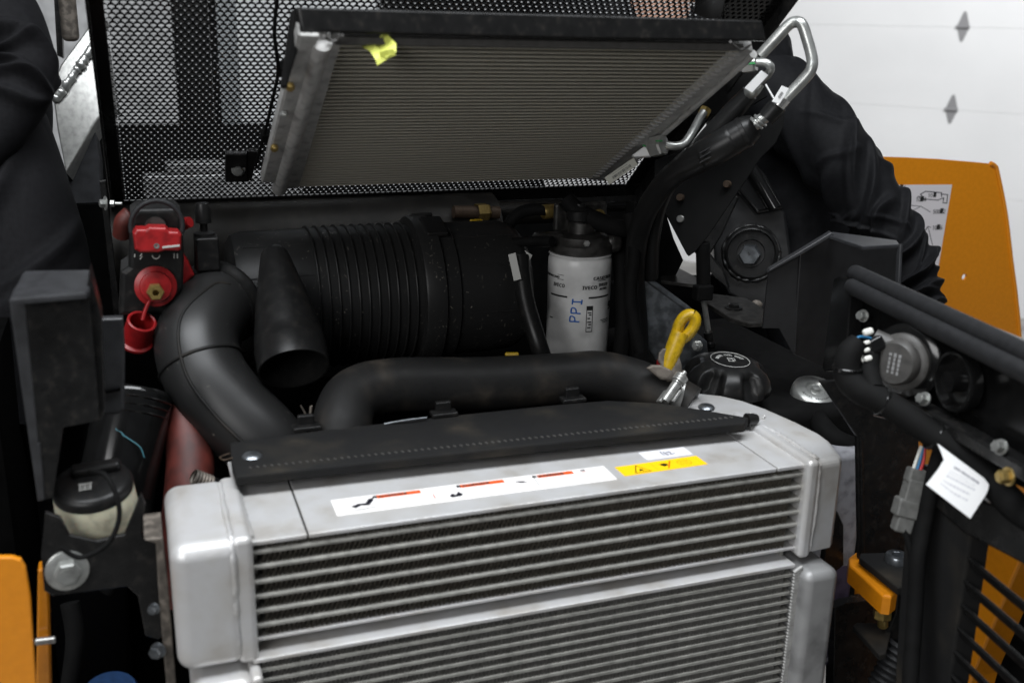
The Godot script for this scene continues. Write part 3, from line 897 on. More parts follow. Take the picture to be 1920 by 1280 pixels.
func oil_filter() -> void:
	var base := Vector3(0.572, 1.19, -0.5)
	var R := 0.0505
	var t := thing("fuel_filter", "white spin-on filter with printed logos and blue handwriting", "filter", base)
	var ax := Transform3D(Basis.IDENTITY, base)
	var s := Shape.new()
	s.lathe(ax, [Vector2(0.0001, 0), Vector2(R - 0.01, 0), Vector2(R - 0.003, 0.004), Vector2(R - 0.001, 0.01), Vector2(R, 0.155), Vector2(R - 0.0005, 0.165), Vector2(R - 0.002, 0.168), Vector2(R - 0.002, 0.171), Vector2(R - 0.0005, 0.173), Vector2(R - 0.004, 0.176), Vector2(0.0001, 0.176)], 56)
	obj("can", s, M.filter_white, t)
	s = Shape.new()
	s.lathe(ax, [Vector2(R - 0.002, 0.1755), Vector2(R + 0.001, 0.178), Vector2(R + 0.001, 0.19), Vector2(R - 0.002, 0.193), Vector2(R - 0.006, 0.202), Vector2(R - 0.02, 0.206), Vector2(0.022, 0.206), Vector2(0.021, 0.222), Vector2(0.0001, 0.222)], 48)
	s.rbox(Transform3D(Basis.IDENTITY, base + Vector3(-0.055, 0.197, 0.0)), Vector3(0.05, 0.022, 0.026), 0.008, 3)
	s.rbox(Transform3D(Basis.IDENTITY, base + Vector3(0.045, 0.19, 0.02)), Vector3(0.03, 0.03, 0.03), 0.012, 3)
	var head := obj("filter_head", s, M.dark_cast, t)
	s = Shape.new()
	s.rbox(Transform3D(Basis.IDENTITY, base + Vector3(0.01, 0.225, -0.03)), Vector3(0.09, 0.045, 0.012), 0.005, 2)
	obj("mounting_flange", s, M.dark_cast, t)
	s = Shape.new()
	s.lathe(Transform3D(Basis.IDENTITY, base + Vector3(-0.005, 0.206, 0.0)), [Vector2(0.016, 0), Vector2(0.016, 0.018), Vector2(0.02, 0.02), Vector2(0.02, 0.034), Vector2(0.011, 0.037), Vector2(0.01, 0.045), Vector2(0.0001, 0.046)], 16)
	obj("sensor_plug", s, M.black_plastic, t)
	bolt(t, base + Vector3(0.04, 0.225, -0.024), Vector3(0, 0.1, 1), 0.013, 0.006, M.brass)
	bolt(t, base + Vector3(-0.012, 0.197, 0.047), Vector3(-0.1, 0.3, 1), 0.009, 0.005, M.steel, 0.0)
	# print on the can, seen from the front left
	var around := func(deg: float, y: float) -> Transform3D:
		var b := Basis(Vector3.UP, deg_to_rad(deg))
		return Transform3D(b, base + Vector3(0, y, 0) + b * Vector3(0, 0, R + 0.0006))
	var ps := [["CASE", 13.0, 0.142, 0.0052, 1.25], ["STEYR", 36.0, 0.142, 0.0048, 1.0], ["IVECO", -4.0, 0.128, 0.0058, 1.05], ["IVECO", 24.0, 0.131, 0.0048, 1.0], ["ASTRA", 24.0, 0.1245, 0.0036, 1.1], ["IVECO", -62.0, 0.129, 0.0056, 1.0], ["NEW HOLLAND", -80.0, 0.1415, 0.0034, 1.0]]
	for p in ps:
		text(t, "lettering", p[0], around.call(p[1], p[2]), p[3], M.ink, R, p[4])
	text(t, "lettering", "9", around.call(48.0, 0.094), 0.013, M.ink, R, 1.2)
	var bar := func(deg0: float, deg1: float, y: float, h: float, m: Material, called: String) -> void:
		var q := Shape.new()
		var n := maxi(2, int(absf(deg1 - deg0) / 4.0))
		for k in n:
			var a0 := deg_to_rad(lerpf(deg0, deg1, float(k) / n))
			var a1 := deg_to_rad(lerpf(deg0, deg1, (k + 1.0) / n))
			var r := R + 0.0006
			q.face(base + Vector3(sin(a0) * r, y - h / 2, cos(a0) * r), base + Vector3(sin(a1) * r, y - h / 2, cos(a1) * r), base + Vector3(sin(a1) * r, y + h / 2, cos(a1) * r), base + Vector3(sin(a0) * r, y + h / 2, cos(a0) * r), Vector3(sin(a0), 0, cos(a0)))
		obj(called, q, m, t)
	bar.call(-6.0, 42.0, 0.112, 0.0028, M.ink, "printed_line")
	bar.call(-82.0, -44.0, 0.112, 0.0028, M.ink, "printed_line")
	bar.call(10.0, 30.0, 0.138, 0.0009, M.ink, "printed_line")
	bar.call(-66.0, -52.0, 0.1385, 0.0008, M.ink, "printed_line")
	bar.call(-66.0, -52.0, 0.1455, 0.0008, M.ink, "printed_line")
	for k in 3: bar.call(20.0 + 3 * k, 44.0, 0.074 - 0.0025 * k, 0.001, M.ink, "printed_line")
	bar.call(-84.0, -74.0, 0.074, 0.0016, M.ink, "printed_line")
	for q in [[-9.0, 3.0, 0.0955, 0.007], [-9.0, 3.0, 0.0575, 0.0012], [-9.0, -8.0, 0.075, 0.034], [2.0, 3.0, 0.075, 0.034], [-6.5, 0.5, 0.088, 0.0016], [-4.0, 0.5, 0.0845, 0.002], [-6.5, -2.0, 0.079, 0.0022], [-6.5, 0.5, 0.073, 0.002], [-4.5, 0.5, 0.069, 0.0022], [-6.5, 0.0, 0.064, 0.002]]:
		bar.call(q[0], q[1], q[2], q[3], M.ink, "printed_mark")
	# blue handwriting, read from the side
	s = Shape.new()
	var glyph_p := [[[0, 0], [0.02, 0.5], [0, 1]], [[0, 1], [0.45, 0.95], [0.5, 0.7], [0.35, 0.5], [0.0, 0.45]]]
	var glyph_i := [[[0.3, 0.05], [0.3, 0.95]], [[0.05, 1.0], [0.55, 0.95]], [[0.08, 0.06], [0.5, 0.0]]]
	var at_u := 0.0
	for gl in [glyph_p, glyph_p, glyph_i]:
		for st in gl:
			var pp: Array = st.map(func(q):
				var an := deg_to_rad(-21.0 - q[1] * 17.0 + at_u * 130.0)
				return base + Vector3(sin(an) * (R + 0.0002), 0.0735 + at_u + q[0] * 0.017, cos(an) * (R + 0.0002)))
			s.tube(smooth(pp, 5), [0.0012], 6)
		at_u += 0.0135
	obj("handwriting", s, M.blue_ink, t)

func caps() -> void:
	# fuel filler cap: a wide low dome with grip hollows
	var c := oz(-0.31, 1365, 700)
	var t := thing("fuel_filler", "wide black screw cap with fuel pump mark and grip hollows", "filler cap", c + Vector3(0, -0.03, 0))
	var up := up_to(c, Vector3(0.03, 1, 0.1))
	var s := Shape.new()
	var R := 0.067
	var prof := [[0.0001, 0.0235], [0.025, 0.0232], [0.036, 0.021], [0.047, 0.0175], [0.057, 0.011], [0.0635, 0.002], [R, -0.008], [R, -0.018], [0.061, -0.022], [0.05, -0.024]]
	var seg := 96
	var b0 := s.v.size()
	for k in prof.size():
		for j in seg + 1:
			var a := TAU * j / seg
			var dip := 0.0
			var inn := 0.0
			for h in 6:
				var da := wrapf(a - TAU * h / 6 - 0.42, -PI, PI)
				var wide := smoothstep(0.3, 0.16, absf(da))
				inn = maxf(inn, wide)
			var w := smoothstep(0.044, 0.056, prof[k][0]) * smoothstep(-0.021, -0.008, prof[k][1])
			dip = inn * w * 0.015
			var r: float = prof[k][0] - dip
			s.put(up * Vector3(cos(a) * r, prof[k][1] - dip * 0.15, sin(a) * r), Vector3.UP, Vector2(float(j) / seg, k))
	grid_normals(s, b0, prof.size(), seg + 1, up.origin)
	obj("cap_body", s, M.black_plastic, t)
	s = Shape.new()
	s.lathe(up, [Vector2(0.0285, 0.0226), Vector2(0.029, 0.0236), Vector2(0.0297, 0.0232)], 48)
	obj("printed_ring", s, M.paper_grey, t)
	var face := Transform3D(Basis(up.basis.x, -up.basis.z, up.basis.y), up * Vector3(0, 0.0238, 0))
	face = face.rotated_local(Vector3(0, 0, 1), deg_to_rad(-12))
	text(t, "lettering", "DIESEL  FUEL  ONLY", face.translated_local(Vector3(0, -0.004, -0.0003)), 0.0052, M.paper_grey, 0.0, 0.78, 0.0205)
	s = Shape.new()
	for q in [[-0.004, 0, 0.0012, 0.013], [0.003, 0, 0.0012, 0.013], [-0.0005, 0.006, 0.008, 0.0012], [-0.0005, 0.0015, 0.007, 0.001], [-0.0005, -0.006, 0.010, 0.0014], [0.0065, 0.001, 0.001, 0.009], [0.005, -0.003, 0.003, 0.001], [0.005, 0.0055, 0.003, 0.001]]:
		s.box(face.translated_local(Vector3(q[0], q[1] - 0.002, -0.0001)), Vector3(q[2], q[3], 0.0008), 0.0001)
	obj("pump_symbol", s, M.paper_grey, t)
	s = Shape.new()
	s.lathe(up, [Vector2(0.05, -0.02), Vector2(0.045, -0.03), Vector2(0.045, -0.12)], 40)
	obj("filler_neck", s, M.matt_black, t)
	# pressed steel radiator cap
	c = oz(-0.3, 1528, 735)
	t = thing("radiator_cap", "shiny pressed steel pressure cap with stamped lettering round its rim", "filler cap", c + Vector3(0, -0.03, 0))
	up = up_to(c, Vector3(-0.08, 1, 0.42))
	s = Shape.new()
	s.lathe(up, [Vector2(0.0001, 0.0105), Vector2(0.006, 0.010), Vector2(0.0085, 0.0045), Vector2(0.014, 0.004), Vector2(0.0165, 0.0078), Vector2(0.031, 0.0068), Vector2(0.0345, 0.004), Vector2(0.036, -0.002), Vector2(0.036, -0.012), Vector2(0.034, -0.014)], 56)
	obj("cap_shell", s, M.zinc, t)
	s = Shape.new()
	for an in [150.0, 330.0]:
		var q := Vector3(cos(deg_to_rad(an)), 0, sin(deg_to_rad(an)))
		s.rbox(Transform3D(up.basis * Basis(Vector3.UP, -deg_to_rad(an)), up * (q * 0.037 + Vector3(0, -0.004, 0))), Vector3(0.012, 0.006, 0.018), 0.002, 2)
	obj("cap_ear", s, M.zinc, t)
	face = Transform3D(Basis(up.basis.x, -up.basis.z, up.basis.y), up * Vector3(0, 0.0072, 0))
	text(t, "lettering", "CAUTION  HOT", face.rotated_local(Vector3(0, 0, 1), deg_to_rad(168)), 0.0055, M.dark_cast, 0.0, 1.1, 0.0225)
	s = Shape.new()
	s.lathe(up, [Vector2(0.031, -0.012), Vector2(0.033, -0.016), Vector2(0.033, -0.03), Vector2(0.027, -0.034), Vector2(0.027, -0.06), Vector2(0.035, -0.065), Vector2(0.037, -0.15)], 40)
	var neck := up.translated_local(Vector3(-0.03, -0.045, 0))
	s.rbox(neck, Vector3(0.05, 0.03, 0.055), 0.006, 3)
	s.rbox(Transform3D(Basis.IDENTITY, c + Vector3(-0.022, -0.1, -0.01)), Vector3(0.07, 0.09, 0.08), 0.012, 3)
	obj("filler_neck", s, M.black_plastic, t)
	s = Shape.new()
	s.tube(smooth([oz(-0.262, 1534, 778), oz(-0.225, 1545, 805), oz(-0.2, 1572, 828), oz(-0.19, 1610, 842)], 8), spread([0.011, 0.0165, 0.0165, 0.016], 8), 18)
	tag(obj("overflow_hose", s, M.matt_black), "short black hose curving out under the steel pressure cap", "hose")
	c = oz(-0.36, 1592, 796)
	t = thing("plastic_cap", "low black screw cap with ribbed edge behind the overflow hose", "filler cap", c + Vector3(0, -0.05, 0))
	s = Shape.new()
	s.lathe(up_to(c, Vector3(0, 1, 0.08)), [Vector2(0.0001, 0.012), Vector2(0.03, 0.011), Vector2(0.034, 0.006), Vector2(0.036, -0.018), Vector2(0.03, -0.02), Vector2(0.03, -0.1)], 48)
	obj("cap_body", s, M.black_plastic, t)
	s = Shape.new()
	for k in 30:
		var a := TAU * k / 30
		s.rbox(Transform3D(Basis(Vector3.UP, -a), c + Vector3(cos(a) * 0.0355, -0.006, sin(a) * 0.0355)), Vector3(0.002, 0.02, 0.003), 0.0006, 1)
	obj("grip_rib", s, M.black_plastic, t).set_meta("kind", "stuff")

func grid_normals(s: Shape, b0: int, rows: int, cols: int, inside: Vector3, wrap := true) -> void:   # smooth normals and faces for a grid of points laid down since b0
	for r in rows:
		for c in cols:
			var rl := s.v[b0 + maxi(r - 1, 0) * cols + c]
			var rh := s.v[b0 + mini(r + 1, rows - 1) * cols + c]
			var c0 := c - 1 if c > 0 else (cols - 2 if wrap else 0)
			var c1 := c + 1 if c < cols - 1 else (1 if wrap else cols - 1)
			var m := (rh - rl).cross(s.v[b0 + r * cols + c1] - s.v[b0 + r * cols + c0])
			if m.length() < 1e-12: m = s.v[b0 + r * cols + c] - inside
			m = m.normalized()
			if m.dot(s.v[b0 + r * cols + c] - inside) < 0.0: m = -m
			s.n[b0 + r * cols + c] = m
	for r in rows - 1:
		for c in cols - 1:
			var o := b0 + r * cols + c
			s.tri(o, o + 1, o + cols + 1); s.tri(o, o + cols + 1, o + cols)

func dipstick() -> void:
	var t := thing("dipstick", "yellow plastic dipstick with loop handle standing in a brown bracket", "dipstick", oz(-0.33, 1250, 690))
	var foot := od(1258, 668, 1.434)
	var neck := od(1276, 622, 1.43)
	var s := Shape.new()
	s.tube([od(1250, 692, 1.437), foot, neck], [0.0105, 0.0115, 0.0125], 18)
	obj("stem", s, M.yellow, t)
	s = Shape.new()   # flattened oval loop
	var c := od(1285, 614, 1.428)
	var upv := (od(1292, 590, 1.428) - od(1268, 636, 1.428)).normalized()
	var sv := upv.cross(-view.z).normalized()
	var loop := []
	for k in 41:
		var a := TAU * k / 40
		loop.append(c + upv * cos(a) * 0.019 + sv * sin(a) * (0.0092 + 0.0025 * cos(a)) + view.z * 0.006 * cos(a))
	s.tube(loop, [0.0058], 14, false, 0.0, 1.4)
	obj("loop_handle", s, M.yellow, t)
	s = Shape.new()
	s.plate(flat(frame(od(1255, 690, 1.428), view.z), [[1236, 662], [1243, 653], [1258, 652], [1274, 666], [1279, 685], [1280, 712], [1252, 716], [1244, 690], [1234, 676]]), frame(od(1255, 690, 1.428), view.z), 0.006, 0.002, 2)
	s.plate(flat(frame(od(1235, 698, 1.426), view.z), [[1212, 690], [1222, 684], [1240, 684], [1258, 692], [1278, 716], [1240, 712]]), frame(od(1235, 698, 1.425), view.z), 0.008, 0.003, 2)
	obj("bracket", s, M.dirty_steel, t)
	s = Shape.new()
	s.rbox(Transform3D(Basis.IDENTITY, od(1240, 684, 1.445)), Vector3(0.012, 0.016, 0.01), 0.003, 2)
	tag(obj("red_clip", s, M.red_plastic), "small red clip hidden behind the dipstick bracket", "clip")

func switch_box() -> void:
	var z := -0.4
	var f := fz(z)
	var t := thing("battery_switch", "black battery isolator with red turning key and white marks", "switch", oz(z, 300, 590))
	var s := Shape.new()
	s.plate(flat(f, [[244, 402], [256, 392], [330, 390], [340, 400], [345, 470], [343, 540], [330, 560], [318, 592], [222, 592], [226, 510], [240, 500]]), f, 0.07, 0.006, 3)
	obj("housing", s, M.black_plastic, t)
	s = Shape.new()   # round guard over the top
	var gp := []
	for k in 15:
		var a := lerpf(PI * 1.08, -PI * 0.08, k / 14.0)
		gp.append(oz(z + 0.012, 293 + cos(a) * 49, 424 - sin(a) * 48))
	s.tube(gp, [0.0032], 10)
	obj("guard_ring", s, M.rubber_seal, t)
	s = Shape.new()
	var fk := fz(z + 0.034)
	s.plate(flat(fk, [[248, 438], [254, 430], [272, 430], [278, 426], [310, 427], [317, 434], [334, 435], [340, 441], [339, 468], [334, 471], [310, 470], [296, 474], [262, 474], [252, 468]]), fk, 0.026, 0.0035, 3)
	var key := obj("turning_key", s, M.red_plastic, t)
	s = Shape.new()
	s.box(Transform3D(Basis(Vector3(0, 0, 1), 0.06), oz(z + 0.0345, 320, 462)), Vector3(0.021, 0.0026, 0.001), 0.0003)
	obj("pointer_mark", s, M.paper_grey, key)
	s = Shape.new()
	s.lathe(up_to(oz(z + 0.034, 293, 461), Vector3.BACK), [Vector2(0.0035, 0), Vector2(0.0035, 0.0005), Vector2(0.002, 0.0005), Vector2(0.0001, -0.0004)], 14)
	obj("screw", s, M.grey_plastic, key)
	s = Shape.new()
	s.lathe(up_to(oz(z + 0.004, 291, 424), Vector3.BACK), [Vector2(0.013, 0), Vector2(0.013, 0.006), Vector2(0.0001, 0.006)], 20)
	obj("shaft", s, M.dark_cast, t)
	s = Shape.new()   # printed marks: flash, ring, two bars
	var p := func(x: float, y: float) -> Vector3: return oz(z + 0.0004, x, y)
	for q in [[[252, 476], [252, 482]], [[326, 475], [326, 484]], [[332, 475], [332, 484]]]:
		s.tube([p.call(q[0][0], q[0][1]), p.call(q[1][0], q[1][1])], [0.0008], 6)
	s.tube([p.call(266, 475), p.call(262, 480), p.call(266, 480), p.call(262, 486)], [0.0008], 6)
	var ring := []
	for k in 15: ring.append(p.call(292 + cos(PI + PI * k / 14.0) * 7, 478 - sin(PI + PI * k / 14.0) * 7))
	s.tube(ring, [0.0008], 6)
	obj("printed_marks", s, M.paper_grey, t)
	# terminal: red disc with a brass hexagon, and its cap hanging by a strap
	var d := Vector3(0.02, 0.12, 1)
	s = Shape.new()
	s.lathe(up_to(oz(z + 0.002, 291, 536), d), [Vector2(0.026, 0), Vector2(0.026, 0.005), Vector2(0.02, 0.007), Vector2(0.019, 0.012), Vector2(0.015, 0.013), Vector2(0.0001, 0.013)], 40)
	var boot := obj("terminal_disc", s, M.red_plastic, t)
	s = Shape.new()
	s.hexagon(up_to(oz(z + 0.016, 290, 545), d), 0.0185, 0.022, 0.0042)
	obj("terminal_nut", s, M.brass, t)
	s = Shape.new()
	s.tube(smooth([oz(z + 0.012, 280, 562), oz(z + 0.014, 272, 580), oz(z + 0.018, 266, 600)], 5), [0.005], 8, true, 0.0, 0.4)
	obj("strap", s, M.red_plastic, boot)
	s = Shape.new()
	var cc := oz(z + 0.02, 264, 607)
	var cd := Vector3(0.28, 0.86, 0.5)
	s.lathe(up_to(cc, cd), [Vector2(0.0001, -0.03), Vector2(0.0195, -0.031), Vector2(0.0225, -0.032), Vector2(0.0225, -0.0285), Vector2(0.0185, -0.027), Vector2(0.0182, 0.005), Vector2(0.0165, 0.0062), Vector2(0.0148, 0.005), Vector2(0.0145, -0.02), Vector2(0.0001, -0.021)], 36)
	obj("terminal_cap", s, M.red_plastic, t)
	s = Shape.new()   # red covers behind
	s.tube(smooth([oz(z - 0.05, 246, 402), oz(z - 0.05, 232, 415), oz(z - 0.06, 228, 440)], 5), [0.009, 0.013, 0.012], 16)
	obj("cable_boot", s, M.red_hose, t)
	s = Shape.new()
	s.plate(flat(fz(z - 0.03), [[338, 470], [352, 490], [364, 516], [344, 536], [336, 530]]), fz(z - 0.03), 0.03, 0.004, 2)
	obj("cable_boot", s, M.red_plastic, t)
	s = Shape.new()
	s.tube([oz(z - 0.04, 336, 422), oz(z - 0.03, 356, 416)], [0.009, 0.007], 12)
	obj("cable_boot", s, M.red_plastic, t)
	# sensor plug and bolts next to it
	s = Shape.new()
	var b := oz(-0.46, 380, 400)
	s.lathe(Transform3D(Basis.IDENTITY, b), [Vector2(0.0001, 0.016), Vector2(0.008, 0.014), Vector2(0.0105, 0.004), Vector2(0.0105, -0.012), Vector2(0.005, -0.014), Vector2(0.005, -0.024), Vector2(0.014, -0.026), Vector2(0.016, -0.075), Vector2(0.022, -0.078), Vector2(0.022, -0.105)], 20)
	s.rbox(Transform3D(Basis.IDENTITY, b + Vector3(0.002, -0.052, 0.006)), Vector3(0.03, 0.045, 0.03), 0.003, 2)
	tag(obj("sensor_plug", s, M.black_plastic), "upright black sensor plug between the red switch and the canister", "plug")

func reservoir() -> void:
	var z := -0.1
	var t := thing("washer_reservoir", "cream plastic fluid bottle under a black screw cap with white symbol", "reservoir", oz(z, 180, 1010))
	var c := oz(-0.14, 176, 925)
	var ax := up_to(c, Vector3(-0.06, 1, 0.22))
	var s := Shape.new()
	s.lathe(ax, [Vector2(0.0001, -0.07), Vector2(0.036, -0.07), Vector2(0.042, -0.06), Vector2(0.0425, -0.02), Vector2(0.041, 0.004), Vector2(0.036, 0.012)], 48)
	obj("bottle", s, M.cream_plastic, t)
	s = Shape.new()
	s.lathe(ax, [Vector2(0.034, -0.002), Vector2(0.0405, 0.0), Vector2(0.0412, 0.012), Vector2(0.039, 0.0165), Vector2(0.034, 0.019), Vector2(0.0001, 0.0195)], 48)
	var cap := obj("screw_cap", s, M.black_plastic, t)
	s = Shape.new()
	s.rbox(ax.translated_local(Vector3(0.005, 0.023, -0.014)) , Vector3(0.052, 0.012, 0.016), 0.005, 3)
	obj("cap_grip", s, M.black_plastic, cap)
	s = Shape.new()
	for q in [[0, 0, 0.012, 0.0014], [0, 0.004, 0.012, 0.0014], [0, -0.004, 0.012, 0.0014], [-0.0055, 0, 0.0012, 0.011], [0, 0, 0.0012, 0.011], [0.0055, 0, 0.0012, 0.011], [0, -0.0062, 0.014, 0.0012]]:
		s.box(ax.translated_local(Vector3(-0.006 + q[0], 0.0199, 0.013 + q[1])), Vector3(q[2], 0.0006, q[3]), 0.0001)
	obj("cap_symbol", s, M.paper_grey, cap)
	s = Shape.new()
	s.tube(smooth([oz(-0.13, 168, 885), oz(-0.085, 196, 890), oz(-0.07, 218, 930), oz(-0.065, 222, 975), oz(-0.06, 200, 1020), oz(-0.06, 150, 1045), oz(-0.06, 112, 1025)], 8), [0.0026], 10)
	obj("cap_tether", s, M.matt_black, t)
	# bracket that holds it
	var b := thing("reservoir_bracket", "black steel bracket with a large zinc bolt below the cream bottle", "bracket", oz(z, 180, 1190))
	var f := fz(-0.085)
	s = Shape.new()
	s.plate(flat(f, [[84, 960], [112, 970], [130, 1003], [180, 1014], [232, 1002], [252, 955], [264, 925], [272, 945], [266, 1000], [272, 1014], [302, 1020], [308, 1192], [296, 1200], [272, 1192], [258, 1118], [238, 1100], [100, 1118], [82, 1108], [76, 1040]]), f, 0.005, 0.0012)
	obj("plate", s, M.black_paint, b)
	bolt(b, oz(-0.084, 125, 1068), Vector3(0.1, 0.1, 1), 0.023, 0.015, M.zinc, 1.62)

func left_side() -> void:
	# tall sheet metal post in front
	var t := thing("bracket_post", "charcoal folded steel post with flat top standing before the person", "bracket", od(110, 940, 1.05))
	var z := -0.1
	var f := fz(z)
	var s := Shape.new()
	s.plate(flat(f, [[46, 562], [166, 546], [187, 788], [118, 802], [98, 935], [80, 938]]), f, 0.004, 0.0012, 2)
	obj("front_panel", s, M.black_paint, t)
	s = Shape.new()
	var a := oz(z, 17, 560)
	var b := oz(z, 50, 562)
	var a2 := oz(z, 76, 935)
	var b2 := oz(z, 86, 938)
	s.plate(flat(f, [[16, 565], [22, 556], [47, 561], [81, 938], [70, 940]]), fz(z + 0.001), 0.05, 0.003, 3)
	obj("side_flange", s, M.grey_paint, t)
	s = Shape.new()
	var fy1 := fy(1.4475)
	s.plate(flat(fy1, [[17, 560], [40, 512], [46, 507], [168, 505], [170, 512], [167, 543], [160, 548]]), fy1, 0.006, 0.0022, 2)
	obj("top_panel", s, M.grey_paint, t)
	s = Shape.new()
	s.plate(flat(fz(z - 0.012), [[160, 545], [168, 512], [190, 600], [196, 770], [188, 790]]), fz(z - 0.012), 0.05, 0.001)
	obj("inner_flange", s, M.black_paint, t)
	s = Shape.new()
	s.tube([oz(z + 0.0, 71, 830), oz(z + 0.0, 80, 935)], [0.002], 8)
	obj("lower_edge", s, M.grey_paint, t)
	# grey latch bracket behind it
	t = thing("latch_bracket", "worn grey steel bracket with slot, between the post and the red cap", "bracket", oz(-0.2, 215, 775))
	f = fz(-0.2)
	s = Shape.new()
	s.plate(flat(f, [[182, 598], [230, 596], [234, 650], [233, 768], [222, 777], [188, 778]]), f, 0.012, 0.003, 3)
	obj("plate", s, M.grey_paint, t)
	s = Shape.new()
	s.rbox(Transform3D(Basis(Vector3(0, 0, 1), 0.12), oz(-0.198, 206, 733)), Vector3(0.022, 0.003, 0.004), 0.001, 1)
	obj("slot", s, M.soot, t)
	# vertical strap beside the cooler, with bolts
	t = thing("cooler_mount", "upright steel strap bolted along the left side of both coolers", "bracket", oz(0, 312, 1280))
	s = Shape.new()
	f = fz(-0.03)
	s.plate(flat(f, [[270, 1012], [304, 1008], [316, 1110], [330, 1290], [312, 1290], [298, 1130], [292, 1020]]), f, 0.06, 0.002, 2)
	obj("strap", s, M.dirty_steel, t)
	bolt(t, oz(-0.028, 290, 1140), Vector3(-0.6, 0.1, 0.8), 0.0085, 0.006, M.blue_zinc, 1.2)
	bolt(t, oz(-0.028, 297, 1218), Vector3(-0.5, 0.1, 0.8), 0.012, 0.008, M.blue_zinc, 1.2)
	# orange sheet at the lower corner
	s = Shape.new()
	f = fz(-0.06)
	s.plate(flat(f, [[-60, 1045], [22, 1045], [38, 1050], [47, 1066], [56, 1120], [70, 1330], [-60, 1330]]), f, 0.006, 0.002, 3)
	t = thing("orange_flank", "orange painted steel panel with rounded top at the machine's flank", "body panel", oz(-0.06, 20, 1320))
	obj("sheet", s, M.orange, t)
	s = Shape.new()
	s.plate(flat(fz(-0.13), [[70, 1070], [88, 1060], [92, 1150], [96, 1330], [66, 1330]]), fz(-0.13), 0.02, 0.002)
	obj("inner_strip", s, M.orange, t)
	s = Shape.new()
	var pr := []
	for k in 11: pr.append(Vector2(0.0045 if k % 2 else 0.0038, 0.002 * k))
	s.lathe(up_to(oz(-0.12, 66, 1203), Vector3(1, 0, 0.1)), pr, 12)
	obj("stud", s, M.steel, t)
	s = Shape.new()
	s.lathe(up_to(oz(-0.16, 208, 1322), Vector3(0, 1, 0.2)), [Vector2(0.033, -0.05), Vector2(0.033, 0.018), Vector2(0.029, 0.025), Vector2(0.0001, 0.027)], 36)
	tag(obj("blue_cap", s, M.blue_cap), "blue plastic cap showing at the bottom under the bracket", "cap")
	# dark filter with teal scribble
	t = thing("dark_filter", "black canister with teal handwriting in the shade behind the bottle", "filter", od(215, 900, 1.3))
	s = Shape.new()
	var ca := od(255, 730, 1.30)
	var cb := od(215, 930, 1.27)
	s.tube([ca, ca.lerp(cb, 0.06), cb], [0.04, 0.046, 0.046], 40)
	obj("can", s, M.gloss_black, t)
	s = Shape.new()
	for st in [[[182, 832], [196, 815], [212, 820], [200, 832], [182, 834]], [[194, 816], [206, 838]], [[206, 814], [222, 808], [232, 818], [224, 828], [208, 822]], [[215, 806], [240, 822], [262, 838], [270, 858]], [[216, 803], [222, 810]]]:
		s.tube(smooth(st.map(func(q): return od(q[0], q[1], 1.243)), 5), [0.0008], 6)
	obj("handwriting", s, M.teal_ink, t)
	for k in 3:
		s = Shape.new()
		var p := ca.lerp(cb, 0.1 + 0.07 * k)
		s.lathe(up_to(p, cb - ca), [Vector2(0.046, -0.0015), Vector2(0.0472, 0), Vector2(0.046, 0.0015)], 40)
		obj("rib", s, M.gloss_black, t)
	# loose black lines running down into the dark
	for q in [[[[130, 1130, 1.25], [140, 1200, 1.25], [128, 1300, 1.25]], "black hose dropping below the bracket's big bolt"], [[[262, 760, 1.4], [275, 900, 1.4], [268, 1050, 1.4]], "black hose in the shade beside the red hose"], [[[235, 760, 1.45], [250, 870, 1.45], [248, 1000, 1.45], [200, 1110, 1.45]], "black hose behind the teal scribbled canister"]]:
		s = Shape.new()
		s.tube(smooth(pts_d(q[0]), 8), [0.011], 14)
		tag(obj("rubber_hose", s, M.matt_black), q[1], "hose", "hoses in the bay")


# ---------------------------------------------------------------- raised hood
const HOOD := 40.0      # degrees above level
var hood_at := Vector3(0.0, 1.415, -0.75)

func hood_frame(angle: float, o: Vector3) -> Transform3D:   # x along the machine, y up the panel, z out of its underside
	var a := deg_to_rad(angle)
	var u := Vector3(0, sin(a), cos(a))
	return Transform3D(Basis(Vector3.RIGHT, u, Vector3.RIGHT.cross(u)), o)

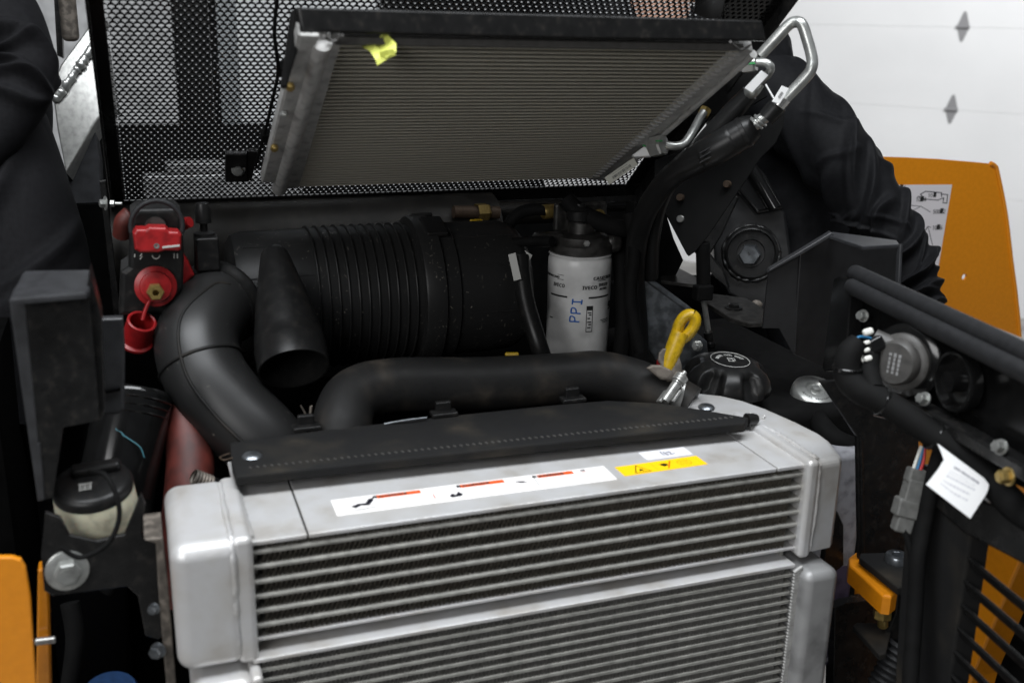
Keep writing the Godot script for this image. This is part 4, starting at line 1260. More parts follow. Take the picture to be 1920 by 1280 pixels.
func perforated(t: Transform3D, x0: float, x1: float, y0: float, y1: float, pitch: float, r: float, th: float, inside = null) -> Shape:
	# sheet made of six-sided cells with a round hole through each
	var s := Shape.new()
	var n := 12
	var hx := pitch / 2
	var hexr := pitch / sqrt(3.0)
	var vv := PackedVector3Array()
	var nn := PackedVector3Array()
	var tt := PackedVector2Array()
	var ii := PackedInt32Array()
	var zb := t.basis.z
	var rim := []
	var hole := []
	for k in n:
		var a := TAU * k / n + PI / 6
		var rr := hexr if k % 2 == 0 else hx
		rim.append(Vector2(cos(a), sin(a)) * rr)
		hole.append(Vector2(cos(a), sin(a)) * r)
	var row := 0
	var y := y0 + hexr
	while y < y1 - hexr * 0.5:
		var x := x0 + hx + (hx if row % 2 else 0.0)
		while x < x1 - hx * 0.5:
			var c := Vector2(x, y)
			x += pitch
			if inside != null and not inside.call(c): continue
			var b := vv.size()
			for k in n:
				var p: Vector2 = c + rim[k]
				var q: Vector2 = c + hole[k]
				var e: Vector2 = hole[k]
				vv.append(t * Vector3(p.x, p.y, 0)); nn.append(zb)
				vv.append(t * Vector3(q.x, q.y, 0)); nn.append(zb)
				var m := -(t.basis * Vector3(e.x, e.y, 0)).normalized()
				vv.append(vv[-1]); nn.append(m)
				vv.append(t * Vector3(q.x, q.y, -th)); nn.append(m)
			for k in n:
				var o := b + 4 * k
				var w := b + 4 * ((k + 1) % n)
				ii.append_array([o, o + 1, w + 1, o, w + 1, w, o + 2, w + 3, w + 2, o + 2, o + 3, w + 3])
		y += pitch * 0.8660254
		row += 1
	tt.resize(vv.size())
	# one winding test stands for all cells
	s.v = vv; s.n = nn; s.uv = tt
	for k in range(0, 12 * n, 3):
		var g1 := (vv[ii[k + 2]] - vv[ii[k]]).cross(vv[ii[k + 1]] - vv[ii[k]])
		if g1.dot(nn[ii[k]]) < 0.0:
			for j in range(k, ii.size(), 12 * n):
				var keep := ii[j + 1]
				ii[j + 1] = ii[j + 2]; ii[j + 2] = keep
	s.i = ii
	return s

func hood() -> void:
	var t := hood_frame(HOOD, hood_at)
	var h := thing("engine_hood", "raised black hood of perforated steel sheet over the engine bay", "hood", hood_at + Vector3(0.33, 0, 0))
	obj("perforated_sheet", perforated(t, -0.1, 0.762, 0.022, 0.6, 0.0092, 0.0037, 0.0018), M.gloss_black, h)
	var s := Shape.new()
	# rims round the sheet: folded flanges at both sides and the hinge edge
	s.plate(PackedVector2Array([Vector2(-0.118, -0.01), Vector2(-0.099, -0.01), Vector2(-0.099, 0.62), Vector2(-0.118, 0.62)]), t.translated_local(Vector3(0, 0, 0.001)), 0.003, 0.0008)
	s.plate(PackedVector2Array([Vector2(0.76, -0.01), Vector2(0.79, -0.01), Vector2(0.79, 0.62), Vector2(0.76, 0.62)]), t.translated_local(Vector3(0, 0, 0.001)), 0.003, 0.0008)
	s.plate(PackedVector2Array([Vector2(-0.118, -0.012), Vector2(0.79, -0.012), Vector2(0.79, 0.026), Vector2(-0.118, 0.026)]), t.translated_local(Vector3(0, 0, 0.002)), 0.003, 0.0008)
	obj("rim", s, M.black_paint, h)
	s = Shape.new()
	s.box(t.translated_local(Vector3(-0.1165, 0.3, 0.011)), Vector3(0.0035, 0.64, 0.026), 0.0012)
	obj("side_flange", s, M.black_paint, h)
	s = Shape.new()
	s.box(t.translated_local(Vector3(0.7885, 0.3, 0.02)), Vector3(0.0035, 0.64, 0.04), 0.0012)
	obj("side_flange", s, M.black_paint, h)
	# side arm running down from the hinge to the bay
	s = Shape.new()
	var f := fz(-0.62)
	s.plate(flat(f, [[186, 340], [197, 338], [226, 592], [212, 594]]), f, 0.006, 0.001)
	obj("hinge_arm", s, M.black_paint, h)
	bolt(h, oz(-0.6, 198, 381), Vector3(-1, 0.05, 0.25), 0.011, 0.007, M.zinc, 1.6)
	bolt(h, oz(-0.6, 205, 381), Vector3(1, -0.02, 0.2), 0.009, 0.006, M.zinc, 0.0, "nut", 0.01)
	# round bar under the hinge edge
	s = Shape.new()
	s.tube([Vector3(-0.1, 1.392, -0.742), Vector3(0.79, 1.392, -0.742)], [0.012], 24)
	obj("hinge_bar", s, M.gloss_black, h)
	s = Shape.new()
	s.box(Transform3D(Basis(Vector3.RIGHT, deg_to_rad(-20)), Vector3(0.336, 1.4005, -0.735)), Vector3(0.9, 0.018, 0.003), 0.0008)
	obj("hinge_lip", s, M.black_paint, h)
	# bracket with a bolt that carries the condenser
	s = Shape.new()
	var b := t.translated_local(Vector3(0, 0, 0.012))
	s.plate(flat(b, [[422, 290], [462, 290], [464, 342], [422, 342]]), b, 0.008, 0.0015)
	s.plate(flat(b, [[463, 288], [484, 290], [472, 344], [463, 343]]), b.translated_local(Vector3(0, 0, -0.004)), 0.006, 0.001)
	obj("bracket", s, M.black_paint, h)
	var q := flat(b, [[446, 317]])[0]
	bolt(h, b * Vector3(q.x, q.y, 0.0005), b.basis.z + Vector3(0, 0.5, 0.3), 0.012, 0.007, M.zinc, 1.5)
	# thin washer tube tied along the sheet
	var c := thing("hood_cable", "thin black cable clipped under the perforated hood beside the condenser", "cable", t * Vector3(0.1, 0.2, 0.01))
	s = Shape.new()
	var line := []
	for k in [[522, -20], [514, 60], [521, 130], [512, 180], [496, 250], [478, 310]]:
		var l := flat(t.translated_local(Vector3(0, 0, 0.012)), [k])[0]
		line.append(t * Vector3(l.x, l.y, 0.012))
	s.tube(smooth(line, 6), [0.0024], 8)
	obj("wire", s, M.matt_black, c)
	for k in [[530, 134], [497, 258]]:
		var l := flat(t.translated_local(Vector3(0, 0, 0.012)), [k])[0]
		s = Shape.new()
		s.rbox(t.translated_local(Vector3(l.x, l.y, 0.008)), Vector3(0.012, 0.02, 0.014), 0.003, 2)
		obj("clip", s, M.matt_black, c)
	# second perforated wing, seen dark beside the condenser's pipes
	var w := thing("hood_gusset", "dark folded hood gusset with fine perforations at the top by the white door", "bracket", t * Vector3(0.75, 0.5, 0.03))
	s = Shape.new()
	var g1 := t.translated_local(Vector3(0, 0, 0.045))
	s.plate(flat(g1, [[1308, -20], [1366, -20], [1352, 38], [1320, 34], [1302, 26]]), g1, 0.004, 0.001)
	obj("fold", s, M.black_paint, w)
	s = Shape.new()
	var g2 := t.translated_local(Vector3(0, 0, 0.02))
	var out := flat(g2, [[1366, -20], [1466, -20], [1447, 100], [1352, 80]])
	var x0 := 9.0
	var x1 := -9.0
	var y0 := 9.0
	var y1 := -9.0
	for p in out:
		x0 = minf(x0, p.x); x1 = maxf(x1, p.x); y0 = minf(y0, p.y); y1 = maxf(y1, p.y)
	obj("perforated_sheet", perforated(g2, x0, x1, y0, y1, 0.0092, 0.0028, 0.0015, func(p): return Geometry2D.is_point_in_polygon(p, out)), M.gloss_black, w)
	s = Shape.new()
	s.plate(out, g2.translated_local(Vector3(0, 0, -0.008)), 0.002, 0.0005)
	obj("backing", s, M.black_paint, w)

func condenser() -> void:
	var t := hood_frame(27.0, od(525, 350, 1.5))
	var c := thing("condenser", "tilted grey condenser with fine horizontal tubes hanging under the hood", "condenser", t.origin)
	var s := Shape.new()
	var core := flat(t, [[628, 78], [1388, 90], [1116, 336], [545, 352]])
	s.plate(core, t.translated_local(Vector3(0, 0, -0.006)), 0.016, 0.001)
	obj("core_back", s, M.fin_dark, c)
	# fine tubes with fin strips between, too thin to pick apart
	s = Shape.new()
	var fins := Shape.new()
	var rng := RandomNumberGenerator.new()
	rng.seed = 4
	var y0: float = (core[2].y + core[3].y) / 2 + 0.003
	var y1: float = (core[0].y + core[1].y) / 2 - 0.004
	var rows := 45
	for k in rows:
		var f := (k + 0.5) / rows
		var y := lerpf(y0, y1, f)
		var xa := lerpf(core[3].x, core[0].x, f) - 0.004
		var xb := lerpf(core[2].x, core[1].x, f) + 0.004
		s.rbox(t.translated_local(Vector3((xa + xb) / 2, y, -0.004)), Vector3(xb - xa, 0.0024, 0.01), 0.0011, 2)
		var gap := (y1 - y0) / rows - 0.0024
		var x := xa
		var up := false
		while x < xb:
			var nx := x + rng.randf_range(0.0011, 0.0019)
			var ya := y + 0.0012 + (gap if up else 0.0)
			var yb := y + 0.0012 + (0.0 if up else gap)
			fins.face(t * Vector3(x, ya, -0.0014), t * Vector3(nx, yb, -0.0014), t * Vector3(nx, yb, -0.006), t * Vector3(x, ya, -0.006))
			x = nx
			up = not up
	obj("tube", s, M.old_tube, c).set_meta("kind", "stuff")
	obj("fin_row", fins, M.old_fin, c).set_meta("kind", "stuff")
	# left: header, round tank, mounting side plate with bolts
	s = Shape.new()
	s.plate(flat(t, [[622, 76], [640, 78], [560, 351], [536, 352]]), t.translated_local(Vector3(0, 0, 0.001)), 0.02, 0.001)
	obj("header", s, M.dull_aluminium, c)
	var pt := func(x: float, y: float, z: float) -> Vector3:
		var l := flat(t.translated_local(Vector3(0, 0, z)), [[x, y]])[0]
		return t * Vector3(l.x, l.y, z)
	s = Shape.new()
	s.tube([pt.call(604, 78, 0.004), pt.call(523, 354, 0.004)], [0.0105], 24)
	obj("tank", s, M.dull_aluminium, c)
	s = Shape.new()
	s.plate(flat(t.translated_local(Vector3(0, 0, 0.008)), [[563, 68], [598, 69], [520, 342], [491, 343]]), t.translated_local(Vector3(0, 0, 0.008)), 0.004, 0.001)
	s.plate(flat(t.translated_local(Vector3(0, 0, 0.006)), [[558, 66], [563, 68], [494, 345], [490, 343]]), t.translated_local(Vector3(0, 0, 0.006)), 0.014, 0.001)
	var side := obj("side_plate", s, M.dull_aluminium, c)
	var m := [M.brass, M.zinc, M.brass]
	for k in 3:
		var q: Array = [[545, 158], [533, 210], [515, 273]][k]
		bolt(side, pt.call(q[0], q[1], 0.009), t.basis.z + Vector3(-0.3, 0.2, 0.2), 0.0088, 0.006, m[k], 0.0)
	# right: slanting header with the fin ends showing as teeth, then its tank
	s = Shape.new()
	s.plate(flat(t, [[1376, 88], [1412, 96], [1140, 338], [1104, 337]]), t.translated_local(Vector3(0, 0, 0.0005)), 0.016, 0.001)
	obj("header", s, M.dull_aluminium, c)
	s = Shape.new()
	s.tube([pt.call(1413, 101, -0.002), pt.call(1145, 338, -0.002)], [0.0052], 20)
	obj("tank", s, M.dull_aluminium, c)
	var a := flat(t, [[1380, 96]])[0]
	var b := flat(t, [[1112, 331]])[0]
	for k in 40:
		var p := a.lerp(b, (k + 0.5) / 40.0)
		s = Shape.new()
		var w := 0.0075
		var d := Vector2(0.011, -0.0035)
		s.plate(PackedVector2Array([p + Vector2(-0.004, 0.0045), p + Vector2(0.0095, -0.0005), p + Vector2(0.003, -0.004)]), t.translated_local(Vector3(0, 0, 0.0022)), 0.0018, 0.0003)
		obj("fin_end", s, M.aluminium, c)
	# top: crimped edges and black channel
	s = Shape.new()
	s.box(t.translated_local(Vector3((core[0].x + core[1].x) / 2, y1 + 0.006, 0.0)), Vector3(core[1].x - core[0].x, 0.0035, 0.008))
	obj("edge_strip", s, M.alarm_grey, c)
	s = Shape.new()
	for q in [[607, 68, 626, 78], [626, 78, 642, 66], [1370, 78, 1388, 94], [1388, 94, 1408, 84]]:
		s = Shape.new()
		s.tube(smooth([pt.call(q[0], q[1], 0.006), pt.call((q[0] + q[2]) / 2, (q[1] + q[3]) / 2 + 1, 0.004), pt.call(q[2], q[3], 0.006)], 4), [0.0016], 10)
		obj("crimp", s, M.alarm_grey, c)
	s = Shape.new()
	var l0 := t * Vector3(0.0, y1 + 0.014, 0.012)
	var tf := frame(l0, Vector3(0, 0.1, 1))
	s.plate(flat(tf, [[557, 13], [800, 20], [1100, 28], [1430, 38], [1438, 76], [1100, 72], [800, 65], [566, 58]]), tf, 0.012, 0.002, 2)
	obj("top_channel", s, M.black_paint, c)
	s = Shape.new()
	s.plate(flat(tf.translated_local(Vector3(0, 0, -0.012)), [[552, 16], [560, 16], [568, 56], [538, 165], [532, 160]]), tf.translated_local(Vector3(0, 0, -0.012)), 0.03, 0.001)
	obj("channel_end", s, M.matt_black, c)
	# sticker with bar code at the foot of the slanting side
	var tex := picture(320, 90, func(im: Image):
		im.fill(Color(0.6, 0.6, 0.56))
		var r2 := RandomNumberGenerator.new()
		r2.seed = 6
		var x := 60
		while x < 260:
			var w := r2.randi_range(2, 6)
			im.fill_rect(Rect2i(x, 36, w, 30), Color(0.08, 0.08, 0.08))
			x += w + r2.randi_range(2, 5)
		lines_of_print(im, Rect2(80, 16, 160, 12), 1, 3, Color(0.3, 0.3, 0.3))
		lines_of_print(im, Rect2(110, 72, 90, 12), 1, 8, Color(0.3, 0.3, 0.3)))
	printed("bar_code_print", tex)
	var pa: Vector3 = pt.call(1138, 340, 0.002)
	var pb: Vector3 = pt.call(1192, 303, 0.002)
	var mid: Vector3 = od(1165, 321, 1.52)
	var st := frame(mid, CAM_AT - mid, od(1192, 303, 1.5) - od(1138, 340, 1.52))
	s = sheet(st, 0.0505, 0.0125, 0.0008)
	tag(obj("bar_code_label", s, M.bar_code_print), "pale sticker with a bar code at the condenser's lower corner", "label")
	# ribbon tied to the top edge
	var rib := thing("ribbon_tag", "yellow-green ribbon hanging folded from the condenser's top edge", "ribbon", od(700, 60, 1.09))
	s = Shape.new()
	for strip in [[[664, 56, 1.10, 26], [680, 74, 1.088, 24], [700, 92, 1.08, 15], [712, 106, 1.076, 20], [718, 116, 1.076, 26]], [[700, 58, 1.098, 25], [715, 76, 1.085, 32], [728, 92, 1.077, 36], [734, 102, 1.074, 20]], [[712, 104, 1.075, 12], [728, 101, 1.072, 16], [740, 97, 1.072, 12]]]:
		var prev := []
		var p0 := s.v.size()
		for k in strip.size():
			var q: Array = strip[k]
			var p := od(q[0], q[1], q[2])
			var nx: Array = strip[mini(k + 1, strip.size() - 1)]
			var pv: Array = strip[maxi(k - 1, 0)]
			var dir := Vector2(nx[0] - pv[0], nx[1] - pv[1]).normalized()
			var hw: float = q[3] / 2.0
			var e0 := od(q[0] - dir.y * hw, q[1] + dir.x * hw, q[2] + 0.004 * sin(k * 1.7))
			var e1 := od(q[0] + dir.y * hw, q[1] - dir.x * hw, q[2] - 0.004 * sin(k * 1.7))
			if k:
				s.face(prev[0], prev[1], e1, e0, view.z)
			prev = [e0, e1]
	obj("strip", s, M.ribbon, rib)

func pipes() -> void:
	var t := thing("zinc_pipe", "bent zinc plated pipe looping up against the white door", "pipe", od(1480, 185, 1.42))
	var s := Shape.new()
	s.tube(smooth(pts_d([[1426, 104, 1.42], [1450, 78, 1.41], [1478, 48, 1.40], [1492, 41, 1.395], [1504, 46, 1.39], [1513, 70, 1.39], [1523, 108, 1.39], [1522, 128, 1.39], [1510, 146, 1.395], [1468, 190, 1.41]]), 8), [0.0077], 20)
	obj("bent_tube", s, M.zinc, t)
	s = Shape.new()
	var d := (od(1445, 213, 1.42) - od(1510, 146, 1.395)).normalized()
	s.tube([od(1472, 183, 1.40), od(1460, 197, 1.405)], [0.0095], 20)
	obj("ferrule", s, M.bright_steel, t)
	s = Shape.new()
	s.tube([od(1460, 196, 1.405), od(1452, 205, 1.41), od(1436, 222, 1.415)], [0.0125, 0.0135, 0.0125], 6)
	obj("pipe_nut", s, M.black_plastic, t)
	s = Shape.new()
	s.tube([od(1437, 218, 1.42), od(1414, 234, 1.425)], [0.0085, 0.0085], 18)
	for k in 2:
		var p := od(1428 - 7 * k, 224 + 5 * k, 1.42)
		s.lathe(up_to(p, d), [Vector2(0.009, 0), Vector2(0.0115, 0.001), Vector2(0.0115, 0.003), Vector2(0.009, 0.004)], 20)
	obj("fitting", s, M.zinc, t)
	# taped hose that the pipe feeds
	var h := thing("taped_hose", "thick black taped hose curving down from the looping zinc pipe", "hose", od(1200, 440, 1.62))
	s = Shape.new()
	var path := smooth(pts_d([[1418, 236, 1.44], [1395, 248, 1.445], [1345, 278, 1.46], [1300, 302, 1.48], [1262, 328, 1.5], [1232, 362, 1.53], [1210, 400, 1.56], [1195, 450, 1.6], [1190, 520, 1.64], [1196, 600, 1.66], [1200, 690, 1.68]]), 8)
	s.tube(path, spread([0.016, 0.022, 0.0225, 0.0205, 0.017, 0.0165, 0.0165, 0.0165, 0.016, 0.0155, 0.0155], 8), 24)
	obj("rubber_hose", s, M.tape, h)
	s = Shape.new()
	for k in [8, 12, 16, 20, 24]:
		var dd: Vector3 = (path[k + 1] - path[k - 1]).normalized()
		s.lathe(up_to(path[k], dd), [Vector2(0.0215, -0.004), Vector2(0.0238 - 0.0001 * k, -0.0026), Vector2(0.0235 - 0.0001 * k, 0.003), Vector2(0.021, 0.004)], 24)
	obj("tape_edge", s, M.tape, h)
	s = Shape.new()
	for k in 3:
		s.rbox(Transform3D(view * Basis(Vector3(0, 0, 1), 0.5), od(1322, 282 + 9 * k, 1.443)), Vector3(0.018, 0.002, 0.004), 0.001, 1)
	obj("cable_tie", s, M.rubber_seal, h)
	# second line
	t = thing("condenser_fitting", "white pipe fitting with green paint mark at the condenser's upper corner", "pipe fitting", od(1400, 118, 1.4))
	s = Shape.new()
	s.tube([od(1372, 124, 1.43), od(1394, 119, 1.415)], [0.0095], 18)
	obj("stub", s, M.label_shine, t)
	s = Shape.new()
	s.hexagon(up_to(od(1394, 119, 1.415), od(1424, 116, 1.405) - od(1394, 119, 1.415)), 0.024, 0.018)
	obj("pipe_nut", s, M.steel, t)
	s = Shape.new()
	s.tube(smooth(pts_d([[1420, 117, 1.405], [1436, 118, 1.40], [1445, 126, 1.40], [1441, 138, 1.41], [1428, 150, 1.42], [1418, 160, 1.43]]), 6), [0.0058], 16)
	obj("short_bend", s, M.zinc, t)
	s = Shape.new()
	s.box(Transform3D(view * Basis(Vector3(0, 0, 1), 0.08), od(1384, 117, 1.413)), Vector3(0.011, 0.0032, 0.002), 0.0005)
	s.box(Transform3D(view * Basis(Vector3(0, 0, 1), 0.08), od(1410, 119, 1.393)), Vector3(0.009, 0.003, 0.002), 0.0005)
	obj("paint_mark", s, M.green_ink, t)
	s = Shape.new()
	s.tube(smooth(pts_d([[1424, 154, 1.425], [1412, 168, 1.43], [1404, 176, 1.44]]), 4), spread([0.009, 0.0105, 0.0095], 4), 16)
	obj("ferrule", s, M.zinc, t)
	s = Shape.new()
	s.tube(smooth(pts_d([[1406, 174, 1.44], [1370, 214, 1.46], [1335, 252, 1.48], [1300, 290, 1.51], [1262, 330, 1.55], [1236, 380, 1.58], [1222, 440, 1.62], [1218, 520, 1.66]]), 8), spread([0.012, 0.0145, 0.0145, 0.014, 0.014, 0.014, 0.014, 0.014], 8), 18)
	tag(obj("wrapped_hose", s, M.tape), "black wrapped hose running from the condenser's upper fitting into the bay", "hose")
	# lower fitting
	t = thing("condenser_fitting", "silver hexagon fitting with green paint mark at the condenser's lower corner", "pipe fitting", od(1236, 272, 1.5))
	s = Shape.new()
	s.plate(flat(frame(od(1205, 284, 1.53), view.z), [[1186, 290], [1222, 264], [1228, 284], [1222, 292], [1190, 294]]), frame(od(1205, 284, 1.53), view.z), 0.012, 0.002, 2)
	obj("stub", s, M.label_shine, t)
	s = Shape.new()
	s.hexagon(up_to(od(1224, 276, 1.51), od(1252, 270, 1.49) - od(1224, 276, 1.51)), 0.027, 0.021)
	obj("pipe_nut", s, M.steel, t)
	s = Shape.new()
	s.tube(smooth(pts_d([[1248, 272, 1.5], [1268, 274, 1.5], [1284, 268, 1.505], [1298, 248, 1.515], [1312, 222, 1.53], [1320, 210, 1.535]]), 6), [0.0062], 16)
	obj("bent_tube", s, M.zinc, t)
	s = Shape.new()
	s.hexagon(up_to(od(1318, 216, 1.54), od(1326, 202, 1.54) - od(1318, 216, 1.54)), 0.016, 0.012)
	obj("pipe_nut", s, M.brass, t)
	s = Shape.new()
	s.box(Transform3D(view * Basis(Vector3(0, 0, 1), -0.3), od(1211, 274, 1.515)), Vector3(0.010, 0.0025, 0.002), 0.0004)
	s.box(Transform3D(view, od(1236, 264, 1.487)), Vector3(0.010, 0.002, 0.002), 0.0004)
	obj("paint_mark", s, M.green_ink, t)
	# paper tags tied to the lines
	for q in [[[1464, 178, 1.385, 0.55, 0.011, 0.028], "small white paper tag standing by the ferrule of the zinc loop", "030"], [[1419, 153, 1.40, 0.75, 0.012, 0.036], "narrow white paper tag wrapped under the short pipe bend", ""]]:
		var p: Array = q[0]
		var o := od(p[0], p[1], p[2])
		var tt := Transform3D(view * Basis(Vector3(0, 0, 1), -p[3]) * Basis(Vector3.UP, 0.35), o)
		var tg := thing("paper_tag", q[1], "tag", o)
		s = Shape.new()
		s.plate(PackedVector2Array([Vector2(-p[4] / 2, -p[5] / 2), Vector2(p[4] / 2, -p[5] / 2 + 0.004), Vector2(p[4] / 2, p[5] / 2), Vector2(-p[4] / 2, p[5] / 2 - 0.003)]), tt, 0.0005, 0.0001)
		obj("paper", s, M.label_white, tg)
		if q[2]: text(tg, "lettering", q[2], tt.translated_local(Vector3(0, 0, 0.0004)).rotated_local(Vector3(0, 0, 1), PI / 2), 0.004, M.grey_ink)
	s = Shape.new()
	s.tube([od(1436, 158, 1.40), od(1451, 184, 1.40)], [0.0012], 6)
	tag(obj("tag_string", s, M.label_white), "white plastic string between the two paper tags", "string")
	# black bar behind the pipes with small bolts
	t = thing("pipe_bracket", "black steel bracket in the shade behind the condenser pipes", "bracket", od(1330, 180, 1.6))
	s = Shape.new()
	var f := frame(od(1330, 180, 1.6), view.z)
	s.plate(flat(f, [[1290, 190], [1420, 120], [1440, 180], [1380, 215], [1280, 216]]), f, 0.01, 0.001)
	obj("plate", s, M.matt_black, t)
	bolt(t, od(1334, 162, 1.585), view.z + Vector3(-0.3, 0.1, 0), 0.012, 0.008, M.rust, 0.0)
	bolt(t, od(1290, 206, 1.57), view.z + Vector3(0, -0.6, 0), 0.008, 0.008, M.zinc, 0.0)
	bolt(t, od(1238, 250, 1.56), view.z, 0.009, 0.008, M.brass, 0.0)

func bay_lines() -> void:
	# hoses and harness in the dark between canister and right side
	var list := [
		[[[975, 480, 1.56], [985, 560, 1.55], [1008, 640, 1.54], [1025, 690, 1.55]], 0.0135, "stiff black pipe with printed label beside the white filter"],
		[[[945, 470, 1.66], [955, 420, 1.68], [985, 395, 1.68], [1040, 392, 1.68], [1090, 392, 1.7]], 0.010, "black hose arching behind the canister's end cover"],
		[[[1060, 372, 1.62], [1090, 400, 1.62], [1150, 425, 1.62], [1200, 440, 1.64], [1215, 520, 1.66]], 0.014, "black wrapped harness passing over the white filter"],
		[[[1160, 440, 1.66], [1165, 520, 1.66], [1168, 600, 1.66], [1160, 690, 1.66]], 0.012, "black hose standing right behind the white filter"],
		[[[960, 455, 1.6], [1000, 452, 1.6], [1035, 452, 1.58]], 0.008, "short black connector line entering the filter head"],
		[[[1180, 400, 1.6], [1190, 470, 1.6], [1182, 560, 1.6], [1200, 660, 1.6]], 0.010, "black cable bundle hanging between filter and zinc bracket"]]
	for q in list:
		var s := Shape.new()
		s.tube(smooth(pts_d(q[0]), 8), [q[1]], 16)
		tag(obj("black_hose", s, M.matt_black if q[1] != 0.0135 else M.black_plastic), q[2], "hose")
	var s := Shape.new()
	var f := frame(od(965, 500, 1.535), view.z + Vector3(-0.5, 0, 0), od(974, 530, 1.53) - od(962, 480, 1.53))
	s.plate(PackedVector2Array([Vector2(-0.02, -0.006), Vector2(0.02, -0.006), Vector2(0.02, 0.006), Vector2(-0.02, 0.006)]), f, 0.0005, 0.0001)
	tag(obj("pipe_label", s, M.paper_grey), "grey printed label wrapped on the stiff black pipe", "label")
	s = Shape.new()
	s.plate(flat(frame(od(985, 490, 1.6), view.z), [[978, 465], [998, 478], [988, 504], [974, 496]]), frame(od(985, 490, 1.6), view.z), 0.001, 0.0002)
	tag(obj("paper_label", s, M.paper_grey), "small pale paper label behind the stiff black pipe", "label")
	# brass and rust fittings at the top
	var t := thing("pipe_joint", "rusty brass pipe joint under the hinge bar", "pipe fitting", od(890, 400, 1.72))
	s = Shape.new()
	s.tube([od(850, 397, 1.72), od(935, 398, 1.75)], [0.0105], 18)
	obj("pipe", s, M.rust, t)
	s = Shape.new()
	s.hexagon(up_to(od(893, 398, 1.73), Vector3(1, 0, -0.1)), 0.026, 0.022)
	obj("pipe_nut", s, M.brass, t)
	s = Shape.new()
	s.tube([od(930, 400, 1.8), od(1060, 396, 1.86)], [0.02], 24)
	tag(obj("exhaust_pipe", s, M.exhaust), "brownish metal pipe running behind the canister's end", "pipe")
	s = Shape.new()
	s.lathe(up_to(od(1030, 396, 1.675), Vector3(1, 0.03, -0.1)), [Vector2(0.0112, -0.012), Vector2(0.012, -0.011), Vector2(0.012, 0.011), Vector2(0.0112, 0.012)], 20)
	tag(obj("hose_ferrule", s, M.brass), "brass coloured ferrule on the hose over the white filter", "ferrule")
	s = Shape.new()
	s.tube([Vector3(-0.12, 1.35, -0.73), Vector3(0.5, 1.35, -0.73)], [0.075], 40)
	tag(obj("muffler", s, M.exhaust), "dull brown metal muffler drum in the dark behind the canister", "muffler")
	s = Shape.new()
	s.rbox(Transform3D(view, od(960, 664, 1.5)), Vector3(0.02, 0.006, 0.01), 0.002, 1)
	tag(obj("yellow_clip", s, M.yellow), "tiny yellow clip at the foot of the canister", "clip")
	# zinc bracket with folded edge and gas strut
	t = thing("zinc_bracket", "bluish zinc steel bracket with folded lip behind the yellow dipstick", "bracket", oz(-0.45, 1270, 690))
	f = frame(oz(-0.45, 1260, 600), Vector3(-0.35, 0.1, 1))
	s = Shape.new()
	s.plate(flat(f, [[1202, 524], [1215, 516], [1292, 582], [1302, 620], [1326, 640], [1328, 668], [1300, 715], [1258, 714], [1205, 640]]), f, 0.003, 0.001)
	obj("plate", s, M.blue_zinc, t)
	s = Shape.new()
	s.tube([on_plane(f, 1210, 520), on_plane(f, 1294, 582)], [0.008], 16, true, 0.0, 0.6)
	obj("folded_lip", s, M.blue_zinc, t)
	bolt(t, on_plane(f.translated_local(Vector3(0, 0, 0.001)), 1308, 648), f.basis.z + Vector3(-0.5, 0, 0), 0.013, 0.009, M.zinc, 1.2, "bolt", 0.006)
	t = thing("gas_strut", "slim gas strut standing under the link plate", "strut", oz(-0.47, 1332, 650))
	s = Shape.new()
	s.tube([oz(-0.47, 1318, 455), oz(-0.47, 1320, 560)], [0.0115], 20)
	s.rbox(Transform3D(Basis.IDENTITY, oz(-0.46, 1318, 548)), Vector3(0.03, 0.025, 0.02), 0.003, 2)
	obj("cylinder", s, M.matt_black, t)
	s = Shape.new()
	s.tube([oz(-0.47, 1320, 565), oz(-0.47, 1329, 625)], [0.0048], 14)
	obj("rod", s, M.zinc, t)
	s = Shape.new()
	s.tube([oz(-0.465, 1328, 622), oz(-0.465, 1331, 640)], [0.008], 14)
	s.rbox(Transform3D(Basis.IDENTITY, oz(-0.46, 1333, 646)), Vector3(0.014, 0.012, 0.014), 0.004, 2)
	obj("end_eye", s, M.black_plastic, t)

func on_plane(t: Transform3D, px: float, py: float) -> Vector3:
	var l := flat(t, [[px, py]])[0]
	return t * Vector3(l.x, l.y, 0)


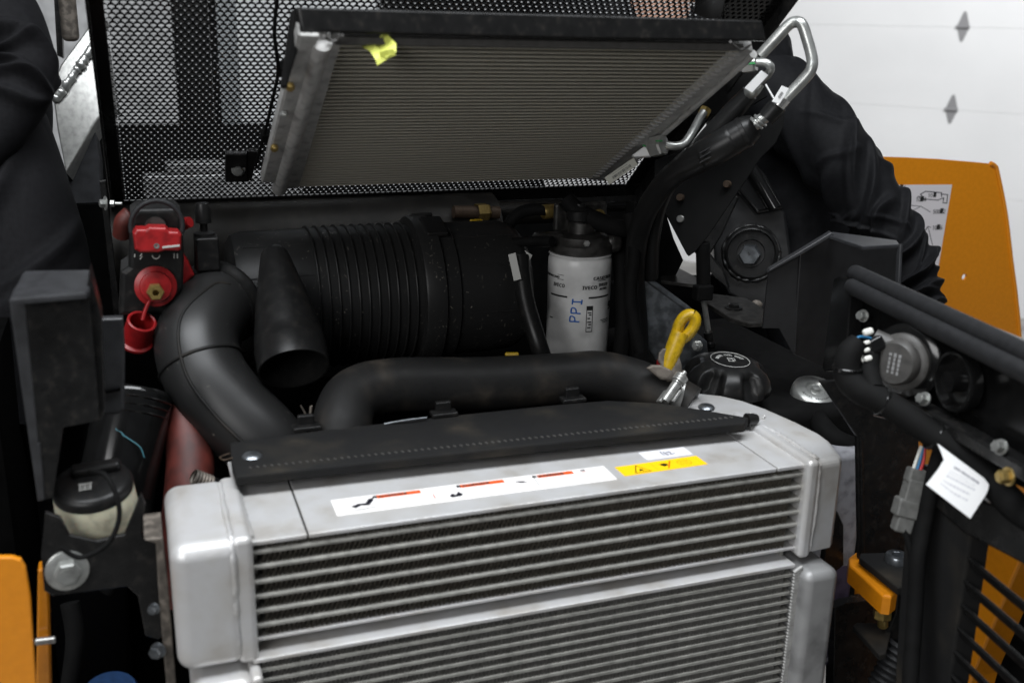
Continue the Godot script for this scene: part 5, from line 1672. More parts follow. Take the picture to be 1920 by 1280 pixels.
# ---------------------------------------------------------------- right side of the machine
func right_side() -> void:
	var s := Shape.new()
	# hood link plate with studs
	var f := frame(od(1350, 350, 1.66), view.z + Vector3(-0.15, 0, 0))
	var t := thing("hood_link", "black steel link plate with three studs under the pipes", "link plate", od(1290, 478, 1.66))
	s.plate(flat(f, [[1228, 300], [1330, 262], [1420, 216], [1462, 205], [1472, 212], [1470, 236], [1455, 268], [1424, 300], [1398, 340], [1330, 440], [1306, 470], [1292, 480], [1288, 476], [1250, 404], [1225, 380]]), f, 0.006, 0.0014, 2)
	obj("plate", s, M.matt_black, t)
	for q in [[1366, 345, 0.012], [1278, 370, 0.010], [1277, 410, 0.006]]:
		s = Shape.new()
		var p := []
		for k in 9: p.append(Vector2(0.0058 if k % 2 else 0.0052, q[2] * k / 8.0))
		p.append(Vector2(0.0001, q[2]))
		s.lathe(up_to(on_plane(f, q[0], q[1]), f.basis.z + Vector3(-0.5, -0.1, 0)), p, 14)
		obj("stud", s, M.rust if q[2] > 0.008 else M.steel, t)
	# upright behind the white gap
	s = Shape.new()
	f = fz(-0.56)
	s.plate(flat(f, [[1190, 380], [1248, 395], [1264, 448], [1282, 488], [1266, 520], [1232, 526], [1185, 520]]), f, 0.03, 0.001)
	tag(obj("upright_plate", s, M.matt_black), "black upright plate at the edge of the narrow white gap", "plate")
	# shelf bracket with bolt
	t = thing("hinge_bracket", "dusty grey flat bracket with a dark bolt beside the big pivot", "bracket", oy(1.27, 1370, 575))
	s = Shape.new()
	f = fy(1.262)
	s.plate(flat(f, [[1308, 556], [1322, 548], [1400, 558], [1432, 578], [1430, 604], [1404, 606], [1370, 596]]), f, 0.007, 0.002, 2)
	obj("flat_bar", s, M.dark_cast, t)
	bolt(t, oy(1.263, 1376, 577), Vector3.UP, 0.017, 0.006, M.black_paint)
	s = Shape.new()
	s.plate(flat(fy(1.30), [[1238, 500], [1262, 496], [1312, 522], [1318, 535], [1290, 532], [1240, 526]]), fy(1.30), 0.005, 0.001)
	tag(obj("floor_bracket", s, M.dark_cast), "grey bracket in the shade left of the gas strut", "bracket")
	# lift arm tower with the big pivot
	t = thing("arm_tower", "dark steel loader arm tower with a welded pivot boss and large bolt", "loader arm", oz(-0.72, 1400, 600))
	s = Shape.new()
	f = frame(oz(-0.72, 1405, 475), view.z + Vector3(-0.25, 0.0, 0.2))
	s.plate(flat(f, [[1372, 300], [1400, 318], [1440, 345], [1475, 400], [1485, 480], [1474, 548], [1440, 598], [1400, 570], [1366, 552], [1340, 500], [1338, 455], [1352, 400], [1376, 372], [1360, 340]]), f, 0.1, 0.006, 3)
	obj("boss_plate", s, M.arm_paint, t)
	var o := on_plane(f, 1408, 475)
	var ax := up_to(o, f.basis.z)
	s = Shape.new()
	s.lathe(ax, [Vector2(0.056, -0.01), Vector2(0.056, 0.004), Vector2(0.05, 0.014), Vector2(0.046, 0.016), Vector2(0.044, 0.008), Vector2(0.027, 0.008), Vector2(0.025, -0.006), Vector2(0.0001, -0.006)], 56)
	obj("washer_ring", s, M.black_paint, t)
	s = Shape.new()
	var rng := RandomNumberGenerator.new()
	rng.seed = 3
	var ring := []
	var rr := []
	for k in 61:
		var a := TAU * k / 60
		ring.append(ax * Vector3(cos(a) * 0.053, 0.010 + rng.randf_range(-0.002, 0.002), sin(a) * 0.053))
		rr.append(0.004 * rng.randf_range(0.6, 1.3))
	s.tube(ring, rr, 8, false)
	obj("weld_bead", s, M.black_paint, t)
	bolt(t, ax * Vector3(0, -0.005, 0), f.basis.z + Vector3(-0.2, -0.15, 0), 0.036, 0.022, M.blue_zinc, 0.0)
	s = Shape.new()
	text(t, "lettering", "9.8", Transform3D(f.basis, ax * Vector3(0, 0.0225, 0)), 0.008, M.dark_cast)
	s = Shape.new()
	f = frame(oz(-0.74, 1400, 320), Vector3(-0.5, 0.35, 1))
	s.plate(flat(f, [[1290, 300], [1388, 268], [1440, 330], [1470, 390], [1420, 400], [1380, 352]]), f, 0.05, 0.006, 3)
	obj("arm_web", s, M.gloss_black, t)
	s = Shape.new()
	s.tube([on_plane(f, 1398, 300) + f.basis.z * 0.012, on_plane(f, 1452, 392) + f.basis.z * 0.012], [0.012], 16)
	obj("edge_roll", s, M.gloss_black, t)
	s = Shape.new()
	f = frame(oz(-0.66, 1380, 440), Vector3(-0.8, 0.2, 1))
	s.plate(flat(f, [[1300, 470], [1345, 400], [1370, 362], [1384, 370], [1352, 440], [1330, 476], [1356, 510], [1366, 540], [1340, 520]]), f, 0.02, 0.001)
	obj("side_rib", s, M.black_paint, t)
	s = Shape.new()
	s.rbox(Transform3D(Basis.IDENTITY, oz(-0.7, 1420, 575)), Vector3(0.035, 0.035, 0.03), 0.012, 3)
	tag(obj("dusty_rag", s, M.dirty_steel), "dusty lump of debris under the pivot boss", "debris")
	# black folded bracket box
	t = thing("folded_bracket", "large black folded sheet bracket box with open front by the fuel cap", "bracket", oz(-0.3, 1530, 690))
	f = frame(oz(-0.3, 1470, 560), Vector3(-0.42, 0, 1))
	s = Shape.new()
	s.plate(flat(f, [[1441, 507], [1503, 470], [1493, 662], [1487, 664], [1461, 616], [1430, 616]]), f, 0.004, 0.001)
	obj("wing", s, M.panel_paint, t)
	var g2 := frame(on_plane(f, 1500, 560), Vector3(0.12, -0.04, 1))
	s = Shape.new()
	s.plate(flat(g2, [[1502, 470], [1557, 438], [1620, 462], [1684, 462], [1680, 640], [1600, 700], [1556, 694], [1489, 664]]), g2, 0.004, 0.001)
	obj("back_panel", s, M.panel_paint, t)
	s = Shape.new()
	var w0 := on_plane(g2, 1557, 437)
	var top := fy(w0.y + 0.002)
	s.plate(flat(top, [[1553, 440], [1561, 434], [1682, 450], [1688, 458], [1618, 462]]), top, 0.0045, 0.0015, 2)
	s.plate(flat(f.translated_local(Vector3(0, 0, 0.001)), [[1438, 508], [1441, 502], [1500, 467], [1556, 433], [1562, 437], [1503, 473]]), f.translated_local(Vector3(0, 0, 0.012)), 0.014, 0.001)
	obj("top_flange", s, M.grey_paint, t)
	s = Shape.new()
	f = fx(on_plane(top, 1685, 458).x)
	s.plate(flat(f, [[1682, 458], [1689, 457], [1684, 560], [1676, 640], [1672, 640]]), f, 0.004, 0.001)
	obj("side_flange", s, M.grey_paint, t)
	s = Shape.new()
	# hinge pillar of the rear door
	t = thing("hinge_pillar", "black steel hinge pillar beside the cooler carrying the open rear door", "pillar", oz(-0.1, 1660, 1280))
	f = fz(-0.1)
	s.plate(flat(f, [[1540, 715], [1600, 712], [1640, 780], [1724, 800], [1722, 1050], [1612, 1048], [1608, 818]]), f, 0.006, 0.0014, 2)
	obj("web", s, M.black_paint, t)
	s = Shape.new()
	s.plate(flat(fz(-0.105), [[1608, 816], [1613, 816], [1617, 1048], [1612, 1048]]), fz(-0.098), 0.006, 0.0012, 2)
	obj("edge_flange", s, M.black_paint, t)
	s = Shape.new()
	s.plate(flat(fz(-0.11), [[1590, 1160], [1610, 1150], [1690, 1140], [1760, 1140], [1760, 1330], [1586, 1330]]), fz(-0.14), 0.02, 0.001)
	obj("lower_web", s, M.black_paint, t)
	# hinge: folded black plate, cap screw, orange lug
	t = thing("door_hinge", "dusty black door hinge plate with socket screw on top", "hinge", oz(-0.04, 1650, 1240))
	s = Shape.new()
	f = fy(1.0)
	s.plate(flat(f, [[1612, 1044], [1614, 1036], [1700, 1034], [1706, 1100], [1684, 1102], [1655, 1078]]), f, 0.01, 0.0022, 2)
	obj("upper_leaf", s, M.foam, t)
	s = Shape.new()
	f = fz(-0.035)
	s.plate(flat(f, [[1684, 1102], [1708, 1098], [1706, 1180], [1690, 1200], [1660, 1226], [1650, 1224], [1680, 1150]]), f, 0.008, 0.002, 2)
	obj("web", s, M.black_paint, t)
	s = Shape.new()
	f = fy(0.905)
	s.plate(flat(f, [[1600, 1172], [1608, 1166], [1664, 1168], [1672, 1180], [1662, 1224], [1650, 1228]]), f, 0.008, 0.002, 2)
	obj("lower_leaf", s, M.foam, t)
	s = Shape.new()
	var c := oy(1.0, 1682, 1052)
	s.lathe(up_to(c, Vector3.UP), [Vector2(0.0165, 0), Vector2(0.0165, 0.008), Vector2(0.015, 0.0105), Vector2(0.009, 0.011), Vector2(0.009, 0.003), Vector2(0.0001, 0.003)], 28)
	for k in 6:
		s.rbox(Transform3D(Basis(Vector3.UP, TAU * k / 6), c + Basis(Vector3.UP, TAU * k / 6) * Vector3(0.0085, 0.0065, 0)), Vector3(0.002, 0.008, 0.009), 0.0008, 1)
	obj("socket_screw", s, M.blue_zinc, t)
	s = Shape.new()
	s.hexagon(up_to(oy(0.945, 1656, 1142), Vector3.DOWN), 0.022, 0.014)
	s.tube([oy(0.945, 1656, 1142), oy(0.915, 1656, 1172)], [0.0075], 16)
	obj("hinge_pin", s, M.brass, t)
	s = Shape.new()
	f = fy(0.985)
	s.plate(flat(f, [[1593, 1058], [1592, 1044], [1604, 1034], [1640, 1042], [1684, 1108], [1672, 1118], [1656, 1116]]), f, 0.028, 0.004, 3)
	t = thing("orange_lug", "orange welded hinge lug between the two black hinge leaves", "hinge lug", oy(0.955, 1640, 1100))
	obj("lug", s, M.orange, t)
	s = Shape.new()
	f = fz(-0.16)
	s.plate(flat(f, [[1612, 1100], [1660, 1100], [1664, 1168], [1640, 1164], [1606, 1164]]), f, 0.01, 0.001)
	obj("mounting_plate", s, M.orange, t)
	# overflow bottle
	t = thing("overflow_bottle", "tall translucent coolant bottle with violet liquid beside the cooler", "bottle", oz(-0.15, 1580, 1280))
	s = Shape.new()
	var b0 := oz(-0.16, 1582, 868)
	s.rbox(Transform3D(Basis(Vector3(0, 0, 1), 0.0), Vector3(b0.x + 0.004, 1.03, -0.2)), Vector3(0.075, 0.19, 0.09), 0.01, 3)
	obj("bottle", s, M.bottle_plastic, t)
	s = Shape.new()
	s.rbox(Transform3D(Basis.IDENTITY, Vector3(b0.x + 0.004, 0.86, -0.2)), Vector3(0.0745, 0.18, 0.0895), 0.008, 3)
	obj("liquid", s, M.violet_liquid, t)
	text(t, "lettering", "NORMAL", Transform3D(Basis.IDENTITY, oz(-0.1545, 1556, 1236)), 0.008, M.bottle_plastic)
	text(t, "lettering", "FULL", Transform3D(Basis.IDENTITY, oz(-0.1545, 1564, 1200)), 0.008, M.bottle_plastic)
	# narrow seal strip between cooler and bottle
	t = thing("cooler_side_plate", "narrow black sheet standing along the right side of both coolers", "bracket", oz(-0.09, 1560, 1280))
	s = Shape.new()
	f = fz(-0.1)
	s.plate(flat(f, [[1566, 955], [1574, 962], [1584, 985], [1584, 1060], [1574, 1068], [1568, 1072], [1534, 1300], [1505, 1300], [1540, 1080], [1552, 1000]]), f, 0.008, 0.002)
	obj("sheet", s, M.black_paint, t)
	# ribbed bellows at the lower edge
	t = thing("cable_bellows", "black ribbed cable bellows under the door hinge", "cable boot", oz(-0.02, 1670, 1280))
	s = Shape.new()
	var pf := []
	for k in 17: pf.append(Vector2(0.020 if k % 2 else 0.0165, 0.0045 * k))
	s.lathe(up_to(oz(-0.02, 1650, 1290), Vector3(0.45, 1, 0)), pf, 24)
	obj("bellows", s, M.rubber_seal, t)

func fx(x: float) -> Transform3D: return Transform3D(Basis(Vector3.BACK, Vector3.UP, Vector3.LEFT), Vector3(x, 0, 0))

func rear_door() -> void:
	var away := ray(590, 80)
	away.y = 0
	away = away.normalized()
	var o := od(1600, 520, 1.4)
	var f := Transform3D(Basis(-away, Vector3.UP, (-away).cross(Vector3.UP)), o)   # x towards the viewer, z out of the inner face
	var t := thing("rear_door", "open black rear door with double rubber seal and louvred lower panel", "machine door", on_plane(f, 1700, 1280))
	var s := Shape.new()
	s.plate(flat(f, [[1580, 526], [1592, 520], [2050, 712], [2050, 980], [1860, 900], [1700, 800], [1556, 700], [1556, 690]]), f.translated_local(Vector3(0, 0, -0.012)), 0.02, 0.002)
	obj("upper_panel", s, M.gloss_black, t)
	s = Shape.new()
	s.plate(flat(f, [[1578, 522], [1590, 516], [1612, 524], [1600, 690], [1560, 696], [1556, 690]]), f.translated_local(Vector3(0, 0, 0.012)), 0.02, 0.002)
	obj("end_flange", s, M.gloss_black, t)
	# two fat rubber tubes along the top edge
	var a := on_plane(f, 1600, 512)
	var b := on_plane(f, 1925, 643)
	var dir := (b - a).normalized()
	dir.y = 0.0
	dir = dir.normalized()
	for q in [[1602, 511, 0.0, 0.0112], [1596, 536, 0.012, 0.0108]]:
		s = Shape.new()
		var p := on_plane(f.translated_local(Vector3(0, 0, q[2])), q[0], q[1])
		s.tube([p - dir * 0.004, p, p + dir * 0.003, p + dir * 0.52], [0.007, q[3] * 0.93, q[3], q[3]], 28)
		obj("seal_tube", s, M.rubber_seal, t)
	# lower frame: foam seal post, louvre slats
	s = Shape.new()
	s.plate(flat(f, [[1716, 940], [1752, 930], [1712, 1330], [1690, 1330], [1700, 1150]]), f.translated_local(Vector3(0, 0, 0.012)), 0.03, 0.006, 3)
	obj("foam_strip", s, M.foam, t)
	s = Shape.new()
	s.plate(flat(f, [[1748, 930], [1826, 985], [1826, 1010], [1780, 1330], [1712, 1330], [1730, 1100]]), f.translated_local(Vector3(0, 0, 0.005)), 0.025, 0.003, 2)
	obj("frame_post", s, M.foam, t)
	s = Shape.new()
	s.plate(flat(f, [[1740, 870], [1860, 940], [2050, 1010], [2050, 1120], [1900, 1040], [1822, 1000], [1740, 930]]), f.translated_local(Vector3(0, 0, 0.008)), 0.02, 0.003, 2)
	obj("cross_rail", s, M.black_paint, t)
	for k in 8:
		s = Shape.new()
		var p := on_plane(f, 1818 - k * 8.2, 1052 + k * 42.0)
		var sb := Basis(f.basis.x, deg_to_rad(24)) * f.basis
		s.rbox(Transform3D(sb, p + f.basis.x * 0.19), Vector3(0.4, 0.0155, 0.004), 0.0015, 2)
		obj("louvre_slat", s, M.black_paint, t)
	# ledge rail below the alarm with two screws
	s = Shape.new()
	var r0 := on_plane(f.translated_local(Vector3(0, 0, 0.02)), 1610, 706)
	s.plate(flat(f.translated_local(Vector3(0, 0, 0.02)), [[1604, 702], [1640, 712], [1880, 850], [2050, 950], [2050, 985], [1880, 880], [1640, 740], [1608, 726]]), f.translated_local(Vector3(0, 0, 0.02)), 0.02, 0.003, 2)
	obj("ledge_rail", s, M.black_paint, t)
	for q in [[1735, 748], [1878, 838]]:
		bolt(t, on_plane(f.translated_local(Vector3(0, 0, 0.021)), q[0], q[1]), f.basis.z + Vector3(0, 0.3, 0.3), 0.011, 0.009, M.zinc, 1.3)
	bolt(t, on_plane(f.translated_local(Vector3(0, 0, 0.012)), 1620, 592), f.basis.z + Vector3(0, 0.2, 0.4), 0.011, 0.008, M.zinc, 1.3)
	s = Shape.new()
	var e := on_plane(f.translated_local(Vector3(0, 0, 0.006)), 1795, 715)
	s.lathe(up_to(e, f.basis.z), [Vector2(0.034, -0.01), Vector2(0.036, 0.002), Vector2(0.034, 0.006), Vector2(0.031, 0.006), Vector2(0.03, -0.004), Vector2(0.012, -0.006), Vector2(0.012, 0.012), Vector2(0.0001, 0.012)], 32)
	obj("lamp_socket", s, M.gloss_black, t)
	bolt(t, on_plane(f.translated_local(Vector3(0, 0, 0.03)), 1893, 893), f.basis.z, 0.012, 0.010, M.brass, 1.4)
	# alarm
	var c := on_plane(f.translated_local(Vector3(0, 0, 0.02)), 1700, 676)
	var al := thing("reversing_alarm", "round grey alarm horn with white print mounted on the open door", "alarm", c)
	s = Shape.new()
	s.lathe(up_to(c, f.basis.z + Vector3(0, 0.05, 0.5)), [Vector2(0.045, -0.02), Vector2(0.045, 0.0), Vector2(0.04, 0.004), Vector2(0.034, 0.005)], 40)
	obj("rear_ring", s, M.gloss_black, al)
	var ad := f.basis.z + Vector3(0, 0.1, 0.55)
	var face := up_to(c, ad)
	s = Shape.new()
	s.lathe(face, [Vector2(0.034, 0.0), Vector2(0.034, 0.012), Vector2(0.031, 0.015), Vector2(0.027, 0.016), Vector2(0.0265, 0.028), Vector2(0.024, 0.031), Vector2(0.0001, 0.031)], 44)
	obj("horn_body", s, M.alarm_grey, al)
	s = Shape.new()
	s.rbox(Transform3D(face.basis, face * Vector3(0, 0.018, 0)).translated_local(Vector3(-0.0, 0, 0)), Vector3(0.03, 0.016, 0.03), 0.004, 2)
	var pl := od(1660, 645, 1.245)
	s.tube([face * Vector3(0, 0.016, 0), pl, od(1638, 634, 1.25)], [0.015, 0.0135, 0.012], 14)
	obj("plug_body", s, M.alarm_grey, al)
	s = Shape.new()
	s.rbox(Transform3D(view * Basis(Vector3(0, 0, 1), 0.5), od(1642, 646, 1.235)), Vector3(0.02, 0.018, 0.018), 0.004, 2)
	obj("plug_collar", s, M.gloss_black, al)
	s = Shape.new()
	for q in [[1624, 622, 0.0085], [1622, 642, 0.005], [1622, 656, 0.005], [1624, 672, 0.0065]]:
		s.rbox(Transform3D(view * Basis(Vector3(0, 0, 1), 0.3), od(q[0] + 4, q[1], 1.228)), Vector3(q[2] * 1.5, q[2], q[2]), q[2] * 0.4, 2)
	obj("terminal_seal", s, M.white_wire, al)
	s = Shape.new()
	var flatface := Transform3D(Basis(face.basis.x, -face.basis.z, face.basis.y), face * Vector3(0, 0.0312, 0))
	var rng := RandomNumberGenerator.new()
	rng.seed = 8
	var rowx := face.basis.y.cross(Vector3.UP).normalized() * -1.0
	var rowy := rowx.cross(face.basis.y).normalized() * -1.0
	if rowy.y < 0: rowy = -rowy
	for k in 3:
		for j in 5:
			s.box(Transform3D(Basis(rowx, rowy, face.basis.y), face * Vector3(0, 0.0313, 0) + rowx * (0.007 - 0.006 * k) + rowy * (-0.011 + 0.0052 * j)), Vector3(rng.randf_range(0.0022, 0.0036), rng.randf_range(0.003, 0.0048), 0.0006), 0.0001)
	obj("white_print", s, M.grey_ink, al).set_meta("kind", "stuff")
	# wrapped harness along the door
	var h := thing("wiring_harness", "black fabric wrapped wiring harness sagging along the open door", "wiring", od(1750, 790, 1.2))
	s = Shape.new()
	s.tube(smooth(pts_d([[1612, 640, 1.235], [1592, 665, 1.235], [1590, 705, 1.235], [1612, 732, 1.225], [1655, 752, 1.215], [1700, 780, 1.2], [1750, 815, 1.18], [1800, 846, 1.16], [1850, 890, 1.13], [1900, 945, 1.09], [1960, 990, 1.05]]), 8), spread([0.012, 0.015, 0.016, 0.0155, 0.016, 0.0155, 0.015, 0.016, 0.016, 0.016, 0.016], 8), 20)
	obj("sleeve", s, M.matt_black, h)
	s = Shape.new()
	s.tube(smooth(pts_d([[1638, 640, 1.24], [1630, 690, 1.235], [1640, 730, 1.22]]), 8), [0.0115], 16)
	s.tube(smooth(pts_d([[1770, 830, 1.18], [1755, 880, 1.19], [1738, 960, 1.2], [1722, 1050, 1.2], [1716, 1150, 1.2], [1706, 1300, 1.19]]), 8), [0.0092], 18)
	obj("branch", s, M.matt_black, h)
	for q in [[[[1634, 634, 1.24], [1610, 632, 1.235], [1602, 650, 1.235]], M.blue_wire], [[[1634, 644, 1.24], [1614, 650, 1.235], [1606, 664, 1.235]], M.blue_wire], [[[1632, 660, 1.24], [1616, 672, 1.232], [1632, 688, 1.232]], M.white_wire]]:
		s = Shape.new()
		s.tube(smooth(pts_d(q[0]), 6), [0.0016], 8)
		obj("wire", s, q[1], h)
	s = Shape.new()
	for k in 3:
		var p := od([1590, 1655, 1752][k], [690, 752, 816][k], [1.235, 1.215, 1.18][k])
		s.lathe(up_to(p, [Vector3(0, 1, 0), Vector3(1, -0.4, 0.4), Vector3(1, -0.6, 0.5)][k]), [Vector2(0.0168, -0.003), Vector2(0.0178, -0.002), Vector2(0.0178, 0.002), Vector2(0.0168, 0.003)], 24)
	obj("cable_tie", s, M.gloss_black, h)
	# white folded label hanging on the harness
	var g := thing("cable_label", "white folded paper label wrapped round the harness on the door", "label", od(1800, 900, 1.09))
	s = Shape.new()
	var outline := [[1778, 830], [1866, 893], [1855, 912], [1848, 918], [1826, 972], [1741, 906], [1772, 862]]
	var lf := frame(od(1802, 896, 1.085), view.z + Vector3(0.1, 0.15, 0))
	var rows := [[[1778, 829], [1867, 895]], [[1768, 846], [1858, 908]], [[1770, 862], [1853, 916]], [[1758, 880], [1848, 926]], [[1741, 908], [1824, 972]]]
	var zs := [-0.022, -0.003, 0.001, 0.002, -0.004]
	var b0 := s.v.size()
	for k in rows.size():
		for j in 2:
			var l := flat(lf, [rows[k][j]])[0]
			s.put(lf * Vector3(l.x, l.y, zs[k]), lf.basis.z, Vector2(j, k / 4.0))
	for k in 4:
		s.tri(b0 + 2 * k, b0 + 2 * k + 1, b0 + 2 * k + 3); s.tri(b0 + 2 * k, b0 + 2 * k + 3, b0 + 2 * k + 2)
	var b1 := s.v.size()
	for k in rows.size():   # back, a sheet's thickness behind
		for j in 2:
			s.put(s.v[b0 + 2 * k + j] - lf.basis.z * 0.0006, -lf.basis.z)
	for k in 4:
		s.tri(b1 + 2 * k, b1 + 2 * k + 1, b1 + 2 * k + 3); s.tri(b1 + 2 * k, b1 + 2 * k + 3, b1 + 2 * k + 2)
	var tex := picture(256, 256, func(im: Image):
		im.fill(Color(0.95, 0.95, 0.95))
		var r2 := RandomNumberGenerator.new()
		r2.seed = 16
		var x := 60
		while x < 200:
			var w := r2.randi_range(3, 7)
			im.fill_rect(Rect2i(x, 118, w, 30), Color(0.45, 0.45, 0.5))
			x += w + r2.randi_range(3, 6)
		lines_of_print(im, Rect2(50, 165, 150, 70), 5, 4, Color(0.8, 0.8, 0.82)))
	printed("label_print", tex, 0.4)
	obj("paper", s, M.label_print, g)
	# grey connector with coloured wires
	g = thing("connector", "grey plug connector with three coloured wires hanging beside the pillar", "connector", od(1700, 990, 1.21))
	var d := (od(1692, 985, 1.215) - od(1722, 880, 1.21)).normalized()
	var cb := up_to(od(1722, 880, 1.21), d, view.x)
	s = Shape.new()
	s.rbox(cb.translated_local(Vector3(0, 0.008, 0)), Vector3(0.0225, 0.018, 0.018), 0.003, 2)
	s.rbox(cb.translated_local(Vector3(0, 0.027, 0)), Vector3(0.0195, 0.03, 0.02), 0.002, 2)
	obj("plug", s, M.grey_plastic, g)
	s = Shape.new()
	s.rbox(cb.translated_local(Vector3(-0.001, 0.047, 0)), Vector3(0.027, 0.022, 0.021), 0.003, 2)
	s.rbox(cb.translated_local(Vector3(0.0, 0.066, 0)), Vector3(0.021, 0.02, 0.018), 0.003, 2)
	obj("socket", s, M.grey_plastic, g)
	for k in 3:
		s = Shape.new()
		var p := od(1714 + 6 * k, 878 + k * 2, 1.205)
		s.tube(smooth([p, p + view.y * 0.012 + view.x * 0.004, p + view.y * 0.026 + view.x * (0.009 - 0.002 * k)], 5), [0.0021], 8)
		obj("wire", s, [M.white_wire, M.blue_wire, M.red_wire][k], g)
	s = Shape.new()
	s.tube(smooth(pts_d([[1696, 992, 1.21], [1704, 1015, 1.21], [1712, 1050, 1.21]]), 5), [0.004], 10)
	obj("wire_sleeve", s, M.matt_black, g)

func fender() -> void:
	var z := -1.0
	var f := fz(z)
	var t := thing("orange_fender", "orange steel side panel with a maintenance decal behind the reaching arm", "body panel", oz(z, 1780, 640))
	var poly := flat(f, [[1600, 296], [1660, 294], [1700, 295], [1760, 298], [1820, 303], [1862, 307], [1872, 314], [1886, 400], [1896, 480], [1906, 560], [1914, 660], [1930, 1000], [1600, 1000]])
	# a drilled hole: the outline is led in to it and back
	var hole := flat(f, [[1809, 519]])[0]
	var ring := PackedVector2Array()
	for k in 17:
		var a := PI / 2 - TAU * k / 16.0
		ring.append(hole + Vector2(cos(a), sin(a)) * 0.0075)
	if not Geometry2D.is_polygon_clockwise(poly): poly.reverse()
	var rev := ring.duplicate()
	rev.reverse()
	var best := 0
	for k in poly.size():
		if poly[k].distance_to(flat(f, [[1820, 303]])[0]) < 0.001: best = k
	var joined := PackedVector2Array()
	for k in best + 1: joined.append(poly[k])
	for k in rev.size(): joined.append(rev[k] + (Vector2(0.00005, 0) if k == rev.size() - 1 else Vector2.ZERO))
	joined.append(poly[best] + Vector2(0.00005, 0))
	for k in range(best + 1, poly.size()): joined.append(poly[k])
	var s := Shape.new()
	var ids := Geometry2D.triangulate_polygon(joined)
	for side in 2:
		var b0 := s.v.size()
		for q in joined: s.put(f * Vector3(q.x, q.y, -0.006 * side), Vector3(0, 0, 1.0 - 2.0 * side))
		for k in range(0, ids.size(), 3): s.tri(b0 + ids[k], b0 + ids[k + 1], b0 + ids[k + 2])
	for k in poly.size():
		var p := poly[k]
		var q := poly[(k + 1) % poly.size()]
		var m := Vector3(-(q - p).y, (q - p).x, 0)
		s.face(f * Vector3(p.x, p.y, 0), f * Vector3(q.x, q.y, 0), f * Vector3(q.x, q.y, -0.006), f * Vector3(p.x, p.y, -0.006), m)
	for k in 16:
		s.face(f * Vector3(ring[k].x, ring[k].y, 0), f * Vector3(ring[k + 1].x, ring[k + 1].y, 0), f * Vector3(ring[k + 1].x, ring[k + 1].y, -0.006), f * Vector3(ring[k].x, ring[k].y, -0.006), Vector3(hole.x - ring[k].x, hole.y - ring[k].y, 0))
	obj("panel", s, M.orange, t)
	# rolled edge and the flank turned away
	s = Shape.new()
	var edge := [oz(z, 1858, 306), oz(z, 1866, 311), oz(z, 1871, 324), oz(z, 1886, 400), oz(z, 1897, 490), oz(z, 1906, 560), oz(z, 1914, 660), oz(z, 1930, 1000)]
	s.tube(smooth(edge, 6), [0.0055], 12)
	obj("rolled_edge", s, M.orange, t)
	s = Shape.new()
	for k in range(1, edge.size() - 1):
		var p: Vector3 = edge[k]
		var q: Vector3 = edge[k + 1]
		var back0 := Vector3(0.012 + 0.01 * k, 0, -0.02 - 0.012 * k)
		var back1 := Vector3(0.012 + 0.01 * (k + 1), 0, -0.02 - 0.012 * (k + 1))
		s.face(p, q, q + back1, p + back0, Vector3(1, 0, 0.5))
		s.face(p - Vector3(0.004, 0, 0.0), q - Vector3(0.004, 0, 0), q + back1 - Vector3(0.004, 0, 0), p + back0 - Vector3(0.004, 0, 0), Vector3(-1, 0, 0))
	obj("flank", s, M.orange, t)
	# decal with service drawing
	var tex := picture(420, 600, func(im: Image):
		im.fill(Color(0.86, 0.84, 0.85))
		var k := Color(0.12, 0.12, 0.14)
		var gy := Color(0.35, 0.35, 0.38)
		for q in [[215, 66, 245, 46], [245, 46, 355, 56], [355, 56, 362, 84], [245, 100, 340, 108], [215, 66, 245, 100], [200, 82, 215, 82], [355, 66, 400, 70], [400, 70, 404, 130], [378, 128, 404, 130], [378, 128, 376, 92], [340, 108, 376, 92]]:
			stroke(im, Vector2(q[0], q[1]), Vector2(q[2], q[3]), 6, k)
		for q in [[40, 120, 130, 120], [40, 140, 110, 140], [110, 120, 118, 134], [96, 150, 112, 230], [112, 230, 150, 320], [20, 190, 60, 250], [60, 250, 120, 300], [60, 380, 150, 340], [60, 380, 60, 440], [150, 340, 160, 420], [130, 150, 132, 220], [84, 320, 150, 360], [40, 300, 100, 420], [150, 330, 166, 380], [20, 420, 80, 470]]:
			stroke(im, Vector2(q[0], q[1]), Vector2(q[2], q[3]), 3, gy)
		for j in 20:
			for r in [34.0, 16.0]:
				var an := TAU * j / 20
				stroke(im, Vector2(150, 440) + Vector2(cos(an), sin(an)) * r, Vector2(150, 440) + Vector2(cos(an + 0.35), sin(an + 0.35)) * r, 3, gy)
		for q in [[300, 190, 230, 150], [230, 150, 138, 140], [230, 150, 142, 200], [320, 300, 300, 292], [300, 292, 210, 440], [300, 292, 250, 420], [300, 292, 370, 470], [370, 470, 230, 490], [0, 20, 30, 20], [60, 70, 100, 70]]:
			stroke(im, Vector2(q[0], q[1]), Vector2(q[2], q[3]), 4, k)
		for q in [[138, 140], [142, 200], [210, 440], [250, 420], [230, 490]]:
			blob(im, [Vector2(q[0] - 14, q[1] + 4), Vector2(q[0] + 12, q[1] - 12), Vector2(q[0] + 12, q[1] + 14)], k)
		lines_of_print(im, Rect2(300, 545, 80, 14), 1, 4, k))
	printed("decal_print", tex)
	var tl := oz(z, 1668, 345)
	var tr := oz(z, 1783, 361)
	var br := oz(z, 1770, 492)
	var df := Transform3D(Basis.IDENTITY, Vector3((tl.x + tr.x) / 2 - 0.002, (tl.y + br.y) / 2 - 0.008, z + 0.001)).rotated_local(Vector3(0, 0, 1), deg_to_rad(-1.5))
	var w := (tr.x - tl.x) * 1.0
	var h := 0.205
	var dec := obj("decal", sheet(df, w, h), M.decal_print, t)
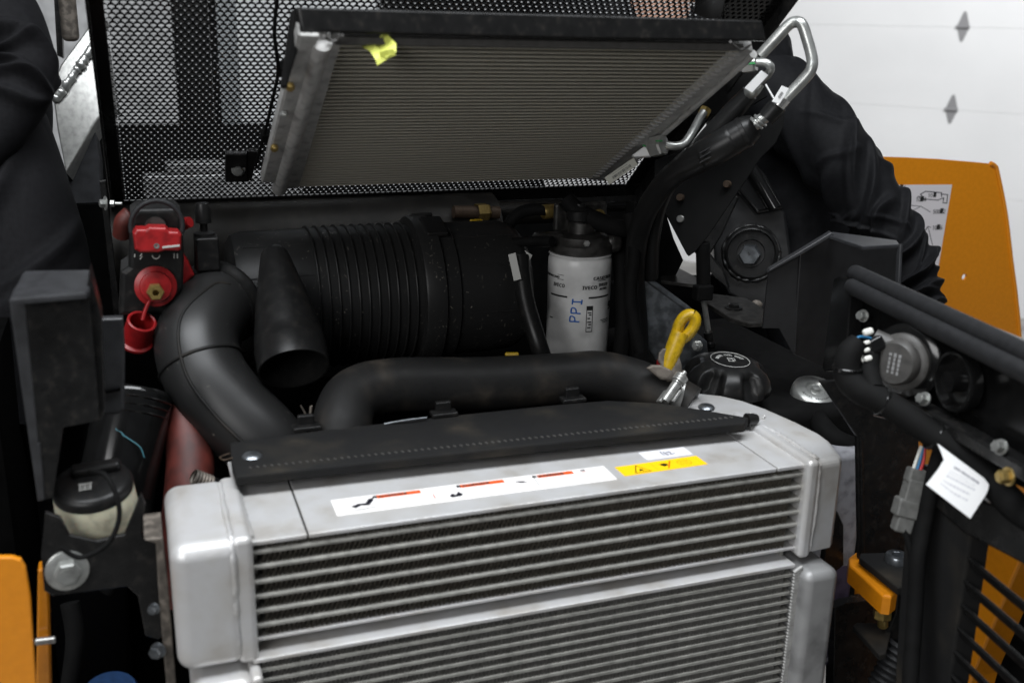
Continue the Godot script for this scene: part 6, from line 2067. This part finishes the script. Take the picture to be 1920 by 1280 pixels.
	for q in [["10\u229F4", -0.33, 0.465, 0.012], ["10\u229F4", 0.03, 0.33, 0.012], ["10 \u229F", 0.2, 0.375, 0.011], ["500\u229F2", 0.36, 0.185, 0.012], ["10\u229F6", 0.37, -0.005, 0.012]]:
		text(dec, "lettering", q[0].replace("\u229F", "\u25A1"), df.translated_local(Vector3(q[1] * w, q[2] * h, 0.0006)), q[3] * 0.8, M.ink, 0.0, 0.95, 0.0, "Droid Sans", 400)


# ---------------------------------------------------------------- people
func nets(bones: Array, cell: float, k: float, fold = null) -> Shape:   # surface nets over a smooth union of tapered capsules
	var lo := Vector3.INF
	var hi := -Vector3.INF
	for b in bones:
		var m := Vector3.ONE * (maxf(b[2], b[3]) + cell * 4 + 0.02)
		lo = lo.min(b[0] - m).min(b[1] - m)
		hi = hi.max(b[0] + m).max(b[1] + m)
	var d := Vector3i(((hi - lo) / cell).ceil()) + Vector3i.ONE
	var sx := 1
	var sy := d.x
	var sz := d.x * d.y
	var val := PackedFloat32Array()
	val.resize(d.x * d.y * d.z)
	val.fill(1.0)
	for bi in bones.size():
		var b: Array = bones[bi]
		var a: Vector3 = b[0]
		var ab: Vector3 = b[1] - a
		var l2 := maxf(ab.length_squared(), 1e-9)
		var m := Vector3.ONE * (maxf(b[2], b[3]) + cell * 2 + k + 0.012)
		var i0 := Vector3i(((a.min(b[1]) - m - lo) / cell).floor()).max(Vector3i.ZERO)
		var i1 := Vector3i(((a.max(b[1]) + m - lo) / cell).ceil()).min(d - Vector3i.ONE)
		for z in range(i0.z, i1.z + 1):
			for y in range(i0.y, i1.y + 1):
				for x in range(i0.x, i1.x + 1):
					var p := lo + Vector3(x, y, z) * cell
					var t := clampf((p - a).dot(ab) / l2, 0.0, 1.0)
					var q := p - a - ab * t
					var v := q.length() - lerpf(b[2], b[3], t)
					if fold != null and v < 0.06: v += fold.call(bi, p, t, q)
					var at := x + y * sy + z * sz
					var w := val[at]
					var h := maxf(k - absf(v - w), 0.0) / k
					val[at] = minf(v, w) - h * h * k * 0.25
	var s := Shape.new()
	var ids := PackedInt32Array()
	ids.resize(val.size())
	ids.fill(-1)
	var corner := [0, sx, sy, sx + sy, sz, sz + sx, sz + sy, sz + sx + sy]
	var ofs := [Vector3(0, 0, 0), Vector3(1, 0, 0), Vector3(0, 1, 0), Vector3(1, 1, 0), Vector3(0, 0, 1), Vector3(1, 0, 1), Vector3(0, 1, 1), Vector3(1, 1, 1)]
	var edges := [[0, 1], [2, 3], [4, 5], [6, 7], [0, 2], [1, 3], [4, 6], [5, 7], [0, 4], [1, 5], [2, 6], [3, 7]]
	for z in d.z - 1:
		for y in d.y - 1:
			var row := y * sy + z * sz
			for x in d.x - 1:
				var at := x + row
				var v0 := val[at]
				if v0 > cell * 3.0: continue
				var neg := 0
				for c in 8:
					if val[at + corner[c]] < 0.0: neg += 1
				if neg == 0 or neg == 8: continue
				var sum := Vector3.ZERO
				var cnt := 0
				for e in edges:
					var va := val[at + corner[e[0]]]
					var vb := val[at + corner[e[1]]]
					if (va < 0.0) != (vb < 0.0):
						sum += ofs[e[0]].lerp(ofs[e[1]], va / (va - vb))
						cnt += 1
				var gx := val[at + sx] - v0 + val[at + sx + sy] - val[at + sy] + val[at + sx + sz] - val[at + sz]
				var gy := val[at + sy] - v0 + val[at + sx + sy] - val[at + sx] + val[at + sy + sz] - val[at + sz]
				var gz := val[at + sz] - v0 + val[at + sx + sz] - val[at + sx] + val[at + sy + sz] - val[at + sy]
				ids[at] = s.put(lo + (Vector3(x, y, z) + sum / cnt) * cell, Vector3(gx, gy, gz).normalized())
	for z in range(1, d.z - 1):
		for y in range(1, d.y - 1):
			for x in range(1, d.x - 1):
				var at := x + y * sy + z * sz
				if ids[at] < 0 and val[at] > cell * 2: continue
				for ax in 3:
					var st: int = [sx, sy, sz][ax]
					if (val[at] < 0.0) == (val[at + st] < 0.0): continue
					var u: int = [sy, sz, sx][ax]
					var w: int = [sz, sx, sy][ax]
					var q := [ids[at], ids[at - u], ids[at - u - w], ids[at - w]]
					if q.min() < 0: continue
					s.tri(q[0], q[1], q[2]); s.tri(q[0], q[2], q[3])
	return s

func sleeve(pts: Array, rads: Array, folds: Array, cols := 144, per := 40) -> Shape:
	# a cloth tube: every fold is [place along 0..1, direction round it, spread round it, slant, width, height]
	var s := Shape.new()
	var path := smooth(pts, per)
	var rr := spread(rads, per)
	var up := Vector3.UP
	var rows := path.size()
	for k in rows:
		var d: Vector3 = (path[mini(k + 1, rows - 1)] - path[maxi(k - 1, 0)]).normalized()
		var x := up.cross(d).normalized()
		if k == 0: x = (view.z - d * view.z.dot(d)).normalized()
		var y := d.cross(x).normalized()
		if k == 0: up = y
		x = up.cross(d).normalized()
		y = d.cross(x).normalized()
		up = y
		var u := float(k) / (rows - 1)
		for c in cols + 1:
			var a := TAU * c / cols
			var h := 0.0
			for f in folds:
				var da := wrapf(a - f[1], -PI, PI)
				if absf(da) > f[2]: continue
				var e: float = u - f[0] - f[3] * sin(da) - 0.012 * sin(da * 3.1 + f[0] * 40.0)
				var w: float = f[4] * (0.8 if e < 0.0 else 1.7)
				if absf(e) > w * 2.2: continue
				var side := cos(da / f[2] * PI / 2)
				h += 1.3 * f[5] * exp(-e * e / (w * w)) * side
			var r: float = rr[k] * (1.0 + 0.03 * sin(a * 2.0 + u * 5.0)) + h - 0.003
			s.put(path[k] + (x * cos(a) + y * sin(a)) * r, Vector3.UP, Vector2(float(c) / cols, u))
	for k in rows:   # outward is away from the sleeve's own middle line
		for c in cols + 1:
			var q := k * (cols + 1) + c
			var du := s.v[mini(k + 1, rows - 1) * (cols + 1) + c] - s.v[maxi(k - 1, 0) * (cols + 1) + c]
			var da2 := s.v[k * (cols + 1) + (c + 1 if c < cols else 1)] - s.v[k * (cols + 1) + (c - 1 if c > 0 else cols - 1)]
			var m := du.cross(da2).normalized()
			s.n[q] = m if m.dot(s.v[q] - path[k]) > 0.0 else -m
	for k in rows - 1:
		for c in cols:
			var q := k * (cols + 1) + c
			s.tri(q, q + 1, q + cols + 2); s.tri(q, q + cols + 2, q + cols + 1)
	return s

func people() -> void:
	var rumple := noise(71, 9.0, 3)
	# the one reaching in from behind the right side
	var sh := od(1405, 130, 2.02)
	var el := od(1588, 318, 1.93)
	var wr := od(1704, 492, 1.90)
	var end := od(1722, 575, 1.875)
	var chest := od(1460, 300, 2.2)
	var hip := od(1520, 640, 2.2)
	var jacket := [
		[sh, od(1440, 175, 2.0), 0.08, 0.074],
		[sh + Vector3(0.02, 0.0, -0.06), chest, 0.09, 0.14], [chest, hip, 0.14, 0.145],
		[sh + Vector3(0, 0.02, -0.02), sh + Vector3(-0.3, 0.06, -0.16), 0.085, 0.085]]
	var folds := func(_bi: int, p: Vector3, _t: float, _q: Vector3) -> float: return rumple.get_noise_3dv(p) * 0.01
	var rng := RandomNumberGenerator.new()
	rng.seed = 12
	var creases := []
	for q in [[0.10, 0.2, 1.5, 0.10, 0.030, 0.006], [0.22, -0.7, 1.3, 0.13, 0.024, 0.007], [0.30, 0.9, 1.2, 0.10, 0.020, 0.008], [0.40, -0.2, 1.6, 0.12, 0.022, 0.010], [0.46, 1.3, 1.1, 0.06, 0.016, 0.010], [0.52, 0.2, 1.4, 0.11, 0.018, 0.012], [0.58, -1.0, 1.2, 0.08, 0.015, 0.011], [0.63, 0.8, 1.5, 0.09, 0.016, 0.013], [0.69, -0.3, 1.4, 0.07, 0.014, 0.013], [0.745, 0.9, 1.3, 0.05, 0.013, 0.013], [0.79, -0.6, 1.5, 0.06, 0.013, 0.013], [0.84, 0.5, 1.6, 0.05, 0.012, 0.012], [0.885, -0.5, 1.5, 0.04, 0.012, 0.012], [0.93, 0.6, 1.7, 0.04, 0.012, 0.011], [0.97, 0.0, 2.4, 0.02, 0.012, 0.008]]:
		creases.append(q)
		creases.append([q[0] + rng.randf_range(-0.02, 0.02), q[1] + PI + rng.randf_range(-0.4, 0.4), q[2], q[3] * rng.randf_range(-1, 1), q[4], q[5]])
	for k in 14:
		creases.append([rng.randf_range(0.3, 0.98), rng.randf_range(-1.6, 1.6), rng.randf_range(0.5, 0.9), rng.randf_range(-0.12, 0.14), rng.randf_range(0.007, 0.011), rng.randf_range(0.003, 0.006)])
	var t := thing("person", "person in a black long sleeved jacket reaching down over the orange panel", "person", Vector3(hip.x, 0.0, hip.z))
	var coat := obj("jacket", nets(jacket, 0.01, 0.03, folds), M.cloth, t)
	obj("sleeve", sleeve([od(1395, 140, 2.02), od(1436, 168, 2.0), od(1500, 216, 1.97), od(1566, 288, 1.935), od(1622, 365, 1.915), od(1668, 432, 1.9), od(1700, 492, 1.89), od(1718, 540, 1.88), od(1724, 582, 1.875)], [0.082, 0.082, 0.076, 0.070, 0.061, 0.053, 0.046, 0.041, 0.037], creases), M.cloth, coat)
	var head := sh + Vector3(-0.18, 0.28, -0.06)
	obj("head", nets([[head, head + Vector3(0, 0.03, -0.02), 0.085, 0.09], [head + Vector3(0, -0.03, 0.03), head + Vector3(0, -0.07, 0.05), 0.065, 0.045], [head + Vector3(0, -0.02, 0.1), head + Vector3(0, 0.0, 0.09), 0.014, 0.01], [head + Vector3(0, -0.06, -0.02), sh + Vector3(-0.16, 0.02, -0.06), 0.055, 0.065]], 0.012, 0.02), M.skin, t)
	obj("hair", nets([[head + Vector3(0, 0.03, -0.03), head + Vector3(0, 0.05, 0.0), 0.093, 0.09]], 0.014, 0.02), M.hair, t)
	var legs := []
	for k in [-1, 1]:
		var kn := Vector3(hip.x - 0.06 + 0.1 * k, 0.5, hip.z + 0.02)
		legs.append([hip + Vector3(-0.06 + 0.08 * k, 0.0, -0.05), kn, 0.1, 0.07])
		legs.append([kn, Vector3(kn.x, 0.08, kn.z - 0.04), 0.07, 0.055])
		legs.append([Vector3(kn.x, 0.045, kn.z - 0.06), Vector3(kn.x, 0.04, kn.z + 0.14), 0.045, 0.04])
	obj("trousers", nets(legs, 0.018, 0.03), M.cloth, t)
	# hand closed on the panel's edge
	var palm := od(1722, 615, 1.87)
	var hd := (end - wr).normalized()
	var px := view.x
	var hand := [[end, palm, 0.028, 0.034], [palm + px * 0.016, palm + hd * 0.03 + px * 0.018, 0.022, 0.018], [palm - px * 0.016, palm + hd * 0.03 - px * 0.018, 0.022, 0.018]]
	for k in 4:
		var r0 := palm + hd * 0.035 + px * (0.03 - 0.02 * k)
		var r1 := r0 + hd * (0.036 - 0.003 * absf(k - 1.4)) + view.z * 0.006
		hand.append([r0, r1, 0.0095, 0.0088])
		hand.append([r1, r1 + (hd - view.z * 0.9).normalized() * 0.026, 0.0088, 0.0078])
		hand.append([r1 + (hd - view.z * 0.9).normalized() * 0.026, r1 + (hd - view.z * 0.9).normalized() * 0.026 - view.z * 0.02, 0.0078, 0.007])
	hand.append([palm - px * 0.02, palm - px * 0.045 + hd * 0.02, 0.013, 0.011])
	hand.append([palm - px * 0.045 + hd * 0.02, palm - px * 0.05 + hd * 0.05, 0.0105, 0.009])
	obj("hand", nets(hand, 0.0035, 0.008), M.skin, t)
	# the one standing at the left
	var e2 := od(38, 118, 1.42)
	var j2 := [[od(-95, -110, 1.45), od(-60, -60, 1.44), 0.062, 0.06], [od(-40, 190, 1.54), od(30, 470, 1.48), 0.08, 0.085], [od(30, 470, 1.48), od(10, 760, 1.48), 0.085, 0.092], [od(-95, -110, 1.45), od(-30, 190, 1.52), 0.08, 0.09], [od(-140, 100, 1.55), od(-90, 700, 1.5), 0.12, 0.13]]
	t = thing("person", "person in dark charcoal work clothes standing at the hood's left, seen from the side", "person", Vector3(od(0, 900, 1.5).x, 0, od(0, 900, 1.5).z))
	coat = obj("jacket", nets(j2, 0.011, 0.03), M.grey_cloth, t)
	obj("sleeve", sleeve([od(-110, -130, 1.46), od(-60, -60, 1.44), od(0, 30, 1.42), od(42, 112, 1.41), od(36, 165, 1.4), od(-5, 230, 1.39), od(-70, 300, 1.37)], [0.066, 0.062, 0.056, 0.047, 0.046, 0.044, 0.04], [[0.2, 0.0, 1.5, 0.1, 0.03, 0.008], [0.36, 0.6, 1.5, 0.1, 0.022, 0.010], [0.45, -0.5, 1.5, -0.08, 0.02, 0.010], [0.53, 0.4, 1.7, 0.05, 0.018, 0.012], [0.6, -0.3, 1.8, -0.05, 0.018, 0.010], [0.66, 0.3, 2.2, 0.03, 0.016, 0.009], [0.75, 0.0, 2.0, 0.06, 0.02, 0.008], [0.3, 2.6, 1.5, 0.1, 0.03, 0.008], [0.5, 3.0, 1.5, 0.1, 0.02, 0.008]]), M.grey_cloth, coat)
	obj("coat_front", sleeve([od(-60, 120, 1.53), od(-28, 220, 1.5), od(10, 350, 1.47), od(44, 480, 1.455), od(52, 600, 1.45), od(30, 780, 1.45)], [0.078, 0.084, 0.088, 0.090, 0.090, 0.09], [[0.2, 0.3, 1.3, 0.16, 0.03, 0.008], [0.33, -0.4, 1.4, 0.2, 0.028, 0.010], [0.42, 0.5, 1.4, 0.24, 0.022, 0.010], [0.52, 0.0, 1.5, 0.2, 0.024, 0.011], [0.6, 0.7, 1.3, 0.16, 0.02, 0.010], [0.7, -0.3, 1.5, 0.14, 0.024, 0.010], [0.82, 0.3, 1.5, 0.1, 0.03, 0.008]]), M.grey_cloth, coat)
	var hp := od(-50, 800, 1.5)
	legs = []
	for k in [-1, 1]:
		legs.append([hp + Vector3(0.02 + 0.07 * k, 0.05, -0.03), Vector3(hp.x + 0.02 + 0.08 * k, 0.5, hp.z - 0.02), 0.105, 0.075])
		legs.append([Vector3(hp.x + 0.02 + 0.08 * k, 0.5, hp.z - 0.02), Vector3(hp.x + 0.02 + 0.08 * k, 0.08, hp.z), 0.075, 0.06])
		legs.append([Vector3(hp.x + 0.02 + 0.08 * k, 0.045, hp.z), Vector3(hp.x + 0.1 + 0.08 * k, 0.04, hp.z - 0.14), 0.045, 0.04])
	obj("trousers", nets(legs, 0.018, 0.03, ), M.grey_cloth, t)
	head = od(-95, -110, 1.45) + Vector3(-0.1, 0.22, -0.05)
	obj("head", nets([[head, head + Vector3(0, 0.03, -0.02), 0.085, 0.09], [head + Vector3(0.03, -0.03, -0.02), head + Vector3(0.05, -0.07, -0.03), 0.065, 0.045], [head + Vector3(0.1, -0.02, -0.04), head + Vector3(0.09, 0.0, -0.04), 0.014, 0.01], [head + Vector3(0, -0.06, 0), head + Vector3(0.0, -0.2, 0.0), 0.055, 0.065]], 0.012, 0.02), M.skin, t)
	obj("hair", nets([[head + Vector3(-0.02, 0.04, 0.0), head + Vector3(0, 0.05, 0.0), 0.093, 0.09]], 0.014, 0.02), M.hair, t)


# ---------------------------------------------------------------- place behind
func workshop() -> void:
	var s := Shape.new()
	s.box(Transform3D(Basis.IDENTITY, Vector3(0, -0.05, -4)), Vector3(30, 0.1, 30), 0.001)
	tag(obj("floor", s, M.concrete), "pale concrete workshop floor", "", "", "structure")
	# sectional door: its plane meets the floor behind the orange panel
	var away := ray(-1675, -70)
	away.y = 0
	away = away.normalized()
	var o := od(1800, 205, 6.5)
	o.y = 0.0
	var f := Transform3D(Basis(-away, Vector3.UP, (-away).cross(Vector3.UP)), o)
	if f.basis.z.dot(CAM_AT - o) < 0: f = Transform3D(Basis(away, Vector3.UP, away.cross(Vector3.UP)), o)
	var seams := [0.0, 0.73, 1.246, 1.742, 2.25, 2.76, 3.27]
	var t := thing("garage_door", "white sectional overhead garage door with small hinges on its seams", "garage door", o)
	for k in seams.size() - 1:
		s = Shape.new()
		s.plate(PackedVector2Array([Vector2(-9.0, seams[k] + 0.0004), Vector2(2.2, seams[k] + 0.0004), Vector2(2.2, seams[k + 1] - 0.0004), Vector2(-9.0, seams[k + 1] - 0.0004)]), f, 0.05, 0.0015, 2)
		obj("door_section", s, M.door_white, t)
	var x0 := (f.affine_inverse() * on_plane(f, 1785, 205)).x
	for q in [0, 1]:
		for xo in [0.0, -1.55 * signf((f.affine_inverse() * on_plane(f, 1900, 205)).x - x0), 1.55 * signf((f.affine_inverse() * on_plane(f, 1900, 205)).x - x0)]:
			var c := f * Vector3(x0 + xo, seams[2 + q] + 0.004, 0.001)
			var hf := Transform3D(f.basis, c)
			s = Shape.new()
			s.plate(PackedVector2Array([Vector2(-0.036, -0.012), Vector2(0.036, -0.012), Vector2(0.034, 0.012), Vector2(0.012, 0.078), Vector2(0.006, 0.09), Vector2(-0.006, 0.09), Vector2(-0.012, 0.078), Vector2(-0.034, 0.012)]), hf.translated_local(Vector3(0, 0, 0.004)), 0.003, 0.001)
			s.plate(PackedVector2Array([Vector2(-0.034, -0.012), Vector2(-0.012, -0.075), Vector2(-0.005, -0.088), Vector2(0.005, -0.088), Vector2(0.012, -0.075), Vector2(0.034, -0.012)]), hf.translated_local(Vector3(0, 0, 0.004)), 0.003, 0.001)
			s.tube([hf * Vector3(-0.04, 0, 0.012), hf * Vector3(0.04, 0, 0.012)], [0.009], 14)
			obj("hinge", s, M.hinge_grey, t)
	# pale wall that goes on behind the machine
	s = Shape.new()
	s.box(Transform3D(Basis.IDENTITY, Vector3(-2.5, 1.8, -11.2)), Vector3(11, 3.6, 0.2))
	tag(obj("back_wall", s, M.wall_paint), "grey-blue workshop wall behind the machine", "", "", "structure")

func machine_body() -> void:
	var t := thing("machine_chassis", "black steel chassis and firewall enclosing the engine bay", "chassis", Vector3(0.3, 0.3, -0.5))
	var s := Shape.new()
	s.box(Transform3D(Basis.IDENTITY, Vector3(0.36, 0.965, -0.97)), Vector3(1.14, 0.85, 0.02))
	obj("firewall", s, M.soot, t)
	s = Shape.new()
	s.box(Transform3D(Basis.IDENTITY, Vector3(0.35, 0.55, -0.45)), Vector3(1.3, 0.02, 1.0))
	obj("floor_pan", s, M.soot, t)
	s = Shape.new()
	s.box(Transform3D(Basis.IDENTITY, Vector3(-0.26, 0.95, -0.62)), Vector3(0.02, 0.75, 0.7))
	obj("side_panel", s, M.soot, t)
	s = Shape.new()
	s.box(Transform3D(Basis.IDENTITY, Vector3(1.12, 0.87, -0.92)), Vector3(0.62, 0.66, 0.02))
	obj("side_panel", s, M.soot, t)
	s = Shape.new()   # engine block in the dark
	s.rbox(Transform3D(Basis.IDENTITY, Vector3(0.3, 0.85, -0.55)), Vector3(0.6, 0.5, 0.5), 0.03, 2)
	obj("engine_block", s, M.soot, t)
	# tank shoulder under the fuel cap
	s = Shape.new()
	s.rbox(Transform3D(Basis.IDENTITY, Vector3(0.86, 0.98, -0.5)), Vector3(0.3, 0.36, 0.5), 0.02, 3)
	tag(obj("fuel_tank", s, M.matt_black), "black plastic fuel tank in the shade below the wide screw cap", "fuel tank")
	s = Shape.new()
	s.box(Transform3D(Basis.IDENTITY, Vector3(1.12, 0.6, 0.15)), Vector3(0.02, 0.66, 0.6))
	obj("guard_plate", s, M.matt_black, t)
	# cab with rear window in front of the machine, seen through the perforations
	var c := thing("operator_cab", "black operator cab with rear window seen through the hood's perforations", "cab", Vector3(0.6, 1.2, -1.6))
	s = Shape.new()
	s.box(Transform3D(Basis.IDENTITY, Vector3(0.32, 1.38, -1.25)), Vector3(0.95, 0.24, 0.06))
	obj("rear_panel", s, M.gloss_black, c)
	s = Shape.new()
	s.box(Transform3D(Basis.IDENTITY, Vector3(0.47, 1.75, -1.3)), Vector3(0.07, 0.75, 0.07), 0.01)
	s.box(Transform3D(Basis.IDENTITY, Vector3(1.0, 1.95, -1.3)), Vector3(0.07, 1.0, 0.07), 0.01)
	s.box(Transform3D(Basis.IDENTITY, Vector3(0.05, 1.75, -1.3)), Vector3(0.07, 0.75, 0.07), 0.01)
	obj("post", s, M.black_paint, c)
	s = Shape.new()
	s.rbox(Transform3D(Basis.IDENTITY, Vector3(0.12, 1.66, -1.75)), Vector3(0.125, 0.5, 0.14), 0.04, 3)
	obj("seat_back", s, M.matt_black, c)
	s = Shape.new()
	s.box(Transform3D(Basis.IDENTITY, Vector3(0.28, 1.8, -1.29)), Vector3(0.36, 0.6, 0.006))
	obj("window_pane", s, M.glass, c)
	s = Shape.new()
	s.rbox(Transform3D(Basis.IDENTITY, oz(-1.12, 420, 345)), Vector3(0.3, 0.05, 0.05), 0.01, 2)
	s.rbox(Transform3D(Basis.IDENTITY, oz(-1.12, 370, 312)), Vector3(0.12, 0.025, 0.05), 0.006, 2)
	obj("rear_shelf", s, M.cast_aluminium, c)
	s = Shape.new()
	s.box(Transform3D(Basis.IDENTITY, Vector3(0.75, 1.8, -1.34)), Vector3(0.5, 0.7, 0.01))
	obj("side_screen", s, M.matt_black, c)
	s = Shape.new()
	s.rbox(Transform3D(Basis(Vector3.UP, 0.1), Vector3(1.02, 1.82, -1.22)), Vector3(0.5, 0.12, 0.08), 0.01, 2)
	tag(obj("orange_crossbar", s, M.orange), "orange crossbar glimpsed through the top right of the perforated hood", "bar")
	# orange loader frame low on the right, glimpsed between the door's slats
	s = Shape.new()
	s.plate(PackedVector2Array([Vector2(-0.09, 0.3), Vector2(-0.07, 0.3), Vector2(-0.03, 0.80), Vector2(0.018, 1.02), Vector2(0.018, 1.07), Vector2(-0.09, 1.08)]), fx(1.02), 0.05, 0.004, 2)
	tag(obj("loader_frame", s, M.orange), "orange loader frame glimpsed between the slats of the open rear door", "loader frame")
	# left loader arm, pale in the light
	var a := thing("lift_arm", "shiny grey welded loader arm between the person and the hood", "loader arm", oz(-1.0, 150, 350))
	s = Shape.new()
	var f := frame(oz(-1.0, 150, 220), Vector3(-0.2, 0.5, 1))
	s.plate(flat(f, [[190, 60], [98, 178], [106, 240], [122, 322], [176, 232], [210, 190]]), f, 0.06, 0.003, 2)
	obj("web", s, M.steel, a)
	s = Shape.new()
	s.plate(flat(f.translated_local(Vector3(0, 0, 0.012)), [[186, 20], [200, 40], [102, 186], [88, 176], [112, 120]]), f.translated_local(Vector3(0, 0, 0.012)), 0.02, 0.004, 2)
	obj("flange", s, M.steel, a)
	s = Shape.new()
	var p0 := on_plane(f.translated_local(Vector3(0, 0, 0.004)), 192, 62)
	var p1 := on_plane(f.translated_local(Vector3(0, 0, 0.004)), 104, 184)
	bead(s, [p0, p0.lerp(p1, 0.35), p0.lerp(p1, 0.7), p1], 0.009, 8)
	obj("weld_bead", s, M.zinc, a)
	s = Shape.new()
	f = frame(oz(-1.0, 160, 350), Vector3(-0.1, 0.1, 1))
	s.plate(flat(f, [[122, 322], [176, 235], [186, 300], [190, 420], [150, 440]]), f, 0.04, 0.002)
	obj("lower_web", s, M.grey_paint, a)
	s = Shape.new()
	f = fz(-1.3)
	s.plate(flat(f, [[98, -40], [112, -40], [118, 110], [106, 104]]), f, 0.05, 0.004, 2)
	tag(obj("cab_post", s, M.black_paint), "thin black post standing behind the shiny loader arm", "post")
	s = Shape.new()
	s.rbox(Transform3D(Basis.IDENTITY, oz(-1.2, 128, 30)), Vector3(0.03, 0.09, 0.04), 0.01, 2)
	tag(obj("grab_handle", s, M.dirty_steel), "worn grey grab fitting next to the thin black post", "handle")
	s = Shape.new()
	s.tube([od(20, 30, 1.8), od(48, -20, 1.8)], [0.012], 14)
	tag(obj("hydraulic_pipe", s, M.blue_zinc), "grey hydraulic pipe above the left person's shoulder", "pipe")


func lamp(called: String, at: Vector3, to: Vector3, size: Vector2, energy: float, c := Color.WHITE) -> void:
	var l := AreaLight3D.new()
	l.name = called
	l.area_size = size
	l.light_energy = energy
	l.light_color = c
	l.shadow_enabled = true
	l.area_range = 20.0 if "area_range" in l else 0.0
	add_child(l)
	l.look_at_from_position(at, to, Vector3.FORWARD if absf((to - at).normalized().y) > 0.9 else Vector3.UP)


func _ready() -> void:
	var cam := Camera3D.new()
	cam.name = "camera"
	var at := CameraAttributesPhysical.new()
	at.frustum_focal_length = 24.0 * FOCAL / 1280.0
	at.frustum_focus_distance = 1.7
	at.exposure_aperture = 4.5
	at.frustum_near = 0.05
	at.frustum_far = 60.0
	cam.attributes = at
	add_child(cam)
	cam.transform = Transform3D(view, CAM_AT)
	var env := Environment.new()
	env.background_mode = Environment.BG_COLOR
	env.background_color = Color(0.78, 0.8, 0.84)
	env.background_energy_multiplier = 0.075
	env.tonemap_mode = Environment.TONE_MAPPER_LINEAR
	env.tonemap_exposure = 1.0
	env.sdfgi_enabled = true; env.ssao_enabled = true; env.ssil_enabled = true
	var we := WorldEnvironment.new()
	we.name = "surroundings"
	we.environment = env
	add_child(we)
	lamp("ceiling_light", Vector3(0.1, 3.3, 0.3), Vector3(0.2, 1.2, 0.1), Vector2(2.8, 0.9), 9.8, Color(0.97, 0.985, 1.0))
	lamp("ceiling_light_001", Vector3(3.0, 3.5, -2.0), Vector3(4.6, 1.3, -4.2), Vector2(2.4, 1.2), 13.0)
	lamp("ceiling_light_002", Vector3(-1.2, 3.5, -4.5), Vector3(-0.8, 1.4, -9.0), Vector2(3.4, 1.2), 17.0)
	lamp("front_light", Vector3(-1.5, 2.3, 1.7), Vector3(0.0, 1.2, 0.0), Vector2(1.6, 1.0), 3.4)
	materials()
	workshop()
	machine_body()
	hood()
	condenser()
	lower_cooler()
	upper_cooler()
	core_cover()
	hoses()
	air_filter()
	oil_filter()
	caps()
	dipstick()
	switch_box()
	reservoir()
	left_side()
	pipes()
	bay_lines()
	right_side()
	rear_door()
	fender()
	people()
